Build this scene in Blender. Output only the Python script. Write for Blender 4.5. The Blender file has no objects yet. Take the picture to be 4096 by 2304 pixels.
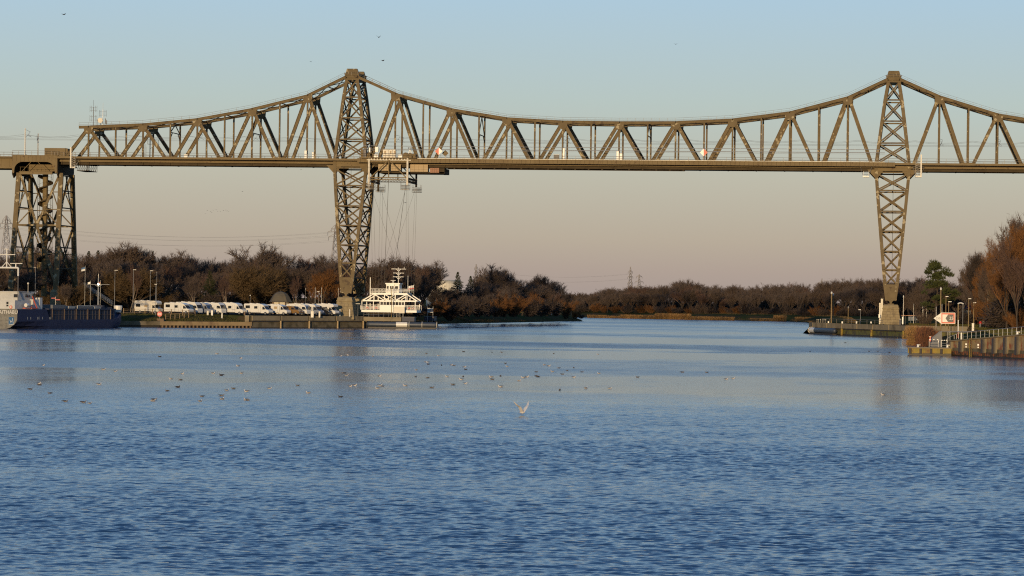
import bpy, math, random
from mathutils import Vector, Matrix
R = math.radians
rnd = random.Random(7)
S = bpy.context.scene
COL = S.collection

# ------------------------------------------------------------------ camera
CAM_H, YAW, PITCH, ROLL, FPX = 8.0, math.atan((3590 - 2048) / 11946.67), math.atan(45 / 11946.67), R(0.8), 11946.67
_F0 = Vector((-math.sin(YAW), math.cos(YAW), 0)); _R0 = Vector((math.cos(YAW), math.sin(YAW), 0)); _Z = Vector((0, 0, 1))
_F = _F0 * math.cos(PITCH) + _Z * math.sin(PITCH); _U1 = _Z * math.cos(PITCH) - _F0 * math.sin(PITCH)
_RC = _R0 * math.cos(ROLL) + _U1 * math.sin(ROLL); _UC = _U1 * math.cos(ROLL) - _R0 * math.sin(ROLL)
cam_data = bpy.data.cameras.new('camera'); cam = bpy.data.objects.new('camera', cam_data); COL.objects.link(cam)
cam_data.lens = 105; cam_data.sensor_width = 36; cam_data.clip_start = 1; cam_data.clip_end = 30000
mw = Matrix((_RC, _UC, -_F)).transposed().to_4x4(); mw.translation = Vector((0, 0, CAM_H)); cam.matrix_world = mw
S.camera = cam

# ------------------------------------------------------------------ light
SUN_EL, SUN_AZ = R(4.8), R(3.2)          # low sun almost behind the camera, a little to its left
S.view_settings.view_transform = 'Standard'; S.view_settings.look = 'None'
S.view_settings.exposure = 0.0; S.view_settings.gamma = 1.0
try:
    S.cycles.use_denoising = False; S.cycles.filter_width = 1.15
    S.cycles.max_bounces = 6; S.cycles.caustics_reflective = False; S.cycles.caustics_refractive = False
    S.cycles.sample_clamp_indirect = 4
except Exception:
    pass
sun_data = bpy.data.lights.new('sun', 'SUN'); sun = bpy.data.objects.new('sun', sun_data); COL.objects.link(sun)
sun_data.energy = 4.3; sun_data.angle = R(0.5); sun_data.color = (1.0, 0.74, 0.43)
_trav = Vector((math.sin(SUN_AZ) * math.cos(SUN_EL), math.cos(SUN_AZ) * math.cos(SUN_EL), -math.sin(SUN_EL)))
sun.rotation_euler = (-_trav).to_track_quat('Z', 'Y').to_euler()

W_ = bpy.data.worlds.new('World'); S.world = W_; W_.use_nodes = True
nt = W_.node_tree; nt.nodes.clear()
def nd(tree, t, **kw):
    n = tree.nodes.new(t)
    for k, v in kw.items():
        setattr(n, k, v)
    return n
out = nd(nt, 'ShaderNodeOutputWorld'); bg = nd(nt, 'ShaderNodeBackground')
sky = nd(nt, 'ShaderNodeTexSky'); sky.sky_type = 'NISHITA'; sky.sun_disc = False
sky.sun_elevation = SUN_EL; sky.sun_rotation = math.pi + SUN_AZ
sky.air_density = 1.0; sky.dust_density = 1.0; sky.ozone_density = 1.0; sky.altitude = 0
bg.inputs['Strength'].default_value = 0.1
# evening tint by height above the horizon (dusk band low, clear blue higher up)
tc = nd(nt, 'ShaderNodeTexCoord'); sx = nd(nt, 'ShaderNodeSeparateXYZ')
ramp = nd(nt, 'ShaderNodeValToRGB'); mp = nd(nt, 'ShaderNodeMapRange')
mp.inputs['From Min'].default_value = 0.0; mp.inputs['From Max'].default_value = 0.5
mix = nd(nt, 'ShaderNodeMix', data_type='RGBA', blend_type='MIX'); mix.inputs[0].default_value = 0.9
L = nt.links.new
L(tc.outputs['Generated'], sx.inputs[0]); L(sx.outputs['Z'], mp.inputs['Value']); L(mp.outputs[0], ramp.inputs[0])
# wanted radiance (linear) at each height, times ten because the strength is 0.1
_stops = [(0.0, (0.405, 0.335, 0.315)), (0.02, (0.45, 0.37, 0.325)), (0.041, (0.495, 0.43, 0.35)), (0.083, (0.525, 0.515, 0.435)), (0.133, (0.485, 0.585, 0.575)),
          (0.20, (0.43, 0.605, 0.745)), (0.38, (0.30, 0.52, 0.775)), (0.65, (0.185, 0.39, 0.69)), (1.0, (0.09, 0.24, 0.56))]
cr = ramp.color_ramp
while len(cr.elements) < len(_stops):
    cr.elements.new(0.5)
for e, (p, c) in zip(cr.elements, _stops):
    e.position = p; e.color = (*c, 1)
mul = nd(nt, 'ShaderNodeVectorMath', operation='SCALE'); mul.inputs['Scale'].default_value = 10.0
L(ramp.outputs[0], mul.inputs[0])
L(sky.outputs[0], mix.inputs[6]); L(mul.outputs[0], mix.inputs[7]); L(mix.outputs[2], bg.inputs[0]); L(bg.outputs[0], out.inputs[0])

# ------------------------------------------------------------------ helpers
def ray(px, py):
    return _F * FPX + _RC * (px - 2048) - _UC * (py - 1152)
def at(px, py, Y):
    """the point at depth Y that the photograph shows at pixel (px, py) of its 4096 x 2304 grid"""
    d = ray(px, py); return Vector((0, 0, CAM_H)) + d * (Y / d.y)
def gnd(px, py, z=0.0):
    d = ray(px, py); return Vector((0, 0, CAM_H)) + d * ((z - CAM_H) / d.z)
def colx(px, Y, z=3.0):
    """x of image column px at depth Y, height z"""
    py = 1197
    for _ in range(4):
        p = at(px, py, Y); py += (p.z - z) * FPX / Y
    return at(px, py, Y).x

_loc = {}
def tag(o, label=None, cat=None, group=None, kind=None):
    if label: o['label'] = label
    if cat: o['category'] = cat
    if group: o['group'] = group
    if kind: o['kind'] = kind
    return o
def thing(name, label, cat, loc=(0, 0, 0), rz=0.0, group=None):
    o = bpy.data.objects.new(name, None); COL.objects.link(o)
    o.location = loc; o.rotation_euler = (0, 0, rz); _loc[o] = Vector(loc)
    o.empty_display_size = 0.2
    return tag(o, label, cat, group)
def copy_tree(o, parent=None):
    c = o.copy(); COL.objects.link(c)
    if parent is not None: c.parent = parent
    for ch in list(o.children): copy_tree(ch, c)
    return c

class MB:
    """collects shapes, then links them as ONE mesh object"""
    def __init__(s): s.v = []; s.f = []; s.m = []; s.mi = 0
    def add(s, vs, fs, mi=None):
        b = len(s.v); s.v += [tuple(v) for v in vs]
        for f in fs: s.f.append(tuple(b + i for i in f)); s.m.append(s.mi if mi is None else mi)
        return s
    def box(s, c, d, mi=None, rz=0.0):
        x, y, z = d[0] / 2, d[1] / 2, d[2] / 2; cs, sn = math.cos(rz), math.sin(rz)
        vs = [(c[0] + a * x * cs - b * y * sn, c[1] + a * x * sn + b * y * cs, c[2] + e * z) for e in (-1, 1) for a, b in ((-1, -1), (1, -1), (1, 1), (-1, 1))]
        return s.add(vs, [(3, 2, 1, 0), (4, 5, 6, 7), (0, 1, 5, 4), (1, 2, 6, 5), (2, 3, 7, 6), (3, 0, 4, 7)], mi)
    def span(s, a, b, mi=None):
        return s.box([(i + j) / 2 for i, j in zip(a, b)], [abs(j - i) for i, j in zip(a, b)], mi)
    def beam(s, p, q, w, d=None, up=(0, 1, 0), mi=None, w2=None):
        """bar from p to q: width w across, depth d along 'up'"""
        p, q, up = Vector(p), Vector(q), Vector(up); d = w if d is None else d
        t = (q - p).normalized()
        if abs(t.dot(up)) > 0.99: up = Vector((1, 0, 0))
        a = t.cross(up).normalized(); u = a.cross(t).normalized(); w2 = w if w2 is None else w2
        vs = [c + a * (i * ww / 2) + u * (j * d / 2) for c, ww in ((p, w), (q, w2)) for i, j in ((-1, -1), (1, -1), (1, 1), (-1, 1))]
        return s.add(vs, [(3, 2, 1, 0), (4, 5, 6, 7), (0, 1, 5, 4), (1, 2, 6, 5), (2, 3, 7, 6), (3, 0, 4, 7)], mi)
    def tube(s, p, q, r, r2=None, n=6, mi=None, caps=True):
        p, q = Vector(p), Vector(q); r2 = r if r2 is None else r2
        t = (q - p).normalized(); h = Vector((0, 0, 1)) if abs(t.z) < 0.9 else Vector((1, 0, 0))
        a = t.cross(h).normalized(); b = t.cross(a)
        vs = [c + (a * math.cos(k * 2 * math.pi / n) + b * math.sin(k * 2 * math.pi / n)) * rr for c, rr in ((p, r), (q, r2)) for k in range(n)]
        fs = [(k, k + n, (k + 1) % n + n, (k + 1) % n) for k in range(n)]
        if caps: fs += [tuple(range(n)), tuple(range(2 * n - 1, n - 1, -1))]
        return s.add(vs, fs, mi)
    def path(s, pts, r, n=5, mi=None):
        for p, q in zip(pts, pts[1:]): s.tube(p, q, r, n=n, mi=mi)
        return s
    def prism(s, poly, axis, a, b, mi=None):
        """2-D outline extruded along axis ('x','y','z') from a to b"""
        n = len(poly)
        def P(u, v, w): return {'x': (w, u, v), 'y': (u, w, v), 'z': (u, v, w)}[axis]
        vs = [P(u, v, a) for u, v in poly] + [P(u, v, b) for u, v in poly]
        return s.add(vs, [tuple(range(n)), tuple(range(2 * n - 1, n - 1, -1))] + [(k, k + n, (k + 1) % n + n, (k + 1) % n) for k in range(n)], mi)
    def loft(s, rings, mi=None, caps=True, closed=True):
        n = len(rings[0]); vs = [p for r_ in rings for p in r_]; fs = []
        for i in range(len(rings) - 1):
            for k in range(n if closed else n - 1):
                fs.append((i * n + k, i * n + (k + 1) % n, (i + 1) * n + (k + 1) % n, (i + 1) * n + k))
        if caps: fs += [tuple(range(n - 1, -1, -1)), tuple((len(rings) - 1) * n + k for k in range(n))]
        return s.add(vs, fs, mi)
    def lathe(s, prof, c, n=16, mi=None):
        return s.loft([[(c[0] + r * math.cos(k * 2 * math.pi / n), c[1] + r * math.sin(k * 2 * math.pi / n), c[2] + z) for k in range(n)] for r, z in prof], mi)
    def ball(s, c, r, n=8, m=6, mi=None):
        return s.loft([[(c[0] + r[0] * math.sin(math.pi * i / m) * math.cos(k * 2 * math.pi / n), c[1] + r[1] * math.sin(math.pi * i / m) * math.sin(k * 2 * math.pi / n),
                         c[2] - r[2] * math.cos(math.pi * i / m)) for k in range(n)] for i in range(1, m)], mi)
    def build(s, name, mats, parent=None, local=False, smooth=False, label=None):
        me = bpy.data.meshes.new(name)
        off = _loc.get(parent, Vector((0, 0, 0))) if (parent is not None and not local) else Vector((0, 0, 0))
        me.from_pydata([(v[0] - off.x, v[1] - off.y, v[2] - off.z) for v in s.v], [], s.f)
        if not isinstance(mats, (list, tuple)): mats = [mats]
        for m in mats: me.materials.append(m)
        if len(mats) > 1: me.polygons.foreach_set('material_index', s.m)
        if smooth: me.polygons.foreach_set('use_smooth', [True] * len(s.f))
        me.update()
        o = bpy.data.objects.new(name, me); COL.objects.link(o)
        if parent is not None: o.parent = parent; _loc[o] = off
        else: _loc[o] = Vector((0, 0, 0))
        if label: o['label'] = label
        return o

def text_mesh(txt, size, mat, name, parent, origin, xdir, updir, extrude=0.01, align='CENTER', local=False):
    """lettering as a mesh; origin = middle (or left) of the baseline"""
    cu = bpy.data.curves.new(name, 'FONT'); cu.body = txt; cu.size = size; cu.align_x = align; cu.extrude = extrude; cu.resolution_u = 2
    o = bpy.data.objects.new(name + '_curve', cu)
    me = bpy.data.meshes.new_from_object(o); bpy.data.objects.remove(o)
    x = Vector(xdir).normalized(); u = Vector(updir).normalized(); n = x.cross(u)
    off = _loc.get(parent, Vector((0, 0, 0))) if not local else Vector((0, 0, 0))
    M = Matrix((x, u, n)).transposed().to_4x4(); M.translation = Vector(origin) - off
    me.transform(M); me.materials.clear(); me.materials.append(mat)
    ob = bpy.data.objects.new(name, me); COL.objects.link(ob)
    if parent is not None: ob.parent = parent; _loc[ob] = off
    return ob

# ------------------------------------------------------------------ materials
ALB = 0.80
def mat(name, col, rough=0.6, metal=0.0, var=None, scale=1.0, spec=0.5, var2=None, scale2=0.3, thr=(0.45, 0.55), bump=0.0, emit=None):
    col, var, var2 = [None if c is None else tuple(v * ALB for v in c) for c in (col, var, var2)]
    m = bpy.data.materials.new(name); m.use_nodes = True; t = m.node_tree; b = t.nodes['Principled BSDF']
    b.inputs['Roughness'].default_value = rough; b.inputs['Metallic'].default_value = metal; b.inputs['Specular IOR Level'].default_value = spec
    b.inputs['Base Color'].default_value = (*col, 1)
    if var or var2 or bump:
        ge = nd(t, 'ShaderNodeNewGeometry'); cur = None
        def noise(sc, det=4):
            n = nd(t, 'ShaderNodeTexNoise'); n.inputs['Scale'].default_value = sc; n.inputs['Detail'].default_value = det
            t.links.new(ge.outputs['Position'], n.inputs['Vector']); return n
        n1 = noise(scale)
        if var:
            r1 = nd(t, 'ShaderNodeValToRGB'); r1.color_ramp.elements[0].position = 0.3; r1.color_ramp.elements[1].position = 0.7
            r1.color_ramp.elements[0].color = (*col, 1); r1.color_ramp.elements[1].color = (*var, 1)
            t.links.new(n1.outputs['Fac'], r1.inputs[0]); cur = r1.outputs[0]
        if var2:
            n2 = noise(scale2, 6); r2 = nd(t, 'ShaderNodeValToRGB'); r2.color_ramp.elements[0].position = thr[0]; r2.color_ramp.elements[1].position = thr[1]
            mx = nd(t, 'ShaderNodeMix', data_type='RGBA'); t.links.new(n2.outputs['Fac'], r2.inputs[0]); t.links.new(r2.outputs[0], mx.inputs[0])
            if cur: t.links.new(cur, mx.inputs[6])
            else: mx.inputs[6].default_value = (*col, 1)
            mx.inputs[7].default_value = (*var2, 1); cur = mx.outputs[2]
        if cur: t.links.new(cur, b.inputs['Base Color'])
        if bump:
            bp = nd(t, 'ShaderNodeBump'); bp.inputs['Strength'].default_value = bump; bp.inputs['Distance'].default_value = 0.05
            t.links.new(n1.outputs['Fac'], bp.inputs['Height']); t.links.new(bp.outputs[0], b.inputs['Normal'])
    if emit:
        b.inputs['Emission Color'].default_value = (*emit[0], 1); b.inputs['Emission Strength'].default_value = emit[1]
    return m

M = {}
M['steel'] = mat('bridge_paint', (0.118, 0.082, 0.036), 0.6, spec=0.15, var=(0.165, 0.118, 0.054), scale=0.5, var2=(0.37, 0.30, 0.175), scale2=0.85, thr=(0.60, 0.612))
M['steel_plain'] = mat('bridge_paint_plain', (0.118, 0.082, 0.036), 0.6, spec=0.15, var=(0.165, 0.118, 0.054), scale=0.5, var2=(0.085, 0.055, 0.028), scale2=0.7, thr=(0.58, 0.62))
M['steel_dark_shade'] = mat('bridge_paint_dark_shade', (0.052, 0.037, 0.020), 0.7, spec=0.1, var=(0.075, 0.054, 0.029), scale=0.7)  # shade of deck underside, recesses and tower sides put into a darker tone
M['girder'] = mat('girder_paint', (0.158, 0.110, 0.048), 0.6, spec=0.15, var=(0.195, 0.140, 0.064), scale=0.3, var2=(0.105, 0.062, 0.030), scale2=1.3, thr=(0.62, 0.70))
M['rail'] = mat('railing_paint', (0.20, 0.165, 0.115), 0.5)
M['galv'] = mat('galvanised_steel', (0.36, 0.35, 0.32), 0.45, 0.3, var=(0.27, 0.26, 0.24), scale=3)
M['cable'] = mat('steel_cable', (0.16, 0.14, 0.11), 0.5, 0.4)
M['wire'] = mat('overhead_wire', (0.13, 0.12, 0.11), 0.6)
M['white'] = mat('white_paint', (0.68, 0.65, 0.57), 0.4, var=(0.66, 0.63, 0.56), scale=0.8)
M['cream'] = mat('cream_paint', (0.66, 0.60, 0.46), 0.5, var=(0.58, 0.52, 0.40), scale=0.9)
M['glass'] = mat('dark_glass', (0.02, 0.022, 0.025), 0.08, spec=0.8)
M['black'] = mat('black_rubber', (0.018, 0.018, 0.02), 0.75)
M['stone'] = mat('granite', (0.24, 0.185, 0.100), 0.9, spec=0.1, var=(0.31, 0.245, 0.140), scale=1.2, var2=(0.16, 0.125, 0.08), scale2=0.5, thr=(0.55, 0.7), bump=0.4)
M['joint'] = mat('dark_mortar', (0.12, 0.095, 0.065), 0.9)
M['concrete'] = mat('concrete', (0.215, 0.172, 0.105), 0.9, spec=0.1, var=(0.275, 0.225, 0.145), scale=0.5, var2=(0.14, 0.115, 0.075), scale2=0.35, thr=(0.52, 0.68))
M['concrete_dark'] = mat('wet_shaded_concrete', (0.125, 0.098, 0.056), 0.85, spec=0.1, var=(0.18, 0.15, 0.10), scale=0.6, var2=(0.075, 0.065, 0.04), scale2=0.5, thr=(0.48, 0.66))
M['red'] = mat('red_paint', (0.55, 0.045, 0.03), 0.45)
M['orange'] = mat('orange_red_paint', (0.62, 0.10, 0.035), 0.5)
M['wood'] = mat('weathered_wood', (0.20, 0.13, 0.07), 0.85, var=(0.13, 0.085, 0.05), scale=4)
M['orange_box'] = mat('ochre_cladding', (0.36, 0.25, 0.115), 0.6, var=(0.42, 0.30, 0.15), scale=0.7)
M['rust_box'] = mat('red_brown_paint', (0.32, 0.13, 0.055), 0.6, var=(0.26, 0.11, 0.05), scale=1)
# ------------------------------------------------------------------ water
def water_mat():
    m = bpy.data.materials.new('canal_water'); m.use_nodes = True; t = m.node_tree; b = t.nodes['Principled BSDF']
    b.inputs['Base Color'].default_value = (0.010, 0.03, 0.065, 1); b.inputs['Roughness'].default_value = 0.06; b.inputs['IOR'].default_value = 1.55
    ge = nd(t, 'ShaderNodeNewGeometry')
    def mapped(sx_, sy_, rot=0.0):
        mpn = nd(t, 'ShaderNodeMapping'); mpn.inputs['Scale'].default_value = (sx_, sy_, 1); mpn.inputs['Rotation'].default_value = (0, 0, rot)
        t.links.new(ge.outputs['Position'], mpn.inputs['Vector']); return mpn
    def noise(mpn, sc, det, rough=0.55, dist=0.0):
        n = nd(t, 'ShaderNodeTexNoise'); n.inputs['Scale'].default_value = sc; n.inputs['Detail'].default_value = det
        n.inputs['Roughness'].default_value = rough; n.inputs['Distortion'].default_value = dist
        t.links.new(mpn.outputs[0], n.inputs['Vector']); return n
    def math_(op, a, b_):
        n = nd(t, 'ShaderNodeMath', operation=op)
        for i, v in enumerate((a, b_)):
            if hasattr(v, 'links'): t.links.new(v, n.inputs[i])
            elif v is not None: n.inputs[i].default_value = v
        return n.outputs[0]
    fine = noise(mapped(1.0, 1.6, 0.12), 4.2, 3, 0.65, 0.3)       # wind ripples, decimetres
    mid = noise(mapped(0.7, 1.3, -0.15), 0.75, 2, 0.5, 0.4)      # wavelets, about a metre
    big = noise(mapped(0.5, 1.0, 0.3), 0.16, 2, 0.5)             # slow swell
    h = math_('ADD', math_('ADD', math_('MULTIPLY', fine.outputs['Fac'], 0.42), math_('MULTIPLY', mid.outputs['Fac'], 0.95)), math_('MULTIPLY', big.outputs['Fac'], 0.9))
    # wind lanes lying across the canal: ruffled water between glassy strips
    sep = nd(t, 'ShaderNodeSeparateXYZ'); t.links.new(ge.outputs['Position'], sep.inputs[0])
    warp = noise(mapped(0.30, 0.6, -0.05), 0.055, 5, 0.6, 0.3)
    yy = math_('ADD', sep.outputs['Y'], math_('MULTIPLY', math_('SUBTRACT', warp.outputs['Fac'], 0.5), 150.0))
    mr = nd(t, 'ShaderNodeMapRange'); mr.inputs['From Max'].default_value = 1400.0; t.links.new(yy, mr.inputs['Value'])
    lr = nd(t, 'ShaderNodeValToRGB'); le = lr.color_ramp
    lanes = [(0, .62), (190, .60), (232, .45), (262, .18), (302, .06), (325, .45), (395, .42), (418, .0), (478, .0), (500, .85), (545, .85), (568, .05), (660, .05), (690, .75), (715, .35), (745, .12), (800, .3), (838, .65), (880, .25), (940, .65), (1000, .15), (1080, .7), (1150, .2), (1400, .5)]
    while len(le.elements) < len(lanes): le.elements.new(0.5)
    for e, (p, v) in zip(le.elements, lanes): e.position = p / 1400.0; e.color = (v, v, v, 1)
    t.links.new(mr.outputs[0], lr.inputs[0])
    patch = noise(mapped(0.22, 1.0, 0.05), 0.055, 6, 0.62, 0.3)
    # more wind along the left bank
    mx = nd(t, 'ShaderNodeMapRange'); mx.inputs['From Min'].default_value = 20.0; mx.inputs['From Max'].default_value = -190.0
    mx.inputs['To Min'].default_value = -0.22; mx.inputs['To Max'].default_value = 0.18; t.links.new(sep.outputs['X'], mx.inputs['Value'])
    fleck = noise(mapped(1.0, 0.35, 0.03), 0.13, 4, 0.65, 0.2)
    wind = math_('ADD', math_('ADD', lr.outputs[0], math_('ADD', mx.outputs[0], math_('MULTIPLY', math_('SUBTRACT', fleck.outputs['Fac'], 0.5), 0.9))), math_('MULTIPLY', math_('SUBTRACT', patch.outputs['Fac'], 0.5), 0.9))
    cl = nd(t, 'ShaderNodeClamp'); t.links.new(wind, cl.inputs[0])
    rp = nd(t, 'ShaderNodeMapRange'); rp.inputs['To Min'].default_value = 0.05; rp.inputs['To Max'].default_value = 0.55; t.links.new(cl.outputs[0], rp.inputs['Value'])
    rr = nd(t, 'ShaderNodeMapRange'); rr.inputs['To Min'].default_value = 0.15; rr.inputs['To Max'].default_value = 0.33
    t.links.new(cl.outputs[0], rr.inputs['Value'])
    nr = nd(t, 'ShaderNodeMapRange'); nr.inputs['From Min'].default_value = 170.0; nr.inputs['From Max'].default_value = 290.0; nr.inputs['To Min'].default_value = 0.0; nr.inputs['To Max'].default_value = 1.0; t.links.new(sep.outputs['Y'], nr.inputs['Value'])
    rmix = nd(t, 'ShaderNodeMix', data_type='FLOAT'); rmix.inputs[2].default_value = 0.07; t.links.new(nr.outputs[0], rmix.inputs[0]); t.links.new(rr.outputs[0], rmix.inputs[3])
    t.links.new(rmix.outputs[0], b.inputs['Roughness'])
    bp = nd(t, 'ShaderNodeBump'); bp.inputs['Distance'].default_value = 0.16
    t.links.new(rp.outputs[0], bp.inputs['Strength']); t.links.new(h, bp.inputs['Height']); t.links.new(bp.outputs[0], b.inputs['Normal'])
    return m
M['water'] = water_mat()
import numpy as np
def build_water():
    """one sheet: wavelets modelled as real relief near the viewpoint's shore, flat (with bump) further out"""
    rg = np.random.RandomState(4)
    y0, y1, ny, nx = 72.0, 262.0, 2350, 760
    ys = np.linspace(y0, y1, ny); xl = -0.335 * ys - 7; xr = 0.085 * ys + 9
    u = np.linspace(0, 1, nx); X = (xl[:, None] + (xr - xl)[:, None] * u[None, :]); Y = np.repeat(ys[:, None], nx, 1)
    Z = np.zeros_like(X); N = 52
    for k in range(N):
        lam = 0.21 * (1.0 / 0.21) ** rg.rand(); kk = 2 * math.pi / lam; th = rg.normal(math.pi / 2 - 0.12, 0.40)
        s_ = 0.036 * (1.2 if lam < 0.55 else 0.85); Z += s_ / kk * np.sin(kk * (math.cos(th) * X + math.sin(th) * Y) + rg.rand() * 6.28)
    G = np.zeros_like(X)
    for k in range(9):
        lam = rg.uniform(9, 60); kk = 2 * math.pi / lam; th = rg.normal(math.pi / 2, 0.5); G += np.sin(kk * (math.cos(th) * X * 0.4 + math.sin(th) * Y) + rg.rand() * 6.28)
    Z *= np.clip(0.9 + 0.06 * G, 0.35, 1.35)
    fy = np.clip((y1 - ys) / 110, 0, 1)[:, None] * np.clip((ys - y0) / 2, 0, 1)[:, None]; fx = np.minimum(np.clip(u * 14, 0, 1), np.clip((1 - u) * 14, 0, 1))[None, :]
    Z *= fy * fx
    co = np.stack([X, Y, Z], -1).reshape(-1, 3)
    a = np.arange((ny - 1) * nx).reshape(ny - 1, nx)[:, :-1].ravel(); F = np.stack([a, a + 1, a + nx + 1, a + nx], -1)
    nv = len(co); E = 3000.0
    extra = np.array([(-E, -300, 0), (E, -300, 0), (E, 9000, 0), (-E, 9000, 0)], float); co = np.vstack([co, extra])
    A, B, C_, D = 0, nx - 1, ny * nx - 1, (ny - 1) * nx          # corners of the relief patch
    ring = [[nv, nv + 1, B] + list(range(B - 1, -1, -1)), [nv + 1, nv + 2, C_] + [k * nx + nx - 1 for k in range(ny - 2, -1, -1)], [nv + 2, nv + 3, D] + list(range(D + 1, C_ + 1)), [nv + 3, nv, A] + [k * nx for k in range(1, ny)]]
    me = bpy.data.meshes.new('water'); me.vertices.add(len(co)); me.vertices.foreach_set('co', co.ravel())
    loops = np.concatenate([F.ravel()] + [np.array(r_) for r_ in ring]); starts = np.concatenate([np.arange(len(F)) * 4, len(F) * 4 + np.cumsum([0] + [len(r_) for r_ in ring])[:-1]])
    me.loops.add(len(loops)); me.loops.foreach_set('vertex_index', loops.astype(np.int32)); me.polygons.add(len(starts)); me.polygons.foreach_set('loop_start', starts.astype(np.int32))
    sm = np.ones(len(starts), bool); sm[-4:] = False
    me.update(calc_edges=True); me.polygons.foreach_set('use_smooth', sm); me.validate()
    me.materials.append(M['water']); o = bpy.data.objects.new('water', me); COL.objects.link(o); return o
tag(build_water(), 'rippled blue canal water', None, kind='structure')
# ------------------------------------------------------------------ the high bridge
YN, YF = 766.0, 776.8
XL, XR = -141.7, -1.65
APEX = [(-211.9, 51.75), (-197.2, 52.42), (-182.65, 53.9), (-168.0, 56.65), (-153.33, 60.3),
        (-130.05, 60.85), (-115.4, 56.9), (-100.8, 54.63), (-86.2, 53.87), (-71.6, 53.77), (-57.05, 53.88), (-42.45, 54.64), (-27.86, 56.57), (-13.2, 60.5),
        (10.0, 60.85), (24.66, 56.35), (39.3, 54.0), (53.95, 52.5), (68.6, 51.8)]
TOPZ = 65.35
CHORD = APEX[:5] + [(XL - 1.5, TOPZ), (XL + 1.5, TOPZ)] + APEX[5:14] + [(XR - 1.5, TOPZ), (XR + 1.5, TOPZ)] + APEX[14:]
CHORD = [(-214.4, 51.7)] + CHORD + [(71, 51.75)]
def chord_z(x):
    for (a, za), (b, zb) in zip(CHORD, CHORD[1:]):
        if a <= x <= b: return za + (zb - za) * (x - a) / (b - a)
    return CHORD[0][1]
bridge = thing('railway_bridge', 'brown steel truss railway bridge with two tall lattice towers spanning the canal', 'bridge', (XL, YN, 0))
ZD = 44.0
for Y in (YN, YF):
    s = 1 if Y == YF else -1
    m = MB()
    for (a, za), (b, zb) in zip(CHORD, CHORD[1:]):
        m.beam((a - 0.1, Y, za), (b + 0.1, Y, zb), 0.62, 0.62)
        m.beam((a - 0.1, Y + 0.02, za + 0.37), (b + 0.1, Y + 0.02, zb + 0.37), 0.10, 1.1)      # top plate
        m.beam((a - 0.1, Y - 0.36, za - 0.05), (b + 0.1, Y - 0.36, zb - 0.05), 0.10, 0.12)     # angle along the web
    m.build('upper_chord', M['steel_plain'], bridge)
    m = MB()
    m.span((-220.5, Y - 0.32, 42.62), (78, Y + 0.32, 43.08)); m.mi = 1; m.span((-220.5, Y - 0.1, 43.08), (78, Y + 0.1, 43.5)); m.mi = 0  # dark strip above the chord paints in the shadowed gap
    for k in range(124): m.span((-219.2 + k * 2.4, Y - 0.36, 42.62), (-219.08 + k * 2.4, Y - 0.32, 43.08))
    m.build('lower_chord', [M['girder'], M['steel_dark_shade']], bridge)
    # walkway along the top chord with its thin railing
    m = MB(); 
    for (a, za), (b, zb) in zip(CHORD, CHORD[1:]):
        n = max(1, round((b - a) / 2.0))
        for k in range(n + (1 if b == CHORD[-1][0] else 0)):
            x = a + (b - a) * k / n; z = za + (zb - za) * k / n
            m.beam((x, Y - 0.5, z + 0.3), (x, Y - 0.5, z + 1.22), 0.05)
        for dz in (0.75, 1.22): m.tube((a, Y - 0.5, za + dz), (b, Y - 0.5, zb + dz), 0.024, n=4)
    m.build('chord_railing', M['rail'], bridge)
    # diagonals, posts, gussets
    lows = []
    for i, (x, zt) in enumerate(APEX):
        lo, hi = x - 7.3, x + 7.3
        if i == 4: hi = XL - 4.1
        if i == 5: lo = XL + 4.1
        if i == 13: hi = XR - 4.1
        if i == 14: lo = XR + 4.1
        for xe, sg in ((lo, -1), (hi, 1)):
            m = MB(); p = Vector((x + sg * 0.62, Y, zt - 0.9)); q = Vector((xe - sg * (1.15 if abs(xe - x) < 7.6 else 0.3), Y, 43.6))
            d = (q - p).normalized(); nrm = Vector((d.z, 0, -d.x))
            m.beam(p, q, 0.86, 0.10)
            for e in (-1, 1): m.beam(p + nrm * e * 0.38, q + nrm * e * 0.38, 0.10, 0.62)
            m.build('diagonal', M['steel'], bridge)
        m = MB(); w_ = 1.25; zt_ = zt + 0.05
        sl = (chord_z(x + 1.3) - chord_z(x - 1.3)) / 2.6
        poly = [(x - w_, zt_ - w_ * sl), (x + w_, zt_ + w_ * sl), (x + 1.15, zt - 1.0), (x + 0.55, zt - 1.75), (x - 0.55, zt - 1.75), (x - 1.15, zt - 1.0)]
        m.prism(poly, 'y', Y - 0.37, Y - 0.33); m.prism(poly, 'y', Y + 0.33, Y + 0.37)
        m.build('gusset_plate', M['steel'], bridge)
        m = MB(); m.beam((x, Y, 43.4), (x, Y, zt - 0.5), 0.42, 0.12, up=(0, 1, 0))
        for e in (-1, 1): m.beam((x + e * 0.19, Y, 43.4), (x + e * 0.19, Y, zt - 0.5), 0.05, 0.36)
        m.build('post', M['steel'], bridge)
        if i not in (4, 13, 18):
            xm = x + 7.32; lows.append(xm); zt2 = chord_z(xm)
            m = MB(); m.beam((xm, Y, 43.4), (xm, Y, zt2 - 0.2), 0.40, 0.12)
            for e in (-1, 1): m.beam((xm + e * 0.18, Y, 43.4), (xm + e * 0.18, Y, zt2 - 0.2), 0.05, 0.36)
            m.build('post', M['steel'], bridge)
    for xm in lows + [APEX[0][0] - 7.0, APEX[-1][0] + 7]:
        m = MB(); m.prism([(xm - 2.1, 43.3), (xm + 2.1, 43.3), (xm + 1.6, 44.25), (xm - 1.6, 44.25)], 'y', Y - 0.37, Y - 0.33)
        m.build('node_plate', M['steel'], bridge)
    # walkway beside the truss
    yo = Y + s * 2.0; m = MB()
    m.span((-221, min(yo, Y + s * 0.5), 43.8), (78, max(yo, Y + s * 0.5), 43.92))
    m.span((-221, yo - 0.06, 43.42), (78, yo + 0.06, 43.96))
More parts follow.
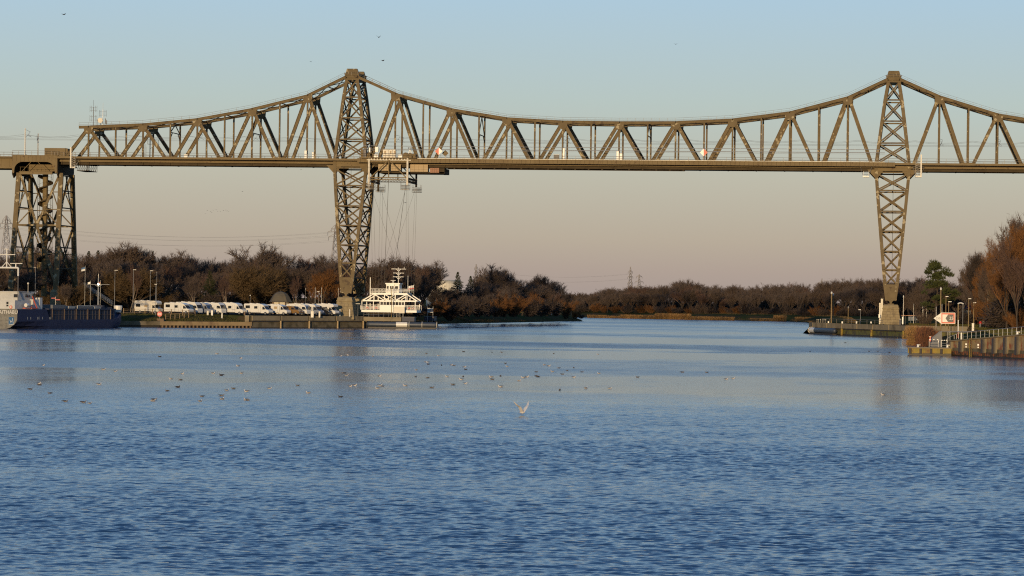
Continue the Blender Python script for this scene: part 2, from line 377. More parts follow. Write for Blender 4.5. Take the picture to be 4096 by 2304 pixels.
    for k in range(124): m.beam((-220 + k * 2.4, Y + s * 0.3, 43.3), (-220 + k * 2.4, yo, 43.7), 0.12)
    m.build('walkway', M['girder'], bridge)
    m = MB()
    for k in range(124): m.beam((-220.5 + k * 2.42, yo, 43.9), (-220.5 + k * 2.42, yo, 45.05), 0.065)
    for dz in (45.05, 44.5): m.tube((-221, yo, dz), (78, yo, dz), 0.036, n=4)
    m.build('railing', M['rail'], bridge)
# deck: cross girders, stringers, ballast trough, rails
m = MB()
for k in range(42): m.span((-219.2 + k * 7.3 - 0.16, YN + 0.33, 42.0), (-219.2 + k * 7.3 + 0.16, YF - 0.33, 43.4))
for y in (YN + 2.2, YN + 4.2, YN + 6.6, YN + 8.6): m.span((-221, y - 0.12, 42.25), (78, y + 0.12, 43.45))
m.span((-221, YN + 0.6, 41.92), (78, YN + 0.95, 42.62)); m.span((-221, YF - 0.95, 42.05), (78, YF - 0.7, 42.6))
m.build('deck_framing', M['steel_dark_shade'], bridge)  # darker tone paints in the shade below the deck
m = MB(); m.span((-221, YN + 0.5, 43.46), (78, YF - 0.5, 43.7)); m.build('deck', M['steel_dark_shade'], bridge)
m = MB()
for y in (YN + 2.3, YN + 3.75, YN + 7.0, YN + 8.45): m.span((-235, y - 0.04, 43.72), (78, y + 0.04, 43.9))
m.build('track_rail', M['cable'], bridge)
# overhead line inside the truss
m = MB()
xs = [-245 + 14.64 * i for i in range(23)]
for y in (YN + 3.0, YN + 7.7):
    m.path([(x, y, 48.75) for x in xs], 0.022, 4)
    pts = []
    for a in xs[:-1]:
        for k in range(4): u = k / 4; pts.append((a + 14.64 * u, y, 49.9 - 2.4 * u * (1 - u)))
    m.path(pts, 0.022, 4)
m.build('contact_wire', M['wire'], bridge)
m = MB()
for (x, zt) in APEX[:10] + APEX[14:]:
    if int(x) % 2: continue
    for y0, sg in ((YN + 0.3, 1), (YF - 0.3, -1)):
        m.tube((x, y0, 50.3), (x + 0.9, y0 + sg * 2.2, 50.1), 0.035, n=4); m.tube((x, y0, 48.2), (x + 0.9, y0 + sg * 2.4, 50.0), 0.035, n=4); m.tube((x + 0.4, y0 + sg * 1.4, 49.3), (x + 1.2, y0 + sg * 2.7, 48.8), 0.03, n=4)
m.build('catenary_bracket', M['wire'], bridge)
# bracing between the two trusses
m = MB()
for (a, za), (b, zb) in zip(CHORD, CHORD[1:]):
    if b - a < 4: continue
    n = 2
    for k in range(n):
        x0, z0, x1, z1 = a + (b - a) * k / n, za + (zb - za) * k / n, a + (b - a) * (k + 1) / n, za + (zb - za) * (k + 1) / n
        m.beam((x0, YN + 0.3, z0), (x0, YF - 0.3, z0), 0.22); m.beam((x0, YN + 0.3, z0), (x1, YF - 0.3, z1), 0.16); m.beam((x1, YN + 0.3, z1), (x0, YF - 0.3, z0), 0.16)
m.build('top_bracing', M['steel_dark_shade'], bridge)
m = MB()
for i in (1, 3, 6, 9, 11, 15):
    x, zt = APEX[i]; x = x + (7.3 if i in (1, 6, 9) else 0); zt = chord_z(x) - 0.4; zl = max(50.6, zt - 7)
    m.beam((x, YN + 0.2, zl), (x, YF - 0.2, zl), 0.2); m.beam((x, YN + 0.2, zl), (x, (YN + YF) / 2, zt), 0.2); m.beam((x, YF - 0.2, zl), (x, (YN + YF) / 2, zt), 0.2)
    m.beam((x, YN + 0.2, zl - 1.6), (x, YN + 2.4, zl), 0.18); m.beam((x, YF - 0.2, zl - 1.6), (x, YF - 2.4, zl), 0.18)
m.build('sway_bracing', M['steel_dark_shade'], bridge)
# ferry runway girder on the main span and its power rails
m = MB()
m.span((XL + 2.2, YN - 2.45, 43.06), (XR + 0.6, YN - 2.25, 44.02)); m.span((XL + 2.2, YN - 2.62, 43.98), (XR + 0.6, YN - 2.1, 44.06)); m.span((XL + 2.2, YN - 2.62, 42.98), (XR + 0.6, YN - 2.1, 43.05))
for k in range(118): m.span((XL + 3 + k * 1.17, YN - 2.50, 43.06), (XL + 3.05 + k * 1.17, YN - 2.45, 43.98), 1)
m.span((XL + 2.2, YF + 2.25, 43.06), (XR + 0.6, YF + 2.45, 44.02))
m.build('runway_girder', [M['girder'], M['steel_dark_shade']], bridge)
m = MB()
for z, r in ((47.35, 0.07), (46.55, 0.09), (46.2, 0.03)):
    m.tube((XL + 3.6, YN - 0.9, z), (XR - 2.0, YN - 0.9, z), r, n=6)
for k in range(57): m.beam((XL + 4 + 2.43 * k, YN - 0.9, 47.45), (XL + 4 + 2.43 * k + 0.25, YN - 0.9, 47.2), 0.06)
for x in lows + [a[0] for a in APEX]:
    if XL + 5 < x < XR - 5:
        for z in (47.35, 46.55): m.beam((x, YN - 0.9, z - 0.05), (x, YN, z - 0.05), 0.08)
m.build('power_rail', M['galv'], bridge)
m = MB(); m.span((-116.3, YN + 1.2, 41.52), (-54.6, YN + 1.45, 41.66))
for k in range(18): m.span((-114.5 + k * 3.5 - 0.2, YN + 0.9, 41.66), (-114.5 + k * 3.5 + 0.2, YN + 1.7, 42.05))
m.build('inspection_track', M['steel_dark_shade'], bridge)
# light kerb strip of the deck seen through the railing
m = MB(); m.span((XL + 4, YN - 1.9, 43.95), (XR - 2, YN - 1.75, 44.22)); m.build('kerb_strip', M['cream'], bridge)

# towers
def tower(x0, nm):
    tw = bpy.data.objects.new('tower', None); COL.objects.link(tw); tw.parent = bridge; tw.location = Vector((x0, YN, 0)) - _loc[bridge]; _loc[tw] = Vector((x0, YN, 0))
    LV = [(9.0, 1.0), (13.0, 1.55), (16.8, 1.92), (21.5, 2.38), (26.6, 2.86), (31.7, 3.32), (37.0, 3.78), (42.0, 4.18), (44.0, 4.15), (49.1, 3.55), (54.7, 2.85), (60.1, 2.15), (64.9, 1.32)]
    def hw(z):
        for (a, wa), (b, wb) in zip(LV, LV[1:]):
            if a <= z <= b: return wa + (wb - wa) * (z - a) / (b - a)
        return LV[-1][1]
    def yy(z, side):           # side -1 near, +1 far: legs spread towards their feet
        b = 3.7 * (43 - z) / 34 if z < 43 else -0.5 * (z - 43) / 22
        return (YN - b) if side < 0 else (YF + b)
    for side in (-1, 1):
        for e in (-1, 1):
            m = MB()
            for (a, wa), (b, wb) in zip(LV, LV[1:]):
                p = Vector((x0 + e * wa, yy(a, side), a)); q = Vector((x0 + e * wb, yy(b, side), b)); t = (q - p).normalized() * 0.06
                m.beam(p - t, q + t, 0.80, 0.80)
            m.build('leg', M['steel'], tw)
        lv = [l for l, _ in LV if l not in (42.0,)]
        for a, b in zip([13.0, 16.8, 21.5, 26.6, 31.7, 37.0, 44.0, 49.1, 54.7, 60.1], [16.8, 21.5, 26.6, 31.7, 37.0, 41.6, 49.1, 54.7, 60.1, 64.6]):
            m = MB(); wa, wb = hw(a) - 0.3, hw(b) - 0.3; ya, yb = yy(a, side), yy(b, side)
            for e in (-1, 1):
                p = Vector((x0 + e * wa, ya, a + 0.3)); q = Vector((x0 - e * wb, yb, b - 0.35))
                for o in (-0.22, 0.22): m.beam(p + Vector((0, o, 0)), q + Vector((0, o, 0)), 0.34, 0.16 - 0.02 * (e > 0))
            if b < 64: m.beam((x0 - wb, yb, b), (x0 + wb, yb, b), 0.34, 0.6)
            m.build('cross_brace', M['steel_plain'], tw)
        y0 = yy(43, side); m = MB()
        m.span((x0 - 4.0, y0 - 0.25, 42.05), (x0 + 4.0, y0 + 0.25, 43.9)); m.span((x0 - 4.2, y0 - 0.45, 41.95), (x0 + 4.2, y0 + 0.45, 42.05))
        for e in (-1, 1): m.prism([(x0 + e * 4.4, 42.3), (x0 + e * 6.4, 42.3), (x0 + e * 4.4, 40.2)], 'y', y0 - 0.2, y0 + 0.2); m.prism([(x0 + e * 3.8, 42.0), (x0 + e * 2.4, 42.0), (x0 + e * 3.7, 40.3)], 'y', y0 - 0.2, y0 + 0.2)
        m.build('portal_girder', M['girder'], tw)
        yb = yy(9, side); m = MB()
        m.loft([[(x0 + a * w_ + 0, yy(z, side) + b * 0.38, z) for a, b in ((-1, -1), (1, -1), (1, 1), (-1, 1))] for z, w_ in ((8.65, 0.3), (9.6, 1.38), (10.1, 1.46), (13.1, 1.56))])
        m.tube((x0, yb - 0.6, 8.5), (x0, yb + 0.6, 8.5), 0.32, n=8); m.box((x0, yb, 8.12), (1.5, 1.4, 0.24))
        m.build('foot', M['steel_plain'], tw)
        yc = yy(65, side); m = MB()
        m.span((x0 - 1.9, yc - 0.55, 64.55), (x0 + 1.9, yc + 0.55, 66.2)); m.span((x0 - 2.05, yc - 0.7, 66.2), (x0 + 2.05, yc + 0.7, 66.32))
        m.loft([[(x0 + a * w_, yc + b * d_, z) for a, b in ((-1, -1), (1, -1), (1, 1), (-1, 1))] for z, w_, d_ in ((66.32, 1.65, 0.55), (67.2, 1.45, 0.5), (67.5, 1.3, 0.4))])
        for k in range(-2, 3): m.beam((x0 + k * 0.62, yc - 0.58, 66.35), (x0 + k * 0.52, yc - 0.54, 67.2), 0.08)
        m.build('cap', M['steel'], tw)
    m = MB()
    for e in (-1, 1):
        zs = [9.5, 13, 16.8, 21.5, 26.6, 31.7, 37.0, 42.0, 44, 49.1, 54.7, 60.1, 64.5]
        for a, b in zip(zs, zs[1:]):
            xa, xb = x0 + e * hw(a), x0 + e * hw(b)
            m.beam((xb, yy(b, -1), b), (xb, yy(b, 1), b), 0.32)
            if b == 42.0 or (b > 44 and a < 49 and False): continue
            m.beam((xa, yy(a, -1), a), (xb, yy(b, 1), b), 0.24); m.beam((xa, yy(a, 1), a), (xb, yy(b, -1), b), 0.24)
            mid = Vector(((xa + xb) / 2, (YN + YF) / 2, (a + b) / 2))
            m.beam((xa, yy((a + b) / 2, -1), (a + b) / 2), mid, 0.12); m.beam((xa, yy((a + b) / 2, 1), (a + b) / 2), mid, 0.12)
            if a < 40: m.beam((x0, yy(b, -1), b), (x0, yy(b, 1), b), 0.2)
    m.build('side_bracing', M['steel_dark_shade'], tw)
    m = MB(); m.tube((x0 + 0.2, YN - 2.2, 12.8), (x0 + 0.2, YN - 0.2, 42), 0.05, n=5); m.build('rain_pipe', M['steel_dark_shade'], tw)
    # masonry pier under each foot
    for side in (-1, 1):
        yb = yy(9, side); m = MB()
        def ring(z, hx, hy): return [(x0 + a * hx, yb + b * hy, z) for a, b in ((-1, -1), (1, -1), (1, 1), (-1, 1))]
        zz = 2.2; hx = 2.72
        rows = 7; h = (6.85 - zz) / rows
        for k in range(rows):
            w0 = 2.72 - 0.72 * k / rows; w1 = 2.72 - 0.72 * (k + 1) / rows
            m.loft([ring(zz + k * h + 0.03, w0, w0 + 0.3), ring(zz + (k + 1) * h - 0.03, w1, w1 + 0.3)])
            m.loft([ring(zz + k * h - 0.03, w0 - 0.04, w0 + 0.26), ring(zz + k * h + 0.03, w0 - 0.04, w0 + 0.26)], 1)
            n = 3 + k % 2
            for j in range(1, n): 
                xx = x0 - w0 + 2 * w0 * j / n
                m.beam((xx, yb - w0 - 0.305, zz + k * h + 0.03), (xx, yb - w1 - 0.305, zz + (k + 1) * h - 0.03), 0.06, 0.03, mi=1)
        m.loft([ring(6.85, 2.12, 2.42), ring(7.15, 2.12, 2.42)]); m.loft([ring(7.15, 1.98, 2.2), ring(7.75, 1.92, 2.1), ring(8.0, 1.7, 1.8)])
        m.build('stone_pier', [M['stone'], M['joint']], bridge)
tower(XL, 'l'); tower(XR, 'r')
# ------------------------------------------------------------------ left trestle pier, abutment girder
tr = bpy.data.objects.new('trestle_pier', None); COL.objects.link(tr); tr.parent = bridge; tr.location = Vector((-225, YN, 0)) - _loc[bridge]; _loc[tr] = Vector((-225, YN, 0))
TX = (-230.7, -219.2)
def ty(z, s): b = 3.9 * (39 - z) / 30; return YN - b if s < 0 else YF + b
for s in (-1, 1):
    for k, x in enumerate(TX):
        m = MB(); zb = (7.0 if k == 0 else 8.5) if s < 0 else 2.5
        m.beam((x + (0.6 - k * 0.7) * -1, ty(zb, s), zb), (x, ty(39.6, s), 39.6), 1.35, 0.8, w2=1.15)
        m.build('leg', M['steel'], tr)
    m = MB(); xm = -225.1; zn = 25.8; wd = 0.62
    yn = ty(zn, s)
    for x in TX:
        m.beam((x + (0.5 if x < xm else -0.5), ty(39, s), 39.0), (xm, yn, zn), wd, 0.3); m.beam((xm, yn, zn), (x + (0.4 if x < xm else -0.4), ty(11, s), 11.0), wd, 0.3)
        e = 1 if x < xm else -1
        for za, f in ((34.6, 0.33), (30.0, 0.68)):
            xx = x + (xm - x) * f; m.beam((x, ty(za, s), za), (xx, ty(za, s), za), 0.24, 0.2)
        m.beam((x + (xm - x) * 0.33, ty(34.4, s), 34.4), (x + 0.3 * e, ty(30.2, s), 30.2), 0.26, 0.2)
        m.beam((x + (xm - x) * 0.68, ty(29.9, s), 29.9), (x + 0.3 * e, ty(26, s), 26.0), 0.28, 0.2)
        for za, f in ((18.4, 0.5),):
            m.beam((x, ty(za, s), za), (x + (xm - x) * f, ty(za, s), za), 0.24, 0.2); m.beam((x + (xm - x) * f, ty(za, s), za), (x + 0.3 * e, ty(25.5, s), 25.5), 0.3, 0.2)
            m.beam((x + (xm - x) * f, ty(za, s), za), (x, ty(12, s), 12.0), 0.24, 0.2)
    m.beam((TX[0], yn, zn), (TX[1], yn, zn), 0.45, 0.4); m.box((xm, yn, zn), (1.2, 0.34, 1.9))
    m.build('face_bracing', M['steel'], tr)
for x in TX:
    m = MB(); zs = [8.5, 14.5, 20, 25.8, 30.5, 35, 39]
    for a, b in zip(zs, zs[1:]):
        m.beam((x, ty(b, -1), b), (x, ty(b, 1), b), 0.3)
    for (za, zb) in ((25.8, 39.0), (9.0, 25.8)):
        for s in (-1, 1):
            p = Vector((x, ty(za, s) + s * -0.3, za)); q = Vector((x, (YN + YF) / 2 + s * -0.7, zb)); 
            if za < 20: p, q = Vector((x, ty(zb, s), zb)), Vector((x, ty(za, -s), za))
            for o in (-0.35, 0.35): m.beam(p + Vector((0, o, 0)), q + Vector((0, o, 0)), 0.13)
            n = 14
            for k in range(n):
                a = p.lerp(q, k / n); b = p.lerp(q, (k + 1) / n); o = 0.35 if k % 2 else -0.35
                m.beam(a + Vector((0, o, 0)), b - Vector((0, o, 0)), 0.07)
    m.build('side_bracing', M['steel_dark_shade'], tr)
# head of the trestle: arched fascia, side plates
m = MB(); y0 = 764.0
arch = [(-231.95, 39.7), (-231.45, 39.4), (-231.35, 40.3)] + [(-231.35 + 2.3 * (1 - math.cos(t)), 40.3 + 2.15 * math.sin(t)) for t in [k * math.pi / 16 for k in range(1, 9)]]
arch += [(-451.75 - x, z) for x, z in reversed(arch)]
outl = [(-232.1, 44.15)] + arch + [(-219.65, 44.15)]
vs = []
pts_t = [(x, 44.15) for x, z in arch]
for i in range(len(arch) - 1):
    (xa, za), (xb, zb) = arch[i], arch[i + 1]
    if abs(xb - xa) < 0.02: continue
    for yy_ in (y0, y0 + 0.2): pass
    m.prism([(xa, za), (xb, zb), (xb, 44.1), (xa, 44.1)], 'y', y0, y0 + 0.25)
for k in range(12): m.span((-231.9 + k * 1.07, y0 - 0.03, 42.6), (-231.86 + k * 1.07, y0, 44.1), 1)
m.span((-232.2, y0 - 0.15, 44.1), (-219.5, y0 + 0.4, 44.22))
m.build('arched_fascia', [M['girder'], M['steel_dark_shade']], tr)
m = MB()
for x in (-231.9, -219.75):
    m.prism([(y0 + 0.26, 39.2), (y0 + 1.6, 38.2), (y0 + 4, 39.3), (y0 + 11.5, 39.3), (y0 + 14, 37.8), (y0 + 15.6, 39.2), (y0 + 15.9, 44), (y0 + 0.26, 44)], 'x', x - 0.15, x + 0.15)
m.span((-232, y0 + 15.6, 40), (-219.6, y0 + 15.85, 44.1)); m.span((-231.7, y0 + 0.4, 43.4), (-219.9, y0 + 15.5, 43.7))
m.build('side_plate', M['steel_dark_shade'], tr)
m = MB(); m.span((-230.3, 765.2, 39.2), (-221.4, 765.6, 39.95)); m.span((-230.4, 765.0, 39.9), (-221.3, 767.0, 40.0))
for k in range(9): m.beam((-230 + k * 1.05, 765.1, 40), (-230 + k * 1.05, 765.1, 41.1), 0.06)
m.tube((-230.2, 765.1, 41.1), (-221.5, 765.1, 41.1), 0.04, n=4)
m.beam((-229.6, 765, 39.9), (-227.2, 765, 42.4), 0.12); m.beam((-225.2, 765, 42.4), (-222.8, 765, 39.9), 0.12)
m.span((-229, 769.5, 40.2), (-222, 769.8, 42.0)); m.build('inner_gantry', M['girder'], tr)
m = MB()
for k in range(8): m.beam((-232 + k * 1.77, y0, 44.2), (-232 + k * 1.77, y0, 45.35), 0.065)
for z in (45.35, 44.8): m.tube((-232, y0, z), (-219.6, y0, z), 0.04, n=4)
m.build('railing', M['rail'], tr)
m = MB(); m.span((-223.7, 765.6, 44.2), (-218.0, 768.4, 46.2)); m.span((-218.0, 765.9, 44.2), (-217.5, 768.3, 46.1)); m.build('machine_house', M['girder'], tr)
# lift shaft with its winding stair
m = MB(); cx, cy = -225.0, 771.4; m.tube((cx, cy, 7), (cx, cy, 40), 0.72, n=10); m.build('lift_shaft', M['girder'], tr)
m = MB(); n = 150
for k in range(n):
    t0, t1 = k * 0.36, (k + 1) * 0.36; z0, z1 = 7.5 + k * 0.212, 7.5 + (k + 1) * 0.212; r0, r1 = 0.75, 2.0
    m.add([(cx + r0 * math.cos(t0), cy + r0 * math.sin(t0), z0), (cx + r1 * math.cos(t0), cy + r1 * math.sin(t0), z0), (cx + r1 * math.cos(t1), cy + r1 * math.sin(t1), z1), (cx + r0 * math.cos(t1), cy + r0 * math.sin(t1), z1)], [(0, 1, 2, 3)])
    m.add([(cx + r1 * math.cos(t0), cy + r1 * math.sin(t0), z0 - 0.25), (cx + r1 * math.cos(t0), cy + r1 * math.sin(t0), z0 + 0.1), (cx + r1 * math.cos(t1), cy + r1 * math.sin(t1), z1 + 0.1), (cx + r1 * math.cos(t1), cy + r1 * math.sin(t1), z1 - 0.25)], [(0, 1, 2, 3)])
    m.tube((cx + r1 * math.cos(t0), cy + r1 * math.sin(t0), z0 + 1.05), (cx + r1 * math.cos(t1), cy + r1 * math.sin(t1), z1 + 1.05), 0.03, n=3, caps=False)
for k in range(6): a = k * math.pi / 3; m.tube((cx + 2.05 * math.cos(a), cy + 2.05 * math.sin(a), 7), (cx + 2.05 * math.cos(a), cy + 2.05 * math.sin(a), 39.5), 0.06, n=4)
m.build('winding_stair', M['steel_dark_shade'], tr)
for x in TX:
    m = MB(); zb = 7.0 if x < -225 else 8.6; m.lathe([(1.5, zb - 4), (1.4, zb - 0.3), (1.15, zb + 0.2)], (x + (0.1 if x > -225 else -0.6), ty(8, -1), 0), 8); m.build('stone_footing', M['stone'], tr)
# approach girder leaving the picture to the left
m = MB()
for y in (YN + 0.4, YF - 0.4):
    m.span((-262, y - 0.3, 43.35), (-232.15, y + 0.3, 43.95)); m.span((-262, y - 0.05, 41.1), (-232.15, y + 0.05, 43.35)); m.span((-262, y - 0.35, 40.75), (-232.15, y + 0.35, 41.1))
    for k in range(13): m.span((-261 + k * 2.3, y - 0.12, 41.1), (-260.92 + k * 2.3, y + 0.12, 43.35))
    yo = y - 1.2 if y < 770 else y + 1.2
    for k in range(13): m.beam((-261 + k * 2.4, yo, 43.8), (-261 + k * 2.4, yo, 45.0), 0.065)
    for z in (45.0, 44.4): m.tube((-262, yo, z), (-232, yo, z), 0.04, n=4)
m.span((-262, YN - 0.9, 43.55), (-232.2, YF + 0.9, 43.75))
m.build('approach_girder', M['girder'], bridge)

# ------------------------------------------------------------------ things standing on the bridge
def cat_mast(x, y, h, sg, label):
    t = thing('catenary_mast', label, 'mast', (x, y, 44.0), group='overhead line masts on the approach')
    m = MB(); m.beam((x, y, 44.0), (x, y, 44 + h), 0.28, 0.28, w2=0.22); m.build('pole', M['galv'], t)
    m = MB(); z = 44 + h
    m.tube((x, y, z - 0.3), (x + 0.5, y + sg * 3.0, z - 0.75), 0.035, n=4); m.tube((x, y, z - 2.6), (x + 0.5, y + sg * 2.9, z - 0.8), 0.045, n=4); m.tube((x + 0.3, y + sg * 2.0, z - 1.4), (x + 0.7, y + sg * 3.4, z - 2.2), 0.035, n=4); m.tube((x + 0.2, y + sg * 1.6, z - 1.8), (x + 0.6, y + sg * 3.2, z - 2.1), 0.03, n=4)
    m.build('bracket', M['wire'], t)
cat_mast(-229.3, YN + 0.6, 7.4, 1, 'taller overhead line mast left on the approach deck, its arm pointing right')
cat_mast(-228.6, YF - 0.6, 6.6, -1, 'shorter overhead line mast beside the machine house, its arm pointing left')

def antenna(x, y, z, h, levels, label, mt):
    t = thing('antenna_mast', label, 'antenna', (x, y, z), group='aerials on the left end of the top chord')
    m = MB(); m.tube((x, y, z), (x, y, z + h * 0.72), 0.09, n=5); m.tube((x, y, z + h * 0.72), (x, y, z + h), 0.035, n=4); m.build('pole', mt, t)
    for f in levels:
        m = MB(); zz = z + h * f
        for dx in (-0.75, 0.75):
            for o in (-0.2, 0.2): m.tube((x + dx + o, y, zz - 0.85), (x + dx + o, y, zz + 0.85), 0.035, n=4)
        for dz in (-0.45, 0.45): m.tube((x - 0.95, y, zz + dz), (x + 0.95, y, zz + dz), 0.03, n=4)
        m.build('dipole_array', M['galv'], t)
a1 = at(373, 500, YN + 1); antenna(a1.x, a1.y, 52.1, 6.9, (0.30, 0.66), 'darker taller aerial mast with two dipole clusters at the bridge end', M['wire'])
a2 = at(411, 500, YN + 3); antenna(a2.x, a2.y, 52.2, 6.2, (0.55,), 'pale aerial mast with one dipole cluster beside the round dish', M['white'])
d0 = at(402, 482, YN + 2)
t = thing('dish_antenna', 'round beige dish antenna on the top chord between two aerial masts', 'antenna', (d0.x, d0.y, 52.2))
m = MB(); m.tube((d0.x, d0.y, d0.z), (d0.x, d0.y - 0.35, d0.z), 0.66, 0.70, n=20); m.build('dish', M['cream'], t)
m = MB(); m.tube((d0.x - 0.9, d0.y, 52.0), (d0.x - 0.9, d0.y, 54.0), 0.06, n=5); m.tube((d0.x, d0.y + 0.1, 52.0), (d0.x, d0.y + 0.1, d0.z), 0.08, n=5); m.build('stand', M['wire'], t)
for k, (px, h) in enumerate(((420, 2.2), (425, 1.7))):
    p = at(px, 500, YN + 2.4); t = thing('panel_antenna', ('taller' if k == 0 else 'shorter') + ' dark panel antenna right of the dish on the top chord', 'antenna', (p.x, p.y, 52.2))
    m = MB(); m.tube((p.x, p.y, 52.0), (p.x, p.y, 52.2 + h), 0.05, n=5); m.build('pole', M['wire'], t)
    m = MB(); m.box((p.x + 0.12, p.y - 0.1, 52.2 + h * 0.62), (0.22, 0.14, h * 0.6)); m.build('panel', M['wire'], t)

def diamond(px, py, Y, r, mats, label):
    p = at(px, py, Y); t = thing('diamond_sign', label, 'sign', (p.x, Y, 44.0))
    m = MB(); m.prism([(p.x, p.z + r), (p.x - r, p.z), (p.x, p.z - r)], 'y', Y - 0.05, Y); m.mi = 1; m.prism([(p.x, p.z - r), (p.x + r, p.z), (p.x, p.z + r)], 'y', Y - 0.05, Y)
    m.build('board', [M[mats[0]], M[mats[1]]], t)
    m = MB(); m.tube((p.x, Y + 0.08, 43.9), (p.x, Y + 0.08, p.z + r * 0.6), 0.05, n=5); m.tube((p.x, Y + 0.04, p.z), (p.x + 0.7, Y + 0.9, 44), 0.04, n=4); m.build('stand', M['galv'], t)
diamond(1755, 605, YN - 1.7, 0.98, ('orange', 'white'), 'diamond board with red left half and white right half near the ferry carriage')
diamond(1781, 613, YN + 0.7, 0.86, ('girder', 'girder'), 'plain brown diamond board right of the red and white one')
diamond(2815, 610, YN - 1.7, 1.0, ('white', 'orange'), 'diamond board with white left half and red right half toward the right tower')
for px, py, w_, h_, mt, lab in ((1223, 612, 4.5, 9, 'white', 'upright white cabinet by the deck railing left of the tower'), (1252, 617, 3.5, 7, 'white', 'small white cabinet on the deck nearest the left tower post'),
        (2226, 625, 11, 6, 'wire', 'dark grey box on the main span deck'), (2255, 613, 3.5, 19, 'white', 'slim tall white cabinet on the main span deck'), (2471, 616, 4.5, 10, 'white', 'cream cabinet beside a post at mid span'),
        (2484, 622, 5, 7, 'white', 'low cream cabinet at mid span'), (744, 622, 7, 4, 'white', 'white equipment box left of the ladder on the left span')):
    p = at(px, py, YN - 0.9 if mt == 'white' else YN + 2); t = thing('signal_cabinet', lab, 'cabinet', (p.x, p.y, 44)); k = YN / FPX
    m = MB(); m.span((p.x - w_ * k, p.y - 0.25, 43.95), (p.x + w_ * k, p.y + 0.25, p.z + h_ * k)); m.build('housing', M[mt], t)
    m = MB(); m.span((p.x - w_ * k - 0.05, p.y - 0.3, p.z + h_ * k), (p.x + w_ * k + 0.05, p.y + 0.3, p.z + h_ * k + 0.06)); m.build('lid', M['galv'], t)

# inspection ladders and cradles hung on the walkway
def gantry(px0, px1, ytop, ybot, Y, label, tall):
    a, b = at(px0, ytop, Y), at(px1, ybot, Y); t = thing('inspection_gantry', label, 'gantry', ((a.x + b.x) / 2, Y, b.z), group='inspection gantries hung beside the deck')
    zt, zb = a.z, b.z; x0, x1 = a.x, b.x
    m = MB()
    if tall:
        xx = x0 if tall == 1 else x1
        m.beam((xx, Y, zb), (xx, Y, zt), 0.34, 0.3); m.build('mast', M['cream'], t); m = MB(); oth = x1 if tall == 1 else x0
        m.beam((oth, Y, zb), (oth, Y, 45.0), 0.12)
        n = 8
        for k in range(n):
            z = zb + (45.0 - zb) * k / n; m.beam((x0, Y, z), (x1, Y, z), 0.08); m.beam((x0, Y, z), (x1, Y, z + (45.0 - zb) / n), 0.07)
        m.build('ladder', M['rail'], t)
    m = MB(); m.span((x0 - 0.1, Y, zb), (x1 + 0.1, Y + 1.6, zb + 0.35 * (1 if tall else 1)))
    for x in (x0, x1):
        for y in (Y, Y + 1.6): m.beam((x, y, zb), (x, y, zb + 1.5), 0.06)
    for z in (zb + 0.8, zb + 1.5): m.path([(x0, Y, z), (x1, Y, z), (x1, Y + 1.6, z), (x0, Y + 1.6, z), (x0, Y, z)], 0.035, 4)
    for x, e in ((x0, -1), (x1, 1)): m.tube((x, Y + 0.8, zb + 0.3), (x + e * 0.75, Y + 0.8, 43.0), 0.05, n=4)
    m.build('basket', M['galv'], t)
    m = MB(); m.tube((x0 - 0.8, Y + 0.8, 43.0), (x1 + 0.8, Y + 0.8, 43.0), 0.09, n=5); m.build('hanger_beam', M['rail'], t)
gantry(284, 300, 589, 672, YN - 2.4, 'pale ladder gantry with lit mast at the left end of the bridge', 1)
gantry(3453, 3475, 690, 709, YN - 2.2, 'small basket gantry under the deck left of the right tower', 0)
gantry(3664, 3684, 618, 709, YN - 2.4, 'white ladder gantry with basket right of the right tower', 2)
p = at(310, 660, YN + 1.5); q = at(356, 684, YN + 1.5)
t = thing('inspection_cradle', 'dark lattice inspection cradle hanging under the left end of the bridge', 'cradle', (p.x, YN + 4, p.z))
m = MB(); m.span((p.x, YN + 1, q.z), (q.x, YN + 9.5, q.z + 0.14)); m.build('floor', M['steel_dark_shade'], t)
m = MB()
for y in (YN + 1.0, YN + 9.5):
    m.tube((p.x, y, p.z + 0.2), (q.x, y, p.z + 0.1), 0.06, n=4)
    for k in range(6):
        xa, xb = p.x + (q.x - p.x) * k / 6, p.x + (q.x - p.x) * (k + 1) / 6; m.tube((xa, y, q.z), (xb, y, p.z + 0.1), 0.05, n=4); m.tube((xb, y, q.z), (xb, y, p.z + 0.1), 0.05, n=4)
for x in (p.x + 0.2, q.x - 0.2): m.tube((x, YN + 1.2, p.z), (x, YN + 1.2, 42.1), 0.07, n=4); m.tube((x, YN + 9.3, p.z), (x, YN + 9.3, 42.1), 0.07, n=4)
m.build('truss_frame', M['steel_dark_shade'], t)
p = at(600, 600, YN + 6)
t = thing('signal_post', 'dark railway signal post with small railed platform standing on the left span', 'signal', (p.x, p.y, 44))
m = MB(); m.tube((p.x, p.y, 43.7), (p.x, p.y, 49.4), 0.12, n=6); m.build('pole', M['wire'], t)
m = MB(); m.span((p.x - 0.6, p.y - 0.5, 47.7), (p.x + 2.4, p.y + 0.5, 47.8))
for x in (p.x - 0.6, p.x + 0.9, p.x + 2.4): m.beam((x, p.y - 0.5, 47.8), (x, p.y - 0.5, 48.9), 0.06)
for z in (48.3, 48.9): m.tube((p.x - 0.6, p.y - 0.5, z), (p.x + 2.4, p.y - 0.5, z), 0.035, n=4)
m.tube((p.x, p.y, 46.5), (p.x + 1.8, p.y, 47.7), 0.05, n=4); m.build('platform', M['wire'], t)
m = MB(); 
for k in range(16): m.tube((p.x - 1.6, p.y - 0.2, 44 + k * 0.24), (p.x - 1.0, p.y - 0.2, 44 + k * 0.24), 0.025, n=3)
for x in (-1.6, -1.0): m.tube((p.x + x, p.y - 0.2, 43.8), (p.x + x, p.y - 0.2, 47.0), 0.035, n=4)
m.build('ladder', M['galv'], t)

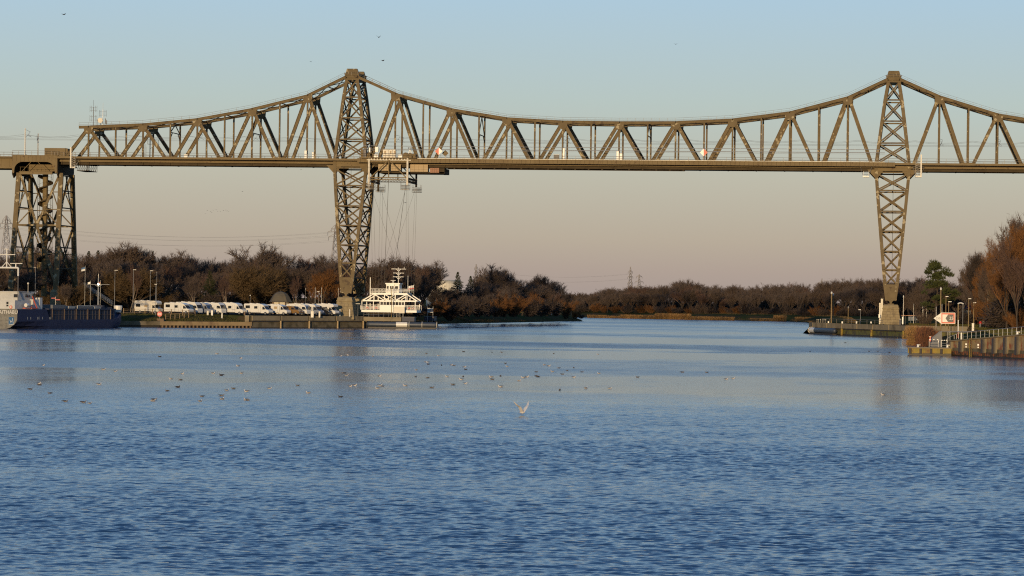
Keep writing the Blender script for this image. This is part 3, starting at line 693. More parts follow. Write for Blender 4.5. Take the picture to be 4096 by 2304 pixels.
# ------------------------------------------------------------------ ferry carriage riding on the main span
YC, YD = 763.2, 777.6
def cx_(px): return at(px, 640, YC).x
xl, xr, xm = cx_(1476.5), cx_(1630.5), cx_(1555.5)
car = thing('ferry_carriage', 'ferry carriage frame with pale perforated posts hanging from the deck beside the left tower', 'ferry carriage', (xm, YC, 44))
for Y, mt in ((YC, 'cream'), (YD, 'steel_dark_shade')):
    for x, zb in ((xl, 36.0), (xr, 37.2)):
        m = MB(); m.beam((x, Y, zb), (x, Y, 44.3), 0.46, 0.46)
        for k in range(int((44 - zb) / 0.32)):
            for e in (-0.11, 0.11): m.box((x + e, Y - 0.235, zb + 0.2 + k * 0.32), (0.10, 0.02, 0.14), 1)
        m.build('perforated_post', [M[mt], M['steel_dark_shade']], car)
    m = MB(); mtb = M['girder'] if Y == YC else M['steel_dark_shade']
    m.beam((xm, Y, 39.2), (xm, Y, 43.6), 0.22); m.beam((xm - 0.1, Y, 43.6), (xl + 0.4, Y, 39.0), 0.26); m.beam((xm + 0.1, Y, 43.6), (xr - 0.2, Y, 39.0), 0.26)
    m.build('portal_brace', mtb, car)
    m = MB(); m.beam((xl, Y, 39.1), (xr, Y, 39.1), 0.2, 0.16); m.beam((xl, Y, 38.5), (xr, Y, 38.5), 0.22, 0.2)
    n = 24
    for k in range(n):
        a, b = xl + (xr - xl) * k / n, xl + (xr - xl) * (k + 1) / n; m.beam((a, Y, 38.5 + 0.6 * (k % 2)), (b, Y, 39.1 - 0.6 * (k % 2)), 0.08)
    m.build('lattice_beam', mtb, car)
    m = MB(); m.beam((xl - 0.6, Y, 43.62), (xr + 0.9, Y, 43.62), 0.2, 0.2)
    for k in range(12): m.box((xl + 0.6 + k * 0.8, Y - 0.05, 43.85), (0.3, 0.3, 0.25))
    m.build('top_beam', M['cream'] if Y == YC else M['steel_dark_shade'], car)
m = MB()
for x in (xl + 0.4, xr + 0.2):
    for z in (39.0, 37.9): m.beam((x, YC, z), (x, YD, z), 0.22)
    for k in range(8):
        y0_, y1_ = YC + (YD - YC) * k / 8, YC + (YD - YC) * (k + 1) / 8; m.beam((x, y0_, 37.9), (x, y1_, 39.0), 0.14); m.beam((x, y1_, 37.9), (x, y0_, 39.0), 0.14)
m.build('cross_truss', M['steel_dark_shade'], car)
def basket(x, Y, zb, w_):
    m = MB(); m.span((x - w_ / 2, Y - 0.9, zb), (x + w_ / 2, Y + 0.9, zb + 0.12))
    for k in range(5):
        xx = x - w_ / 2 + w_ * k / 4
        for y in (Y - 0.9, Y + 0.9): m.tube((xx, y, zb), (xx, y, zb + (2.0 if k in (0, 4) else 1.2)), 0.035, n=4)
    for z in (0.45, 0.8, 1.2): m.path([(x - w_ / 2, Y - 0.9, zb + z), (x + w_ / 2, Y - 0.9, zb + z), (x + w_ / 2, Y + 0.9, zb + z), (x - w_ / 2, Y + 0.9, zb + z), (x - w_ / 2, Y - 0.9, zb + z)], 0.035, 4)
    m.build('basket', M['rail'], car)
basket(xl + 0.5, YC, 36.0, 2.0); basket(xr - 0.5, YC, 35.9, 2.2); basket(xl + 0.6, YD, 35.8, 2.2); basket(xr + 0.2, YD, 35.8, 2.3)
m = MB(); m.span((cx_(1438), YC - 0.6, 44.12), (cx_(1666), YC + 1.0, 44.26)); m.span((cx_(1446), YC - 0.65, 43.95), (cx_(1480), YC - 0.6, 44.12))
for k in range(14): x = cx_(1440 + k * 17); m.beam((x, YC - 0.55, 44.2), (x, YC - 0.55, 45.3), 0.05)
for z in (45.3, 44.8): m.tube((cx_(1440), YC - 0.55, z), (cx_(1665), YC - 0.55, z), 0.032, n=4)
m.build('platform', M['girder'], car)
for a, b in ((1531, 1552), (1553, 1568.5), (1569.5, 1581)):
    m = MB(); m.span((cx_(a), YC + 0.1, 44.27), (cx_(b), YC + 1.4, 46.25)); m.span((cx_(a) + 0.35, YC + 0.07, 45.25), (cx_(a) + 0.8, YC + 0.10, 46.0), 1); m.span((cx_(a) - 0.04, YC + 0.05, 46.25), (cx_(b) + 0.04, YC + 1.45, 46.33))
    m.build('switch_cabinet', [M['cream'], M['orange_box']], car)
for a, b, z0, z1 in ((1495.5, 1513, 44.3, 45.0), (1593.5, 1610.5, 44.3, 45.0), (1500.5, 1513, 45.7, 47.0), (1475.5, 1481, 45.6, 46.8)):
    m = MB(); m.span((cx_(a), YC - 0.2, z0), (cx_(b), YC + 0.6, z1)); m.tube((cx_((a + b) / 2), YC + 0.3, 44.2), (cx_((a + b) / 2), YC + 0.3, z0 + 0.1), 0.08, n=5); m.build('white_box', M['white'], car)
for c, w_ in ((1478, 1.15), (1488, 0.9), (1622, 1.2), (1640, 1.0), (1656, 0.8)):
    m = MB(); x = cx_(c); m.tube((x, YC, 44.9), (x, YC + 1.6, 44.9), w_ * 0.62, n=12); m.box((x, YC + 0.8, 44.4), (w_ * 1.5, 1.2, 0.35)); m.build('winch', M['girder'], car)
m = MB(); x = cx_(1447); m.span((x - 0.35, YC + 0.3, 44.2), (x + 0.3, YC + 1.1, 46.4)); m.span((cx_(1457) - 0.3, YC + 0.3, 44.2), (cx_(1457) + 0.4, YC + 1.0, 46.3), 1); m.build('control_cabinet', [M['girder'], M['wire']], car)
m = MB(); x = cx_(1638); m.tube((x, YC + 0.5, 45.4), (x, YC + 0.5, 46.9), 0.06, n=5)
for e in (-0.3, 0.3): m.ball((x + e, YC + 0.3, 46.8), (0.2, 0.2, 0.2))
m.beam((x - 0.5, YC + 0.5, 45.3), (x, YC + 0.5, 46.4), 0.1); m.beam((x + 0.5, YC + 0.5, 45.3), (x, YC + 0.5, 46.4), 0.1); m.build('floodlight', M['galv'], car)
YB = 765.3
def bx_(px): return at(px, 660, YB).x
for a, b, z0, z1, mt in ((1513, 1556, 40.95, 42.6, 'orange_box'), (1561, 1603, 40.95, 42.6, 'orange_box'), (1640, 1711.5, 40.75, 42.6, 'orange_box'), (1720, 1756.5, 40.55, 41.75, 'rust_box')):
    m = MB(); m.span((bx_(a), YB, z0), (bx_(b), YB + 2.2, z1))
    for k in range(1, 4): xx = bx_(a) + (bx_(b) - bx_(a)) * k / 4; m.span((xx - 0.02, YB - 0.012, z0), (xx + 0.02, YB, z1), 1)
    for k in range(1, 3): zz = z0 + (z1 - z0) * k / 3; m.span((bx_(a), YB - 0.01, zz - 0.015), (bx_(b), YB, zz + 0.015), 1)
    m.span((bx_(a) - 0.05, YB - 0.1, z0 - 0.14), (bx_(b) + 0.05, YB + 2.3, z0), 1); m.build('hung_cabin', [M[mt], M['steel_dark_shade']], car)
m = MB(); m.span((bx_(1515), YB + 0.4, 40.35), (bx_(1776), YB + 9.0, 40.75)); m.span((bx_(1757), YB + 0.4, 40.3), (bx_(1777), YB + 9, 41.7)); m.build('under_frame', M['steel_dark_shade'], car)

# ------------------------------------------------------------------ the hanging ferry
YG0, YG1 = 768.2, 774.6
def gx(px): return at(px, 1200, YG0).x
fer = thing('hanging_ferry', 'cream white ferry platform with lattice upper deck and wheelhouse hanging at the quay', 'ferry', (gx(1552), YG0, 4.2))
g0, g1 = gx(1446), gx(1668)
m = MB(); m.span((g0, YG0 - 0.4, 4.15), (g1, YG1 + 0.4, 4.75)); m.span((g0 + 1.2, YG0 + 0.3, 3.75), (g1 - 1.2, YG1 - 0.3, 4.15), 1); m.build('hull_platform', [M['white'], M['steel_dark_shade']], fer)
for Y in (YG0 - 0.35, YG1 + 0.35):
    for a, b in ((1443, 1521), (1619, 1670)):
        m = MB()
        for k in range(5): x = gx(a + (b - a) * k / 4); m.beam((x, Y, 4.75), (x, Y, 6.0), 0.09)
        for z in (5.05, 5.35, 5.65, 6.0): m.beam((gx(a), Y, z), (gx(b), Y, z), 0.09)
        m.build('railing', M['white'], fer)
    m = MB(); m.span((gx(1522), Y - 0.05, 4.75), (gx(1619), Y + 0.05, 6.05)); m.span((gx(1522), Y - 0.07, 6.85), (gx(1619), Y + 0.07, 7.0))
    for k in range(9): x = gx(1522 + 97 * k / 8); m.span((x - 0.06, Y - 0.07, 6.05), (x + 0.06, Y + 0.07, 6.85))
    m.build('side_wall', M['white'], fer)
    m = MB()
    for k in range(8):
        if k in (2, 5): continue
        xa, xb = gx(1522 + 97 * k / 8) + 0.07, gx(1522 + 97 * (k + 1) / 8) - 0.07; m.span((xa, Y - 0.02, 6.06), (xb, Y + 0.02, 6.84))
    m.build('window', M['glass'], fer)
    m = MB()
    for px in (1449, 1495, 1521, 1619, 1662): m.beam((gx(px), Y, 4.75), (gx(px), Y, 7.0), 0.18)
    m.build('stanchion', M['white'], fer)
    for px in (1471, 1507, 1638):
        m = MB(); x = gx(px)
        for e in (-1, 1): m.beam((x + e * 0.33, Y - 0.06, 5.05), (x, Y - 0.06, 5.55), 0.16, 0.03)
        m.build('chevron_mark', M['red'], fer)
m = MB(); m.span((g0 + 0.1, YG0 - 0.5, 6.95), (g1 - 0.1, YG1 + 0.5, 7.12)); m.build('roof', M['white'], fer)
for Y in (YG0, YG1):
    m = MB(); ca, cb = gx(1452), gx(1668); ta, tb = gx(1493), gx(1629)
    m.beam((ca, Y, 7.2), (cb, Y, 7.2), 0.2); m.beam((ta - 0.2, Y, 8.85), (tb + 0.2, Y, 8.85), 0.28)
    m.beam((ca, Y, 7.2), (ta, Y, 8.85), 0.26); m.beam((cb, Y, 7.2), (tb, Y, 8.85), 0.26)
    xs_ = [gx(1496), gx(1538), gx(1581), gx(1624)]
    for x in xs_: m.beam((x, Y, 7.2), (x, Y, 8.85), 0.24)
    m.beam((xs_[0], Y, 8.85), (xs_[1], Y, 7.2), 0.24); m.beam((xs_[1], Y, 8.85), (xs_[2], Y, 7.2), 0.2); m.beam((xs_[1], Y, 7.2), (xs_[2], Y, 8.85), 0.2); m.beam((xs_[2], Y, 7.2), (xs_[3], Y, 8.85), 0.24)
    m.build('lattice_girder', M['white'], fer)
u0, u1 = gx(1479), gx(1629)
m = MB(); m.span((u0, YG0 - 0.1, 8.95), (u1, YG1 + 0.1, 9.2)); m.build('upper_deck', M['white'], fer)
m = MB()
for Y in (YG0, YG1):
    for k in range(15): x = u0 + (u1 + 0.6 - u0) * k / 14; m.beam((x, Y, 9.2), (x, Y, 10.25), 0.07)
    for z in (9.55, 9.9, 10.25): m.beam((u0, Y, z), (u1 + 0.6, Y, z), 0.07)
m.build('upper_railing', M['white'], fer)
h0, h1, hm = gx(1540), gx(1594), gx(1563)
m = MB(); m.prism([(h0, 9.2), (h1, 9.2), (h1 - 0.05, 11.5), (h0 + 0.05, 11.5)], 'y', YG0 + 1.2, YG1 - 1.2); m.span((h0 - 0.15, YG0 + 1.0, 11.5), (h1 + 0.15, YG1 - 1.0, 11.8)); m.span((gx(1554), YG0 + 0.9, 9.2), (gx(1574), YG0 + 1.19, 11.5))
m.build('wheelhouse', M['white'], fer)
for a, b in ((1543, 1551), (1556.5, 1571.5), (1577, 1589)):
    m = MB(); yy0 = YG0 + (1.15 if a != 1556.5 else 0.85); m.span((gx(a), yy0, 10.2), (gx(b), yy0 + 0.04, 11.0)); m.build('window', M['glass'], fer)
m = MB(); x = gx(1584.5); y = (YG0 + YG1) / 2
m.tube((x, y, 11.7), (x, y, 15.9), 0.13, 0.08, n=6)
for z, wl, wr in ((15.5, 1.9, 2.0), (14.45, 1.45, 1.45), (13.45, 1.45, 1.45)):
    m.beam((x - wl, y, z), (x + wr, y, z), 0.12); m.beam((x, y, z - 0.65), (x - 0.6, y, z), 0.1); m.beam((x, y, z - 0.65), (x + 0.6, y, z), 0.1)
m.beam((x + 1.45, y, 15.5), (x + 1.5, y, 16.05), 0.08); m.build('signal_mast', M['white'], fer)
m = MB(); x = gx(1567); m.tube((x, y - 1.4, 11.8), (x, y - 1.4, 12.4), 0.1, n=5); m.box((x, y - 1.4, 12.5), (1.3, 0.1, 0.1)); m.ball((x, y - 1.4, 12.1), (0.25, 0.25, 0.25)); m.build('radar', M['white'], fer)
m = MB(); m.tube((gx(1464), YG1, 4.5), (gx(1463), YG1, 13.2), 0.17, 0.13, n=7); m.build('guide_post', M['white'], fer)
m = MB()
def cab(p, q, r=0.022): m.tube(p, q, r, n=4)
for Y, Yg, dx in ((YC, YG0 + 0.3, 0.0), (YD, YG1 - 0.3, 0.35)):
    gl, gr = gx(1497) + dx, gx(1628) + dx
    for e in (-0.35, 0.3):
        cab((xl + 0.9 + e, Y, 37.5 if Y == YD else 36.2), (gl + e * 1.3, Yg, 9.0)); cab((xr + e * 0.6, Y, 37.0), (gr + e * 1.2, Yg, 9.0))
    cab((xl + 0.8, Y, 36.2), (gr - 0.3, Yg, 9.0)); cab((xr - 0.4, Y, 36.2), (gl + 0.3, Yg, 9.0))
cab((xm, YC, 38.4), (gx(1531), YG0 + 1.4, 9.2), 0.05); cab((xm + 2.2, YD, 38.4), (gx(1552), YG1 - 1.4, 9.2), 0.05)
m.build('hoist_rope', M['cable'], fer)
def flag(name, label, px, py, Y, w_, h_, stripes, zb, wave=0.15):
    p = at(px, py, Y); t = thing(name, label, 'flag', (p.x, Y, zb)); e = 1 if w_ > 0 else -1
    m = MB(); m.tube((p.x, Y, zb), (p.x, Y, p.z + 0.3), 0.05, 0.035, n=5); m.build('flagpole', M['galv'], t)
    n = 8; m = MB(); k = len(stripes)
    for i in range(n):
        for j in range(k):
            def pt(u, v, o): return (p.x + w_ * u, Y + wave * math.sin(u * 6) * u + o, p.z - h_ * v - 0.25 * abs(w_) * u)
            m.loft([[pt(i / n, j / k, 0), pt(i / n, (j + 1) / k, 0), pt(i / n, (j + 1) / k, 0.02), pt(i / n, j / k, 0.02)], [pt((i + 1) / n, j / k, 0), pt((i + 1) / n, (j + 1) / k, 0), pt((i + 1) / n, (j + 1) / k, 0.02), pt((i + 1) / n, j / k, 0.02)]], mi=j)
    m.build('cloth', [M[s_] for s_ in stripes], t)
flag('flag', 'white and red flag with red emblem flying from the stern pole of the ferry', 1656, 1140, YG1, -1.55, 0.95, ('white', 'white', 'red'), 6.8)
p = at(1632, 1102, YG0 + 1); t = thing('signal_pole', 'slim pale pole standing at the right edge of the ferry upper deck', 'pole', (p.x, YG0 + 1, 6.8)); m = MB(); m.tube((p.x, YG0 + 1, 6.8), (p.x, YG0 + 1, p.z), 0.07, 0.05, n=5); m.build('pole', M['white'], t); m = MB(); m.ball((p.x, YG0 + 1, p.z), (0.09, 0.09, 0.12)); m.build('top_cap', M['galv'], t)
# ------------------------------------------------------------------ banks
M['grass'] = mat('winter_grass', (0.062, 0.062, 0.020), spec=0.0, rough=0.95, var=(0.040, 0.046, 0.016), scale=0.35, var2=(0.105, 0.075, 0.035), scale2=0.15, thr=(0.5, 0.65))
M['bank'] = mat('bank_earth', (0.085, 0.060, 0.032), spec=0.0, rough=0.95, var=(0.055, 0.042, 0.024), scale=0.5, var2=(0.045, 0.05, 0.018), scale2=0.2, thr=(0.45, 0.6))
M['asphalt'] = mat('asphalt', (0.05, 0.048, 0.045), spec=0.0, rough=0.9, var=(0.065, 0.06, 0.055), scale=0.5)
M['path'] = mat('gravel_path', (0.20, 0.16, 0.13), spec=0.0, rough=0.95, var=(0.15, 0.125, 0.10), scale=0.8)
M['moss'] = mat('mossy_sheet_piling', (0.15, 0.125, 0.022), 0.85, var=(0.075, 0.085, 0.018), scale=0.9, var2=(0.05, 0.04, 0.02), scale2=0.7, thr=(0.5, 0.65))
M['weed'] = mat('wet_black_weed', (0.022, 0.018, 0.012), 0.6, var=(0.04, 0.028, 0.015), scale=1.5)
M['rusty'] = mat('rust_streaked_concrete', (0.37, 0.265, 0.12), 0.85, var=(0.26, 0.18, 0.09), scale=1.2, var2=(0.24, 0.075, 0.03), scale2=0.8, thr=(0.5, 0.62))
M['rust_base'] = mat('rusty_sheet_piling', (0.20, 0.07, 0.025), 0.85, var=(0.11, 0.045, 0.02), scale=2.0, var2=(0.03, 0.022, 0.015), scale2=1.2, thr=(0.45, 0.6))
M['grey_fender'] = mat('grey_rubber', (0.055, 0.045, 0.04), 0.7)
M['yellow_pile'] = mat('yellow_mossy_steel', (0.30, 0.20, 0.02), 0.75, var=(0.20, 0.15, 0.02), scale=1.3, var2=(0.13, 0.055, 0.02), scale2=0.9, thr=(0.5, 0.62))

def shore_land(name, pts, tail, label_mats):
    """pts: (x, y, kind); land lies to the left when walking along pts. kind q quay, g grass behind a low wall, n natural"""
    prof = {'q': [(0.45, 2.95), (0.9, 2.96), (1.6, 2.97), (2.5, 2.98)], 'g': [(0.45, 1.45), (3.0, 1.75), (8.0, 2.6), (13, 3.15)], 'n': [(-1.0, -0.6), (1.8, 0.75), (6, 2.0), (14, 2.9)],
            'w': [(0.45, 2.0), (1.5, 2.0), (4, 2.05), (9, 2.3)], 'h': [(0.45, 3.5), (1.5, 3.5), (4, 3.5), (9, 3.5)]}
    rows = [[], [], [], []]
    for i, (x, y, k) in enumerate(pts):
        a = Vector(pts[max(0, i - 1)][:2]); b = Vector(pts[min(len(pts) - 1, i + 1)][:2]); d = (b - a).normalized(); nrm = Vector((-d.y, d.x))
        for r_, (o, z) in enumerate(prof[k]): rows[r_].append((x + nrm.x * o, y + nrm.y * o, z))
    m = MB(); n = len(pts)
    for r_ in range(3):
        vs = rows[r_] + rows[r_ + 1]; m.add(vs, [(i, i + 1, n + i + 1, n + i) for i in range(n - 1)], 1 if r_ < 2 else 0)
    m.add(rows[3] + [(x, y, 3.2) for x, y in tail], [tuple(range(n + len(tail)))], 0)
    return tag(m.build(name, label_mats), None, None, kind='structure')
LB = [(-330, -200, 'n'), (-262, 440, 'g'), (-207, 640, 'g'), (-196, 691, 'g'), (-186, 694.8, 'g'), (-185, 695.2, 'g'), (-177, 702, 'g'), (-158.8, 722.6, 'g'), (-158.0, 723.5, 'q'), (-137.5, 763.6, 'q'), (-138.8, 772, 'q'), (-135.6, 803, 'q'), (-137, 807, 'n'),
      (-140.5, 870, 'n'), (-140.5, 920, 'n'), (-139.5, 958, 'n'), (-132.5, 1001, 'n'), (-126, 1075, 'n'), (-119.5, 1143, 'n'), (-128, 1166, 'n'), (-175, 1195, 'n'), (-420, 1290, 'n'), (-3000, 1500, 'n')]
shore_land('left_bank_ground', LB, [(-3000, -200)], [M['grass'], M['bank']])
RB = [(-3000, 1700, 'n'), (-420, 1490, 'n'), (-138.5, 1397, 'n'), (-100.8, 1366, 'n'), (-72, 1335, 'n'), (-48, 1318, 'n'), (-38, 1260, 'n'), (-31, 1120, 'n'), (-26, 900, 'n'), (-24.5, 800, 'n'), (-22, 786, 'q'), (2, 725, 'q'), (16.5, 722, 'q'), (17.2, 719, 'n'),
      (12, 670, 'n'), (6.5, 628, 'n'), (3.5, 596, 'n'), (6.5, 520, 'n'), (8.2, 484, 'n'), (8.4, 481.0, 'w'), (12, 472.6, 'w'), (20, 456, 'h'), (26, 443.3, 'h'), (27, 440, 'n'), (45, 300, 'n'), (60, -200, 'n')]
shore_land('right_bank_ground', RB, [(3000, -200), (3000, 9000), (-3000, 9000)], [M['grass'], M['bank']])
m = MB(); m.add([(-196, 712, 3.22), (-176, 722, 3.22), (-140, 766, 3.22), (-134, 797, 3.22), (-146, 812, 3.22), (-172, 790, 3.22), (-214, 760, 3.22)], [tuple(range(7))]); m.build('parking_lot', M['asphalt'])['kind'] = 'structure'
m = MB(); m.add([(22, 700, 3.23), (25, 700, 3.23), (28, 760, 3.23), (14, 800, 3.23), (0, 840, 3.23), (-3, 840, 3.23), (11, 797, 3.23), (24, 757, 3.23)], [(0, 1, 2, 7), (7, 2, 3, 6), (6, 3, 4, 5)]); m.build('footpath', M['path'])['kind'] = 'structure'

# quay walls
def quay(label, pts, bands, joint=8.0, panel_gap=0.0, post=None, thick=0.8, name='quay_wall'):
    """pts: walked with the land to the left; bands: (name, z0, z1, set-back, material, gap width)"""
    t = thing(name, label, 'quay wall', (*pts[0], 0))
    for nm, z0, z1, sb, mt, gap in bands:
        m = MB()
        for a, b in zip(pts, pts[1:]):
            a, b = Vector(a), Vector(b); d = (b - a).normalized(); nl = Vector((-d.y, d.x)); Lg = (b - a).length; k = max(1, round(Lg / joint))
            for i in range(k):
                p = a + d * (Lg * i / k + gap / 2) + nl * (sb + thick / 2); q = a + d * (Lg * (i + 1) / k - gap / 2) + nl * (sb + thick / 2)
                zz0, zz1 = (z0, z1) if not callable(z1) else (z0, z1(p.x))
                m.beam((p.x, p.y, (zz0 + zz1) / 2), (q.x, q.y, (z0 + (z1(q.x) if callable(z1) else z1)) / 2), zz1 - zz0, thick, up=(nl.x, nl.y, 0))
        m.build(nm, M[mt], t)
    return t
t = quay('long concrete quay wall under the parked motorhomes and the left tower', [(-158, 723.5), (-137.5, 763.6), (-138.8, 772), (-135.6, 803)], [('upper_band', 1.85, 3.05, 0, 'concrete', 0.5), ('backing', 1.6, 2.95, 0.35, 'concrete_dark', 0), ('ledge', 1.55, 1.75, -0.05, 'weed', 0), ('lower_band', 0.12, 1.55, 0.25, 'concrete_dark', 0.06), ('tidal_strip', -0.6, 0.14, 0.2, 'weed', 0)], 11.2)
for f in (0.245, 0.5, 0.76, 1.0):
    p = Vector((-158, 723.5)).lerp(Vector((-137.5, 763.6)), f); m = MB(); m.tube((p.x + 0.2, p.y - 0.2, 0), (p.x + 0.2, p.y - 0.2, 1.8), 0.22, n=8); m.build('fender_pile', M['orange_box'], t)
M['ochre_conc'] = mat('ochre_concrete', (0.30, 0.20, 0.09), 0.9, var=(0.36, 0.25, 0.115), scale=0.5, var2=(0.19, 0.12, 0.06), scale2=0.4, thr=(0.52, 0.68))
t = quay('low ochre concrete wall on dark piles below the grass slope', [(-176, 702.6), (-158, 723.5)], [('capping_beam', 0.55, 1.5, 0, 'ochre_conc', 0.04), ('tidal_strip', -0.6, 0.56, 0.5, 'weed', 0)], 9)
for k in range(24):
    p = Vector((-176, 702.6)).lerp(Vector((-158, 723.5)), (k + 0.5) / 24); m = MB(); m.tube((p.x, p.y + 0.35, -0.5), (p.x, p.y + 0.35, 0.6), 0.24, n=7); m.build('pile', M['wood'], t)
quay('low wall toned dark for its shade beside the ship bow under the shaded grass', [(-207, 640), (-196, 691), (-185.6, 694.9), (-176, 702.6)], [('capping_beam', 0.55, 1.5, 0, 'concrete_dark', 0.04), ('tidal_strip', -0.6, 0.56, 0.3, 'weed', 0)], 9)  # dark concrete puts the shade on this stretch into its colour
t = quay('mossy quay wall under the right tower with pale concrete panels', [(-23.2, 795), (-22, 786), (2, 725), (17, 721.8)], [('upper_band', 1.75, 3.0, 0, 'concrete', 0.55), ('backing', 1.5, 2.95, 0.35, 'concrete_dark', 0), ('ledge', 1.5, 1.66, -0.03, 'weed', 0), ('lower_band', 0.28, 1.5, 0.25, 'moss', 0.05), ('tidal_strip', -0.6, 0.3, 0.2, 'weed', 0)], 10.5)
for f in (0.34, 0.66, 0.985):
    p = Vector((-22, 786)).lerp(Vector((2, 725)), f); m = MB(); m.tube((p.x - 0.1, p.y - 0.15, 0.1), (p.x - 0.1, p.y - 0.15, 1.7), 0.3, n=8); m.build('fender_pile', M['yellow_pile'], t)
# near quay at the right edge, rising towards the viewer
NA, NB = Vector((8.2, 481.4)), Vector((26, 443.4)); nd_ = (NB - NA).normalized(); nn = Vector((-nd_.y, nd_.x)); NL = (NB - NA).length
def nz(x): return 2.16 + (x - 8.2) / 11.0 * 1.48
t = thing('quay_wall', 'rust streaked concrete quay wall rising to the right edge, ribbed with grey fenders', 'quay wall', (NA.x, NA.y, 0))
def nbeam(m, s0, s1, z0, z1, sb, th, mi=None):
    p = NA + nd_ * s0 + nn * (sb + th / 2); q = NA + nd_ * s1 + nn * (sb + th / 2)
    h = th / 2; P = []
    for c, zb, zt in ((p, z0(p.x) if callable(z0) else z0, z1(p.x) if callable(z1) else z1), (q, z0(q.x) if callable(z0) else z0, z1(q.x) if callable(z1) else z1)):
        for o in (-h, h): P += [(c.x + nn.x * o, c.y + nn.y * o, zb), (c.x + nn.x * o, c.y + nn.y * o, zt)]
    m.add(P, [(0, 1, 3, 2), (4, 6, 7, 5), (0, 4, 5, 1), (2, 3, 7, 6), (1, 5, 7, 3), (0, 2, 6, 4)], mi)
m = MB(); nbeam(m, 0, NL, 0.8, nz, 0.2, 0.6); m.build('wall_face', M['rusty'], t)
m = MB(); nbeam(m, 0, NL, lambda x: nz(x) + 0.0, lambda x: nz(x) + 0.16, -0.12, 1.3); m.build('coping', M['concrete'], t)
m = MB(); nbeam(m, 0, NL, 0.78, 1.3, 0.08, 0.2); m.build('skirting_band', M['concrete_dark'], t)
m = MB(); nbeam(m, 0, NL, 0.22, 0.8, 0.05, 0.7)
for k in range(60): nbeam(m, k * NL / 60, k * NL / 60 + 0.35, 0.2, 0.76, -0.06, 0.14)
m.build('sheet_piling', M['rust_base'], t)
m = MB(); nbeam(m, 0, NL, -0.6, 0.22, 0.0, 0.8); m.build('tidal_strip', M['weed'], t)
for k, s_ in enumerate((0.15, 4.1, 11.9, 15.6, 19.4, 23.2, 27.0, 30.8, 34.6, 38.4)):
    m = MB(); nbeam(m, s_ + 0.62, s_ + 1.05, 0.7, lambda x: nz(x) - 0.02, -0.18, 0.4); m.build('pilaster', M['concrete'], t)
    m = MB(); nbeam(m, s_, s_ + 0.58, 0.62, lambda x: nz(x) - 0.06, -0.34, 0.5); m.build('fender', M['grey_fender'], t)
for s_ in (6.0, 10.2):
    m = MB(); p = NA + nd_ * s_ - nn * -0.1
    m.box((p.x, p.y, 1.9), (0.25, 0.25, 0.28)); m.box((p.x, p.y, 1.5), (0.2, 0.25, 0.2)); m.build('white_bracket', M['white'], t)
t = thing('quay_ladder', 'yellowish steel ladder on the rust streaked quay wall', 'ladder', (NA.x + nd_.x * 8.2, NA.y + nd_.y * 8.2, 0.2))
m = MB()
for s_ in (7.9, 8.5):
    p = NA + nd_ * s_ - nn * 0.25; m.tube((p.x, p.y, 0.0), (p.x, p.y, nz(p.x) + 0.3), 0.07, n=5)
m.build('side_rail', M['yellow_pile'], t); m = MB()
for k in range(11):
    p, q = NA + nd_ * 7.9 - nn * 0.25, NA + nd_ * 8.5 - nn * 0.25; m.tube((p.x, p.y, 0.2 + k * 0.27), (q.x, q.y, 0.2 + k * 0.27), 0.04, n=4)
m.build('rung', M['yellow_pile'], t)
# railing along the near quay
t = thing('railing', 'galvanised railing rising along the rust streaked quay at the right edge', 'railing', (NA.x, NA.y, 2.2))
m = MB(); pr = [NA + nd_ * (k * 1.52) + nn * 1.0 for k in range(2, 28)]
for p in pr: m.tube((p.x, p.y, nz(p.x) + 0.1), (p.x, p.y, nz(p.x) + 1.28), 0.032, n=5)
m.build('posts', M['galv'], t)['label'] = 'row of upright railing posts'
for z in (1.28, 0.62):
    m = MB(); m.path([(p.x, p.y, nz(p.x) + z) for p in pr], 0.036 if z > 1 else 0.018, 5); m.build('rail_bar', M['galv'], t)
# low mossy landing stage in front of the reeds
t = thing('landing_stage', 'low yellow mossy landing stage with dark notches in front of the reeds', 'landing stage', (1.7, 479, 0))
m = MB(); m.span((1.75, 478.6, 0.35), (8.6, 483.6, 1.12)); m.build('pile_face', M['yellow_pile'], t)
m = MB(); m.span((1.65, 478.5, 1.12), (8.5, 483.7, 1.28)); m.build('deck', M['concrete'], t)
m = MB(); m.span((1.9, 478.75, -0.6), (8.6, 483.5, 0.36)); m.build('tidal_strip', M['weed'], t)
for k in range(4):
    x = 2.15 + 1.63 * k; m = MB(); m.tube((x, 478.55, 0.3), (x, 478.55, 1.08), 0.2, n=8); m.build('fender', M['grey_fender'], t); m = MB(); m.span((x + 0.24, 478.45, 0.3), (x + 0.42, 478.7, 1.1)); m.build('strut', M['yellow_pile'], t)
def bollard(x, y, z, label, s=1.0):
    t = thing('bollard', label, 'bollard', (x, y, z), group='white mooring bollards on the right quay')
    m = MB(); m.lathe([(0.24 * s, 0), (0.20 * s, 0.1), (0.19 * s, 0.38 * s), (0.24 * s, 0.44 * s), (0.2 * s, 0.52 * s)], (x, y, z), 10); m.build('post', M['white'], t)
    m = MB(); m.tube((x, y, z + 0.42 * s), (x + 0.42 * s, y, z + 0.40 * s), 0.10 * s, n=6); m.build('horn', M['cream'], t)
bollard(3.35, 479.4, 1.28, 'pale bollard at the left end of the mossy landing stage', 0.9); bollard(8.0, 480.6, 1.28, 'pale bollard on the landing stage beside the first grey fender', 0.9)
p = NA + nd_ * 22.5 + nn * 0.5; bollard(p.x, p.y, nz(p.x) + 0.16, 'white bollard on the high end of the rust streaked quay')
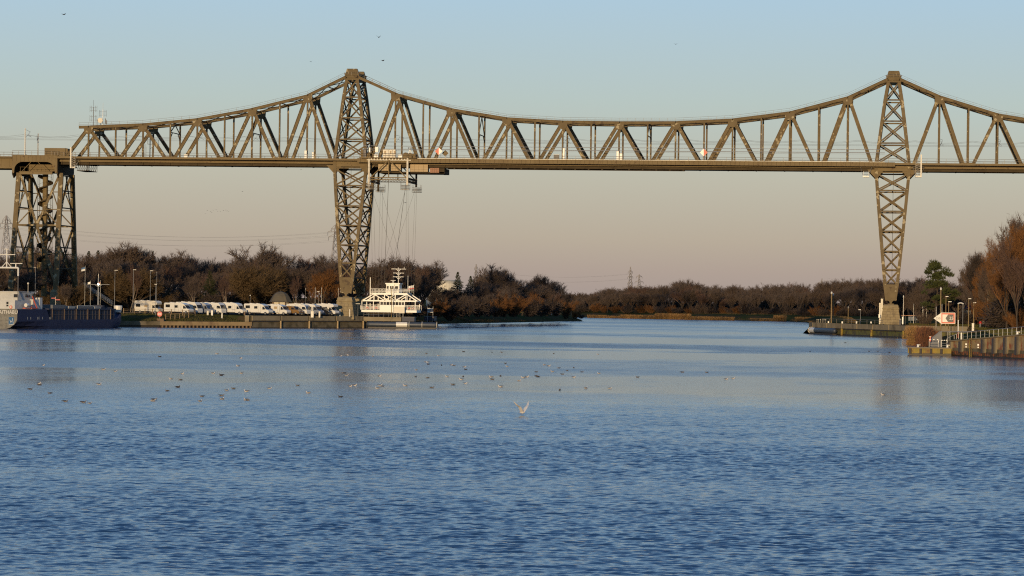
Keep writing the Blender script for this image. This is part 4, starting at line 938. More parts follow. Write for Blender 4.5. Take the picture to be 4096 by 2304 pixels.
# floating fender rolls
def roll(label, a, b, r, white_at, end_lab):
    a, b = Vector(a), Vector(b); t = thing('floating_fender', label, 'fender', (a.x, a.y, 0)); d = (b - a).normalized(); Lg = (b - a).length
    m = MB(); n = 14
    prof = [(0, 0.35), (0.02, 0.75), (0.05, 0.97), (0.95, 0.97), (0.98, 0.8), (1, 0.4)]; nl = Vector((-d.y, d.x))
    m.loft([[(a.x + d.x * Lg * u + nl.x * r * s_ * math.cos(k * 2 * math.pi / n), a.y + d.y * Lg * u + nl.y * r * s_ * math.cos(k * 2 * math.pi / n), 1.05 + r * s_ * math.sin(k * 2 * math.pi / n)) for k in range(n)] for u, s_ in prof])
    m.build('roll', M['fender_blue'], t, smooth=True)
    m = MB(); u0, u1 = white_at
    m.loft([[(a.x + d.x * Lg * u + nl.x * r * 0.985 * math.cos(k * 2 * math.pi / n), a.y + d.y * Lg * u + nl.y * r * 0.985 * math.cos(k * 2 * math.pi / n), 1.05 + r * 0.985 * math.sin(k * 2 * math.pi / n)) for k in range(n)] for u in (u0, u1)], caps=False)
    m.build('white_sleeve', M['white'], t, smooth=True)
    m = MB(); p, q = a + d * Lg * 0.03, b - d * Lg * 0.03
    m.beam((p.x, p.y, 0.02), (q.x, q.y, 0.02), 0.7, 1.1, up=(nl.x, nl.y, 0)); m.build('float', M['weed'], t)
    for u in end_lab:
        c = a + d * Lg * u; m = MB(); pts = [(c.x - nl.x * r * 1.12 * math.cos(th), c.y - nl.y * r * 1.12 * math.cos(th), 1.05 + r * 1.12 * math.sin(th)) for th in [R(-60 + 15 * k) for k in range(14)]]; m.path(pts, 0.09, 5); m.build('hoop', M['cream'], t)
M['fender_blue'] = mat('blue_black_rubber', (0.035, 0.045, 0.06), 0.5, var=(0.05, 0.06, 0.075), scale=0.8)
roll('long blue black floating fender roll moored in front of the hanging ferry', (colx(1464, 762.4, 1), 762.4), (colx(1752, 764.0, 1), 764.0), 0.70, (0.42, 0.575), (0.60, 0.78, 0.985))
roll('short dark green fender roll with white end at the right quay corner', (-22.4, 783.5), (-15.6, 766.5), 0.7, (0.03, 0.22), (0.02,))
# ------------------------------------------------------------------ trees
def bark(name, c, c2): return mat(name, c, 0.95, var=c2, scale=0.25, spec=0.1)
TW = {'brown': bark('brown_twigs', (0.118, 0.084, 0.063), (0.082, 0.060, 0.047)), 'red': bark('reddish_twigs', (0.135, 0.080, 0.056), (0.095, 0.060, 0.045)), 'grey': bark('grey_brown_twigs', (0.125, 0.093, 0.074), (0.088, 0.067, 0.055)),
      'ochre': bark('ochre_twigs', (0.122, 0.080, 0.040), (0.085, 0.058, 0.031)), 'dark': bark('dark_twigs', (0.068, 0.050, 0.040), (0.046, 0.036, 0.030)), 'rust': bark('rust_red_twigs', (0.20, 0.092, 0.032), (0.14, 0.066, 0.026)),
      'bark': bark('brown_bark', (0.085, 0.064, 0.046), (0.058, 0.045, 0.035)), 'pale': bark('pale_grey_bark', (0.20, 0.155, 0.115), (0.13, 0.10, 0.075)), 'birch': bark('pale_birch_bark', (0.34, 0.27, 0.19), (0.22, 0.17, 0.12)),
      'needle': mat('dark_needles', (0.028, 0.036, 0.014), 0.9, var=(0.045, 0.050, 0.018), scale=0.8, spec=0.2), 'pine': mat('pine_needles', (0.040, 0.052, 0.015), 0.9, var=(0.070, 0.075, 0.022), scale=1.0, spec=0.2),
      'bramble': mat('bramble_leaves', (0.030, 0.030, 0.014), 0.95, var=(0.055, 0.042, 0.02), scale=0.5, spec=0.1)}
def tri(m, p, q, w):
    """one twig: a slim triangle"""
    d = q - p; a = d.cross(Vector((rnd.uniform(-1, 1), rnd.uniform(-1, 1), rnd.uniform(-1, 1))))
    if a.length < 1e-6: return
    a = a.normalized() * w / 2; m.add([p - a, p + a, q], [(0, 1, 2)])
def bare_tree(seed, tw, bk, spread=1.0, trunk=0.3, up=0.25, limbs=5, twigs=5, twig_w=0.04, lean=0.0, stems=1, depth=4, rad=0.17):
    """unit-height (10 m) leafless tree: trunk with limbs, and a crown of branches and twigs"""
    rnd.seed(seed); root = thing('bare_tree', None, None, (0, 0, -1000)); _loc[root] = Vector((0, 0, 0))
    mt, mc = MB(), MB()
    def grow(p, d, L, r, lev):
        n = 3 if lev < 3 else 2; q = p
        pts = [p]
        for k in range(n):
            d = (d + Vector((rnd.gauss(0, .16), rnd.gauss(0, .16), rnd.gauss(0, .10) + up * (0.22 if lev else 0.1)))).normalized(); q = q + d * (L / n); pts.append(q)
        for k in range(n):
            ra, rb = r * (1 - 0.5 * k / n), r * (1 - 0.5 * (k + 1) / n)
            if lev <= 1: mt.tube(pts[k], pts[k + 1], ra, rb, n=5, caps=False)
            elif lev == 2: mc.tube(pts[k], pts[k + 1], ra, rb, n=3, caps=False)
            else: tri(mc, pts[k], pts[k + 1], max(ra * 2, twig_w))
        if lev >= depth:
            for k in range(twigs):
                b = pts[0].lerp(pts[n], rnd.uniform(0.1, 1)); dd = (d + Vector((rnd.gauss(0, .6), rnd.gauss(0, .6), rnd.gauss(0.1, .5)))).normalized(); e = b + dd * rnd.uniform(0.4, 0.9) * max(L, 0.55) * 0.8; tri(mc, b, e, twig_w)
                c_ = b.lerp(e, rnd.uniform(0.3, 0.8)); tri(mc, c_, c_ + (dd + Vector((rnd.gauss(0, .6), rnd.gauss(0, .6), rnd.gauss(0, .4)))).normalized() * rnd.uniform(0.2, 0.5), twig_w * 0.8)
            return
        kids = limbs if lev == 0 else rnd.randint(3, 5)
        for k in range(kids):
            f = (0.42 + 0.58 * (k + 1) / kids) if lev == 0 else rnd.uniform(0.3, 1.0)
            i = min(n - 1, int(f * n)); b = pts[i].lerp(pts[i + 1], min(1, f * n - i)); a = rnd.uniform(0, 6.283) if lev else k * 6.283 / kids + rnd.uniform(-.5, .5)
            sp = spread * rnd.uniform(0.55, 1.1) * (0.85 if lev == 0 else 0.9)
            dd = (d * 0.75 + Vector((math.cos(a) * sp, math.sin(a) * sp, rnd.uniform(0.0, 0.5)))).normalized()
            grow(b, dd, L * (rnd.uniform(0.85, 1.15) if lev == 0 else rnd.uniform(0.55, 0.8)) * (0.85 if lev == 0 else 1), r * (0.62 if lev == 0 else 0.5), lev + 1)
        if lev == 0 or rnd.random() < 0.8: grow(pts[n], d, L * (0.8 if lev == 0 else 0.62), r * 0.5, lev + 1)
    for s_ in range(stems):
        a = rnd.uniform(0, 6.28); o = 0.25 if stems > 1 else 0
        grow(Vector((math.cos(a) * o, math.sin(a) * o, -0.3)), Vector((lean + math.cos(a) * o * 0.9, math.sin(a) * o * 0.9, 1)).normalized(), 10 * trunk, rad if stems == 1 else 0.10, 0)
    zs = sorted(v[2] for v in mc.v); top = zs[int(len(zs) * 0.992)]
    k = 10.0 / top
    for mm in (mt, mc): mm.v = [(x * k, y * k, z * k) for x, y, z in mm.v]
    o1 = mt.build('trunk', TW[bk], root, local=True); o2 = mc.build('crown', TW[tw], root, local=True)
    return root
def spruce(seed):
    rnd.seed(seed); root = thing('conifer_tree', None, None, (0, 0, -1000)); mt, mc = MB(), MB()
    mt.tube((0, 0, -0.3), (0, 0, 9.8), 0.2, 0.03, n=6)
    for k in range(34):
        z = 0.9 + 9.0 * (k / 33) ** 0.95; Lr = 2.6 * (1 - z / 10.1) + 0.06; nb = 9 if z < 8 else 6
        for j in range(nb):
            a = rnd.uniform(0, 6.28); L_ = Lr * rnd.uniform(0.5, 1.25); p = Vector((0, 0, z)); d = Vector((math.cos(a), math.sin(a), -0.12 + rnd.uniform(-.15, .15)))
            for i in range(9):
                u = (i + 0.6) / 9; b = p + d * L_ * u + Vector((0, 0, 0.25 * u * u))
                for e in range(3):
                    dd = (d + Vector((rnd.gauss(0, .7), rnd.gauss(0, .7), rnd.gauss(-.1, .35)))).normalized(); tri(mc, b, b + dd * rnd.uniform(0.25, 0.6) * (0.25 + 0.75 * Lr / 2.6), 0.12)
    mt.build('trunk', TW['bark'], root, local=True); mc.build('crown', TW['needle'], root, local=True); return root
def pine(seed):
    rnd.seed(seed); root = thing('pine_tree', None, None, (0, 0, -1000)); mt, mc = MB(), MB()
    pts = [Vector(v) for v in ((0, 0, -0.3), (-0.1, 0, 2.5), (0.15, 0, 5), (-0.25, 0, 7.3), (-0.55, 0, 9.2))]
    for i in range(4): mt.tube(pts[i], pts[i + 1], 0.22 - 0.04 * i, 0.18 - 0.04 * i, n=6)
    clumps = []
    for i in range(30):
        z = rnd.uniform(2.4, 9.0); a = rnd.uniform(0, 6.28); i0 = min(3, int(z / 2.5)); base = pts[i0].lerp(pts[i0 + 1], (z - pts[i0].z) / (pts[i0 + 1].z - pts[i0].z))
        L_ = (2.9 - 0.24 * z + 0.5) * rnd.uniform(0.45, 1.15) * (1.25 if z < 5.5 else 1.0); tip = base + Vector((math.cos(a) * L_, math.sin(a) * L_, rnd.uniform(0.2, 0.9)))
        mt.tube(base, tip, 0.06, 0.025, n=4)
        for j in range(4): clumps.append((base.lerp(tip, rnd.uniform(0.5, 1.08)) + Vector((rnd.gauss(0, .25), rnd.gauss(0, .25), rnd.gauss(0.1, .15))), rnd.uniform(0.36, 0.62)))
    for dx, z in ((-1.3, 8.3), (1.7, 8.2), (2.2, 7.6), (-0.6, 9.5), (-0.9, 9.3), (1.3, 8.5), (-1.6, 6.1), (-1.9, 4.9), (-1.2, 7.2), (0.2, 8.8)): clumps.append((Vector((dx, rnd.uniform(-.6, .6), z)), 0.55))
    for c, r in clumps:
        for j in range(70):
            d = Vector((rnd.gauss(0, 1), rnd.gauss(0, 1), rnd.gauss(0, 0.7))).normalized(); p = c + Vector((d.x, d.y, d.z * 0.6)) * r * rnd.uniform(0.3, 1); tri(mc, p, p + (d + Vector((0, 0, 0.5))) * 0.28, 0.13)
    mt.build('trunk', TW['bark'], root, local=True); mc.build('crown', TW['pine'], root, local=True); return root
def shrub(seed, tw, n=26, flat=0.8, name='shrub'):
    rnd.seed(seed); root = thing(name, None, None, (0, 0, -1000)); mt, mc = MB(), MB()
    for k in range(n):
        a = rnd.uniform(0, 6.28); t_ = rnd.uniform(0.1, 1.0) ** 0.7 * flat; d = Vector((math.cos(a) * t_, math.sin(a) * t_, 1)).normalized(); L_ = 10 * rnd.uniform(0.55, 1.0) * (1 - 0.2 * t_); p = Vector((math.cos(a) * 0.6, math.sin(a) * 0.6, -0.4))
        q = p
        for i in range(5):
            d = (d + Vector((rnd.gauss(0, .1), rnd.gauss(0, .1), 0.02))).normalized(); q2 = q + d * L_ / 5
            mt.tube(q, q2, 0.11 - 0.018 * i, 0.092 - 0.018 * i, n=3, caps=False)
            for j in range(5 + 5 * i):
                b = q.lerp(q2, rnd.random()); dd = (d + Vector((rnd.gauss(0, .55), rnd.gauss(0, .55), rnd.gauss(.1, .4)))).normalized(); e = b + dd * rnd.uniform(0.8, 2.2); tri(mc, b, e, 0.10)
                for h in range(2): c_ = b.lerp(e, rnd.uniform(.3, .9)); tri(mc, c_, c_ + (dd + Vector((rnd.gauss(0, .6), rnd.gauss(0, .6), rnd.gauss(0, .5)))).normalized() * rnd.uniform(0.4, 1.0), 0.07)
            q = q2
    zs = sorted(v[2] for v in mc.v); k = 10 / zs[int(len(zs) * 0.99)]
    for mm in (mt, mc): mm.v = [(x * k, y * k, z * k) for x, y, z in mm.v]
    mt.build('stem', TW['bark'], root, local=True); mc.build('crown', TW[tw], root, local=True); return root
def bramble(seed, tw='bramble'):
    rnd.seed(seed); root = thing('bramble_bush', None, None, (0, 0, -1000)); mt, mc = MB(), MB()
    lumps = [(Vector((rnd.uniform(-7, 7), rnd.uniform(-4, 4), rnd.uniform(2.5, 6.5))), rnd.uniform(2.2, 3.6)) for k in range(11)]
    for c, r in lumps:
        mt.tube((c.x * 0.6, c.y * 0.6, -0.5), c, 0.12, 0.05, n=3)
        for j in range(230):
            d = Vector((rnd.gauss(0, 1), rnd.gauss(0, 1), rnd.gauss(0, 1))).normalized(); p = c + d * r * rnd.uniform(0.25, 1); p.z = max(0, p.z); tri(mc, p, p + (d + Vector((rnd.gauss(0, .6), rnd.gauss(0, .6), rnd.gauss(.2, .5)))) * rnd.uniform(0.5, 1.2), rnd.uniform(0.3, 0.6))
    mt.build('stem', TW['bark'], root, local=True); mc.build('crown', TW[tw], root, local=True); return root

PR = {
 'round': bare_tree(11, 'brown', 'bark', 0.85, 0.24, 0.38, 6, 9), 'wide': bare_tree(12, 'grey', 'bark', 1.1, 0.22, 0.28, 6, 9), 'tall': bare_tree(13, 'brown', 'bark', 0.65, 0.34, 0.4, 6, 8),
 'redtop': bare_tree(14, 'red', 'bark', 0.7, 0.30, 0.42, 6, 9), 'greytall': bare_tree(15, 'grey', 'bark', 0.6, 0.36, 0.45, 6, 8), 'dark': bare_tree(16, 'dark', 'bark', 1.0, 0.25, 0.25, 6, 7),
 'birch': bare_tree(17, 'red', 'birch', 0.55, 0.40, 0.35, 4, 5), 'twin': bare_tree(18, 'brown', 'birch', 0.75, 0.38, 0.3, 3, 4, stems=2), 'rust': bare_tree(19, 'rust', 'bark', 0.9, 0.26, 0.3, 6, 7), 'dense': bare_tree(20, 'ochre', 'bark', 1.0, 0.15, 0.32, 8, 8, stems=3),
 'stick': bare_tree(21, 'grey', 'pale', 0.40, 0.52, 0.5, 4, 7, twig_w=0.035, rad=0.10)}
PR['spruce'] = spruce(31); PR['pine'] = pine(32)
PR['ochre_shrub'] = shrub(41, 'ochre', 34, 0.9); PR['red_shrub'] = shrub(42, 'rust', 26, 0.8); PR['brown_shrub'] = shrub(43, 'brown', 26, 0.9); PR['bramble'] = bramble(44); PR['dark_bramble'] = bramble(45, 'dark')
_used = set()
def plant(kind, x, y, z, h, label, cat='tree', group=None, sx=1.0):
    src = PR[kind]; o = src if kind not in _used else copy_tree(src); _used.add(kind)
    s_ = h / 10.0; o.location = (x, y, z); o.scale = (s_ * sx, s_ * sx, s_); o.rotation_euler = (0, 0, rnd.uniform(0, 6.28) if kind != 'pine' else 0)
    o.name = src.name.split('.')[0]
    return tag(o, label, cat, group)
def skyline(tab, px):
    for (a, ya), (b, yb) in zip(tab, tab[1:]):
        if a <= px <= b: return ya + (yb - ya) * (px - a) / (b - a)
    return tab[0][1] if px < tab[0][0] else tab[-1][1]
def tree_to(kind, px, ytop, Y, label, zb=3.0, group=None, cat='tree', sx=1.0):
    p = at(px, ytop, Y); return plant(kind, p.x, Y, zb, p.z - zb, label, cat, group, sx)
rnd.seed(5)
LSK = [(-150, 1060), (0, 1040), (60, 1010), (180, 1000), (240, 1000), (330, 1012), (420, 1000), (500, 1012), (540, 1005), (640, 1012), (720, 1030), (800, 1042), (900, 1052), (980, 1062), (1010, 1030), (1100, 1040), (1180, 1035), (1290, 1020), (1340, 1040), (1470, 1062), (1560, 1062), (1620, 1050), (1700, 1075), (1735, 1115), (1790, 1150), (1900, 1160), (1960, 1120), (2050, 1108), (2110, 1130), (2200, 1140), (2280, 1150), (2330, 1195)]
G_L = 'leafless trees of the wood along the left bank'
L_L = 'leafless brown tree in the wood behind the motorhomes on the left bank'
L_M = 'leafless tree of the left bank wood between the hanging ferry and the bend'
def left_d(px): return 845 + max(0, px - 1750) * 0.30
for row, (dd, step, f0, f1) in enumerate(((0, 62, 0.52, 0.80), (38, 56, 0.74, 0.96), (85, 46, 0.92, 1.04))):
    px = -120 + row * 17
    while px < 2290:
        Y = left_d(px) + dd + rnd.uniform(-12, 12); ys = skyline(LSK, px); hz = 1197 - (2048 - px) * 0.014; f = rnd.uniform(f0, f1)
        base = hz + 5 * FPX / Y; yt = base - (base - ys) * f
        ok = not (1700 < px < 1860 and row == 2) and not (px > 2180 and Y > 1060)
        if px > 1880: Y = min(Y, left_d(px) + 60)
        kinds = ['round', 'redtop', 'tall', 'brown_shrub', 'dark'] if row == 0 else ['round', 'wide', 'tall', 'redtop', 'greytall', 'birch'] if row == 1 else ['round', 'tall', 'greytall', 'redtop', 'wide']
        if px > 1480 and row < 2: kinds = ['red' 'top', 'rust', 'round', 'tall', 'twin'] if px < 1720 else ['dark', 'round', 'wide', 'redtop', 'dark']
        k = rnd.choice(kinds)
        if ok: tree_to(k, px, yt, Y, L_L if px < 1720 else L_M, 3.0, G_L if px < 1720 else 'leafless trees between the ferry and the bend')
        px += step * rnd.uniform(0.7, 1.25)
for kind, px, yt, Y, lab, sx in (('wide', 1045, 990, 905, 'tallest broad leafless tree rising above the left wood, left of the main tower', 1.0), ('round', 430, 985, 915, 'round leafless crown standing above the left wood beside the trestle pier', 1.0),
        ('round', 1615, 1036, 900, 'tall rounded leafless tree just above and behind the hanging ferry', 1.0), ('wide', 1680, 1055, 905, 'spreading grey leafless tree right of the ferry ropes', 0.9),
        ('wide', 2025, 1070, 985, 'largest domed grey leafless tree on the left bank right of the two conifers', 1.05), ('round', 1960, 1105, 990, 'smaller grey tree leaning against the largest domed tree', 0.9), ('wide', 2240, 1122, 1085, 'broad leafless tree full of perched birds near the bank tip', 1.05), ('round', 2120, 1106, 1040, 'leafless tree top between the domed tree and the tree of birds', 0.8),
        ('dense', 530, 1092, 800, 'dense round ochre brown tree behind the alcove motorhome', 1.15), ('dense', 1045, 1082, 812, 'dense round olive brown tree left of the domed kiosk', 1.2), ('rust', 1290, 1085, 815, 'rust red leafy tinged tree right behind the last motorhomes', 1.0),
        ('spruce', 1832, 1090, 965, 'taller of the two dark conifers beside the storage tank', 1.45), ('spruce', 1882, 1106, 968, 'shorter of the two dark conifers beside the storage tank', 1.4), ('spruce', 840, 1085, 835, 'dark green conifer standing alone behind the motorhomes', 1.5), ('spruce', 355, 1008, 935, 'small dark conifer tip in the wood skyline beside the trestle', 1.1), ('spruce', 392, 1005, 938, 'dark conifer tip between the trestle and the round crown', 1.1), ('spruce', 610, 1008, 930, 'dark conifer tip in the skyline above the wooden fence', 1.1),
        ('birch', 525, 1062, 770, 'thin bare birch in front of the dense ochre tree', 0.5), ('twin', 780, 1110, 768, 'thin forked birch with pale limbs behind the white motorhomes', 0.7), ('birch', 922, 1090, 770, 'slim pale birch forking above the motorhome roofs', 0.55), ('birch', 1195, 1105, 775, 'crooked pale birch right of the domed kiosk', 0.5),
        ('twin', 1880, 1190, 925, 'pale birch trunk on the grassy bank right of the ferry', 0.7), ('twin', 2005, 1135, 960, 'pale forked trunk below the largest domed tree', 0.7),
        ('round', 120, 1085, 745, 'bare brown tree behind the ship wheelhouse', 1.0), ('dense', 300, 1150, 752, 'multi stemmed bare bush tree behind the ship hold', 1.0), ('twin', 265, 1140, 745, 'pale stemmed bare tree behind the ship hold', 0.8), ('round', 210, 1050, 790, 'bare tree seen through the trestle legs', 0.9)):
    tree_to(kind, px, yt, Y, lab, 3.0, None, 'tree', sx)
# undergrowth along the foot of the wood
px = -60
while px < 2290:
    Y = left_d(px) - 28 + rnd.uniform(-6, 8); hz = 1197 - (2048 - px) * 0.014
    if not 1320 < px < 1480: tree_to(rnd.choice(['bramble', 'dark_bramble', 'brown_shrub', 'dark_bramble', 'ochre_shrub'] if px < 1500 else ['dark_bramble', 'brown_shrub', 'red_shrub', 'dark_bramble']), px, hz - rnd.uniform(-22, 28), Y, 'dark leafless bush in the undergrowth along the left bank wood', 2.9, 'undergrowth along the left bank wood', 'bush', 1.25)
    px += rnd.uniform(24, 44)
for px, yt, Y, k, lab in ((2300, 1236, 1128, 'red_shrub', 'rust red bush on the tip of the left bank'), (2265, 1248, 1120, 'ochre_shrub', 'small golden bush left of the bank tip'), (2322, 1256, 1138, 'dark_bramble', 'dark low bush at the very tip of the left bank'), (1800, 1240, 930, 'ochre_shrub', 'low rounded tan bush on the grassy bank right of the ferry')):
    tree_to(k, px, yt, Y, lab, 1.0, None, 'bush', 1.3)
# far bank wood
FSK = [(2300, 1178), (2380, 1168), (2450, 1155), (2560, 1148), (2640, 1148), (2700, 1132), (2760, 1130), (2800, 1150), (2880, 1150), (2960, 1152), (3060, 1150), (3120, 1142), (3180, 1145), (3290, 1142), (3350, 1132), (3430, 1124), (3500, 1132), (3560, 1130), (3640, 1120), (3700, 1122), (3760, 1140), (3850, 1140)]
def far_d(px): return 1405 - (px - 2350) * 0.085 if px < 3150 else 1337 - (px - 3150) * 0.25
for row, (dd, step, f0, f1) in enumerate(((12, 36, 0.70, 0.90), (45, 40, 0.90, 1.04), (85, 46, 0.96, 1.08))):
    px = 2250 + row * 11
    while px < 3860:
        Y = far_d(px) + dd + rnd.uniform(-8, 8); ys = skyline(FSK, px); hz = 1197 - (2048 - px) * 0.014; base = hz + 5.5 * FPX / Y; yt = base - (base - ys) * rnd.uniform(f0, f1)
        k = rnd.choice(['stick', 'stick', 'redtop', 'tall', 'round', 'greytall'] if row == 0 else ['round', 'tall', 'greytall', 'wide', 'redtop'])
        tree_to(k, px, yt, Y, 'leafless tree in the brown wood lining the far bank', 2.4, 'leafless trees along the far bank'); px += step * rnd.uniform(0.75, 1.25)
px = 2300
while px < 3500:
    Y = far_d(px) + 6; hz = 1197 - (2048 - px) * 0.014; tree_to(rnd.choice(['brown_shrub', 'red_shrub', 'dark_bramble']), px, hz + rnd.uniform(5, 22), Y, 'brown bush at the foot of the far bank wood', 2.2, 'bushes under the far bank wood', 'bush', 1.4); px += rnd.uniform(26, 44)
px = 2300
while px < 3900:
    Y = far_d(px) + 118 + rnd.uniform(-8, 8); hz = 1197 - (2048 - px) * 0.014; tree_to(rnd.choice(['brown_shrub', 'dark_bramble', 'brown_shrub']), px, hz - rnd.uniform(18, 34), Y, 'dark thicket filling the gaps deep in the far bank wood', 2.4, 'thickets behind the far bank wood', 'bush', 1.3); px += rnd.uniform(34, 52)
for x_, y_, h_ in ((-222.8, 702, 27), (-226.5, 698, 29), (-230.5, 706, 28), (-234.5, 700, 27), (-224.5, 690, 27), (-228.5, 714, 27), (-238, 706, 27)): plant('spruce', x_, y_, 3, h_, 'tall unseen conifer added to shade the trestle, just outside the left picture edge', 'tree', 'added shading conifers beyond the left picture edge', 0.85)  # unseen conifers, added so that their shadow falls on the trestle
tree_to('twin', 2965, 1195, far_d(2965) + 4, 'pale white birch trunk standing out at the far bank waterline', 2.3, None, 'tree', 0.6)
# right bank wood
RSK = [(3600, 1125), (3700, 1135), (3820, 1125), (3880, 1095), (3920, 1055), (3960, 1018), (4000, 995), (4040, 955), (4085, 925), (4130, 870), (4200, 850), (4400, 850)]
for row, (d0, step, f0, f1) in enumerate(((770, 52, 0.60, 0.85), (800, 48, 0.8, 0.97), (835, 44, 0.93, 1.04))):
    px = 3655 + row * 13
    while px < 4330:
        Y = d0 - max(0, px - 3860) * 0.45 + rnd.uniform(-8, 8); ys = skyline(RSK, px); hz = 1197 - (2048 - px) * 0.014; base = hz + 4.5 * FPX / Y; yt = base - (base - ys) * rnd.uniform(f0, f1)
        k = rnd.choice(['round', 'wide', 'redtop', 'greytall'] if px < 3900 else ['rust', 'redtop', 'rust', 'round', 'tall'])
        tree_to(k, px, yt, Y, 'leafless reddish brown tree in the rising wood at the right edge' if px > 3840 else 'leafless brown tree behind the lawn right of the right tower', 3.2, 'leafless trees of the right wood' if px > 3840 else 'leafless trees behind the right lawn', 'tree', 0.52 if px > 3840 else 0.9); px += (0.7 if px > 3840 else 1) * step * rnd.uniform(0.75, 1.3)
for kind, px, yt, Y, lab, sx in (('pine', 3748, 1037, 745, 'tall dark green pine with ragged clumps right of the right tower', 0.95), ('twin', 3945, 1075, 722, 'forked pale birch in front of the rust brown wood', 0.75), ('rust', 4030, 1000, 640, 'dense rust brown tree beside the forked birch', 0.6), ('rust', 4110, 885, 610, 'tall rust brown tree at the right edge of the picture', 0.6), ('redtop', 4075, 975, 590, 'reddish tree in front of the tall rust brown tree', 0.6),
        ('dark', 3925, 1022, 760, 'dark grey leafless crown at the left end of the rising wood', 0.6), ('red_shrub', 3940, 1190, 735, 'rust coloured multi stemmed shrub beside the path', 0.9), ('red_shrub', 4010, 1255, 700, 'reddish shrub behind the quay railing', 1.5), ('red_shrub', 4070, 1235, 640, 'tall reddish shrub at the right edge above the railing', 1.3), ('ochre_shrub', 4040, 1150, 660, 'tall tan stemmed shrub below the rust brown trees', 0.9), ('dark_bramble', 4085, 1180, 655, 'dark shadowy bush between the rust brown trees', 1.4), ('ochre_shrub', 3975, 1262, 728, 'golden low shrub right of the two walkers', 1.2), ('red_shrub', 3990, 1180, 690, 'broad rust shrub above the path bend', 1.3),
        ('brown_shrub', 3695, 1243, 745, 'dark clipped shrub on the lawn left of the direction sign', 1.3), ('round', 3618, 1165, 790, 'small bare tree right beside the right tower pier', 1.0), ('round', 3700, 1160, 800, 'bare tree behind the lawn shrub', 1.0), ('dark_bramble', 3830, 1235, 765, 'dark hedge in front of the blue roofed house', 1.6), ('dark_bramble', 3880, 1245, 768, 'dark hedge right of the blue roofed house', 1.5)):
    tree_to(kind, px, yt, Y, lab, 3.0, None, 'bush' if 'shrub' in kind or 'bramble' in kind else 'tree', sx)
# reeds
M['reed'] = mat('dry_reed', (0.36, 0.20, 0.055), 0.9, var=(0.26, 0.13, 0.04), scale=0.8); M['reed_red'] = mat('red_brown_reed', (0.20, 0.075, 0.022), 0.9, var=(0.13, 0.05, 0.02), scale=0.8)
rnd.seed(9)
def reeds(name, label, area, n, h0, h1, mt, w=0.035, z=0.2):
    m = MB()
    for k in range(n):
        x, y = area(); h = rnd.uniform(h0, h1); p = Vector((x, y, z - 0.3)); q = p + Vector((rnd.gauss(0, .12) * h, rnd.gauss(0, .08) * h, h)); tri(m, p, q, w); tri(m, p.lerp(q, 0.8), q + Vector((rnd.gauss(0, .1), 0, 0.05)), w * 3)
    o = m.build(name, mt); return tag(o, label, 'reeds', None, 'stuff')
def strip(px0, px1, off):
    def f():
        px = rnd.uniform(px0, px1); b = gnd(px, 1271 + (px - 2342) * 0.0195, 0); return b.x + rnd.uniform(-.5, .5), b.y + rnd.uniform(off, off + 3.5)
    return f
for a, b, n, h in ((2350, 2420, 700, 1.6), (2425, 2500, 500, 1.3), (2480, 2620, 1500, 2.0), (2620, 2760, 2400, 2.9), (2760, 2935, 1500, 1.8), (3000, 3140, 900, 1.5), (3098, 3140, 900, 2.9), (3180, 3260, 700, 2.4)):
    reeds('reed_bed', 'strip of golden reeds along the far waterline', strip(a, b, 1.0), n, h * 0.6, h, M['reed'], 0.09)
def reed_clump(label, px0, px1, Y0, Y1, n, h0, h1, mt):
    m = MB(); cs = [(rnd.uniform(0, 1), rnd.uniform(Y0, Y1), rnd.uniform(0.75, 1.0), rnd.uniform(0.5, 1.1)) for k in range(16)]
    for k in range(n):
        u, Y, hs, sp = rnd.choice(cs); Y += rnd.gauss(0, 1.5); x = colx(px0 + (px1 - px0) * u, Y, 1.0) + rnd.gauss(0, sp * 0.55); edge = 1 - 0.45 * abs(2 * u - 1) ** 2
        h = rnd.uniform(h0, h1) * hs * edge; p = Vector((x, Y, -0.1)); q = p + Vector((rnd.gauss(0, .13) * h, rnd.gauss(0, .08) * h, h)); tri(m, p, q, 0.035); tri(m, p.lerp(q, 0.82), q + Vector((rnd.gauss(0, .1), 0, 0.05)), 0.09)
    return tag(m.build('reed_bed', mt), label, 'reeds', None, 'stuff')
reed_clump('golden reed clump standing in the water right of the right tower', 3636, 3672, 600, 612, 2600, 2.6, 4.3, M['reed'])
reed_clump('red brown reed and willow stems beside the golden reed clump', 3672, 3742, 565, 600, 4200, 2.4, 5.0, M['reed_red'])
# ------------------------------------------------------------------ grass and dry herbs on the banks (blades catch the low sun)
M['hull'] = mat('royal_blue_hull', (0.024, 0.030, 0.068), 0.6, spec=0.15, var=(0.032, 0.039, 0.082), scale=0.4, var2=(0.04, 0.042, 0.075), scale2=0.6, thr=(0.5, 0.75)); M['ship_white'] = mat('ship_white', (0.55, 0.54, 0.50), 0.5, var=(0.46, 0.45, 0.42), scale=0.9); M['hold'] = mat('dark_blue_coaming', (0.012, 0.015, 0.035), 0.6); M['transom'] = mat('weathered_grey_plate', (0.16, 0.15, 0.125), 0.6, var=(0.21, 0.20, 0.165), scale=1.2, var2=(0.11, 0.105, 0.085), scale2=1.5, thr=(0.5, 0.65)); M['sea_blue'] = mat('sea_blue_panel', (0.02, 0.10, 0.22), 0.5); M['amber'] = mat('lit_lamp', (0.9, 0.8, 0.5), 0.4, emit=((1.0, 0.85, 0.55), 6.0))
def turf(name, label, sampler, n, h, w, mt):
    m = MB()
    for k in range(n):
        x, y, z = sampler(); a = rnd.uniform(0, 6.28); hh = h * rnd.uniform(0.5, 1.3); dx, dy = math.cos(a) * w, math.sin(a) * w
        m.add([(x - dx, y - dy, z - 0.05), (x + dx, y + dy, z - 0.05), (x + rnd.gauss(0, .12), y + rnd.gauss(0, .12), z + hh)], [(0, 1, 2)])
    o = m.build(name, mt); return tag(o, label, 'grass', None, 'stuff')
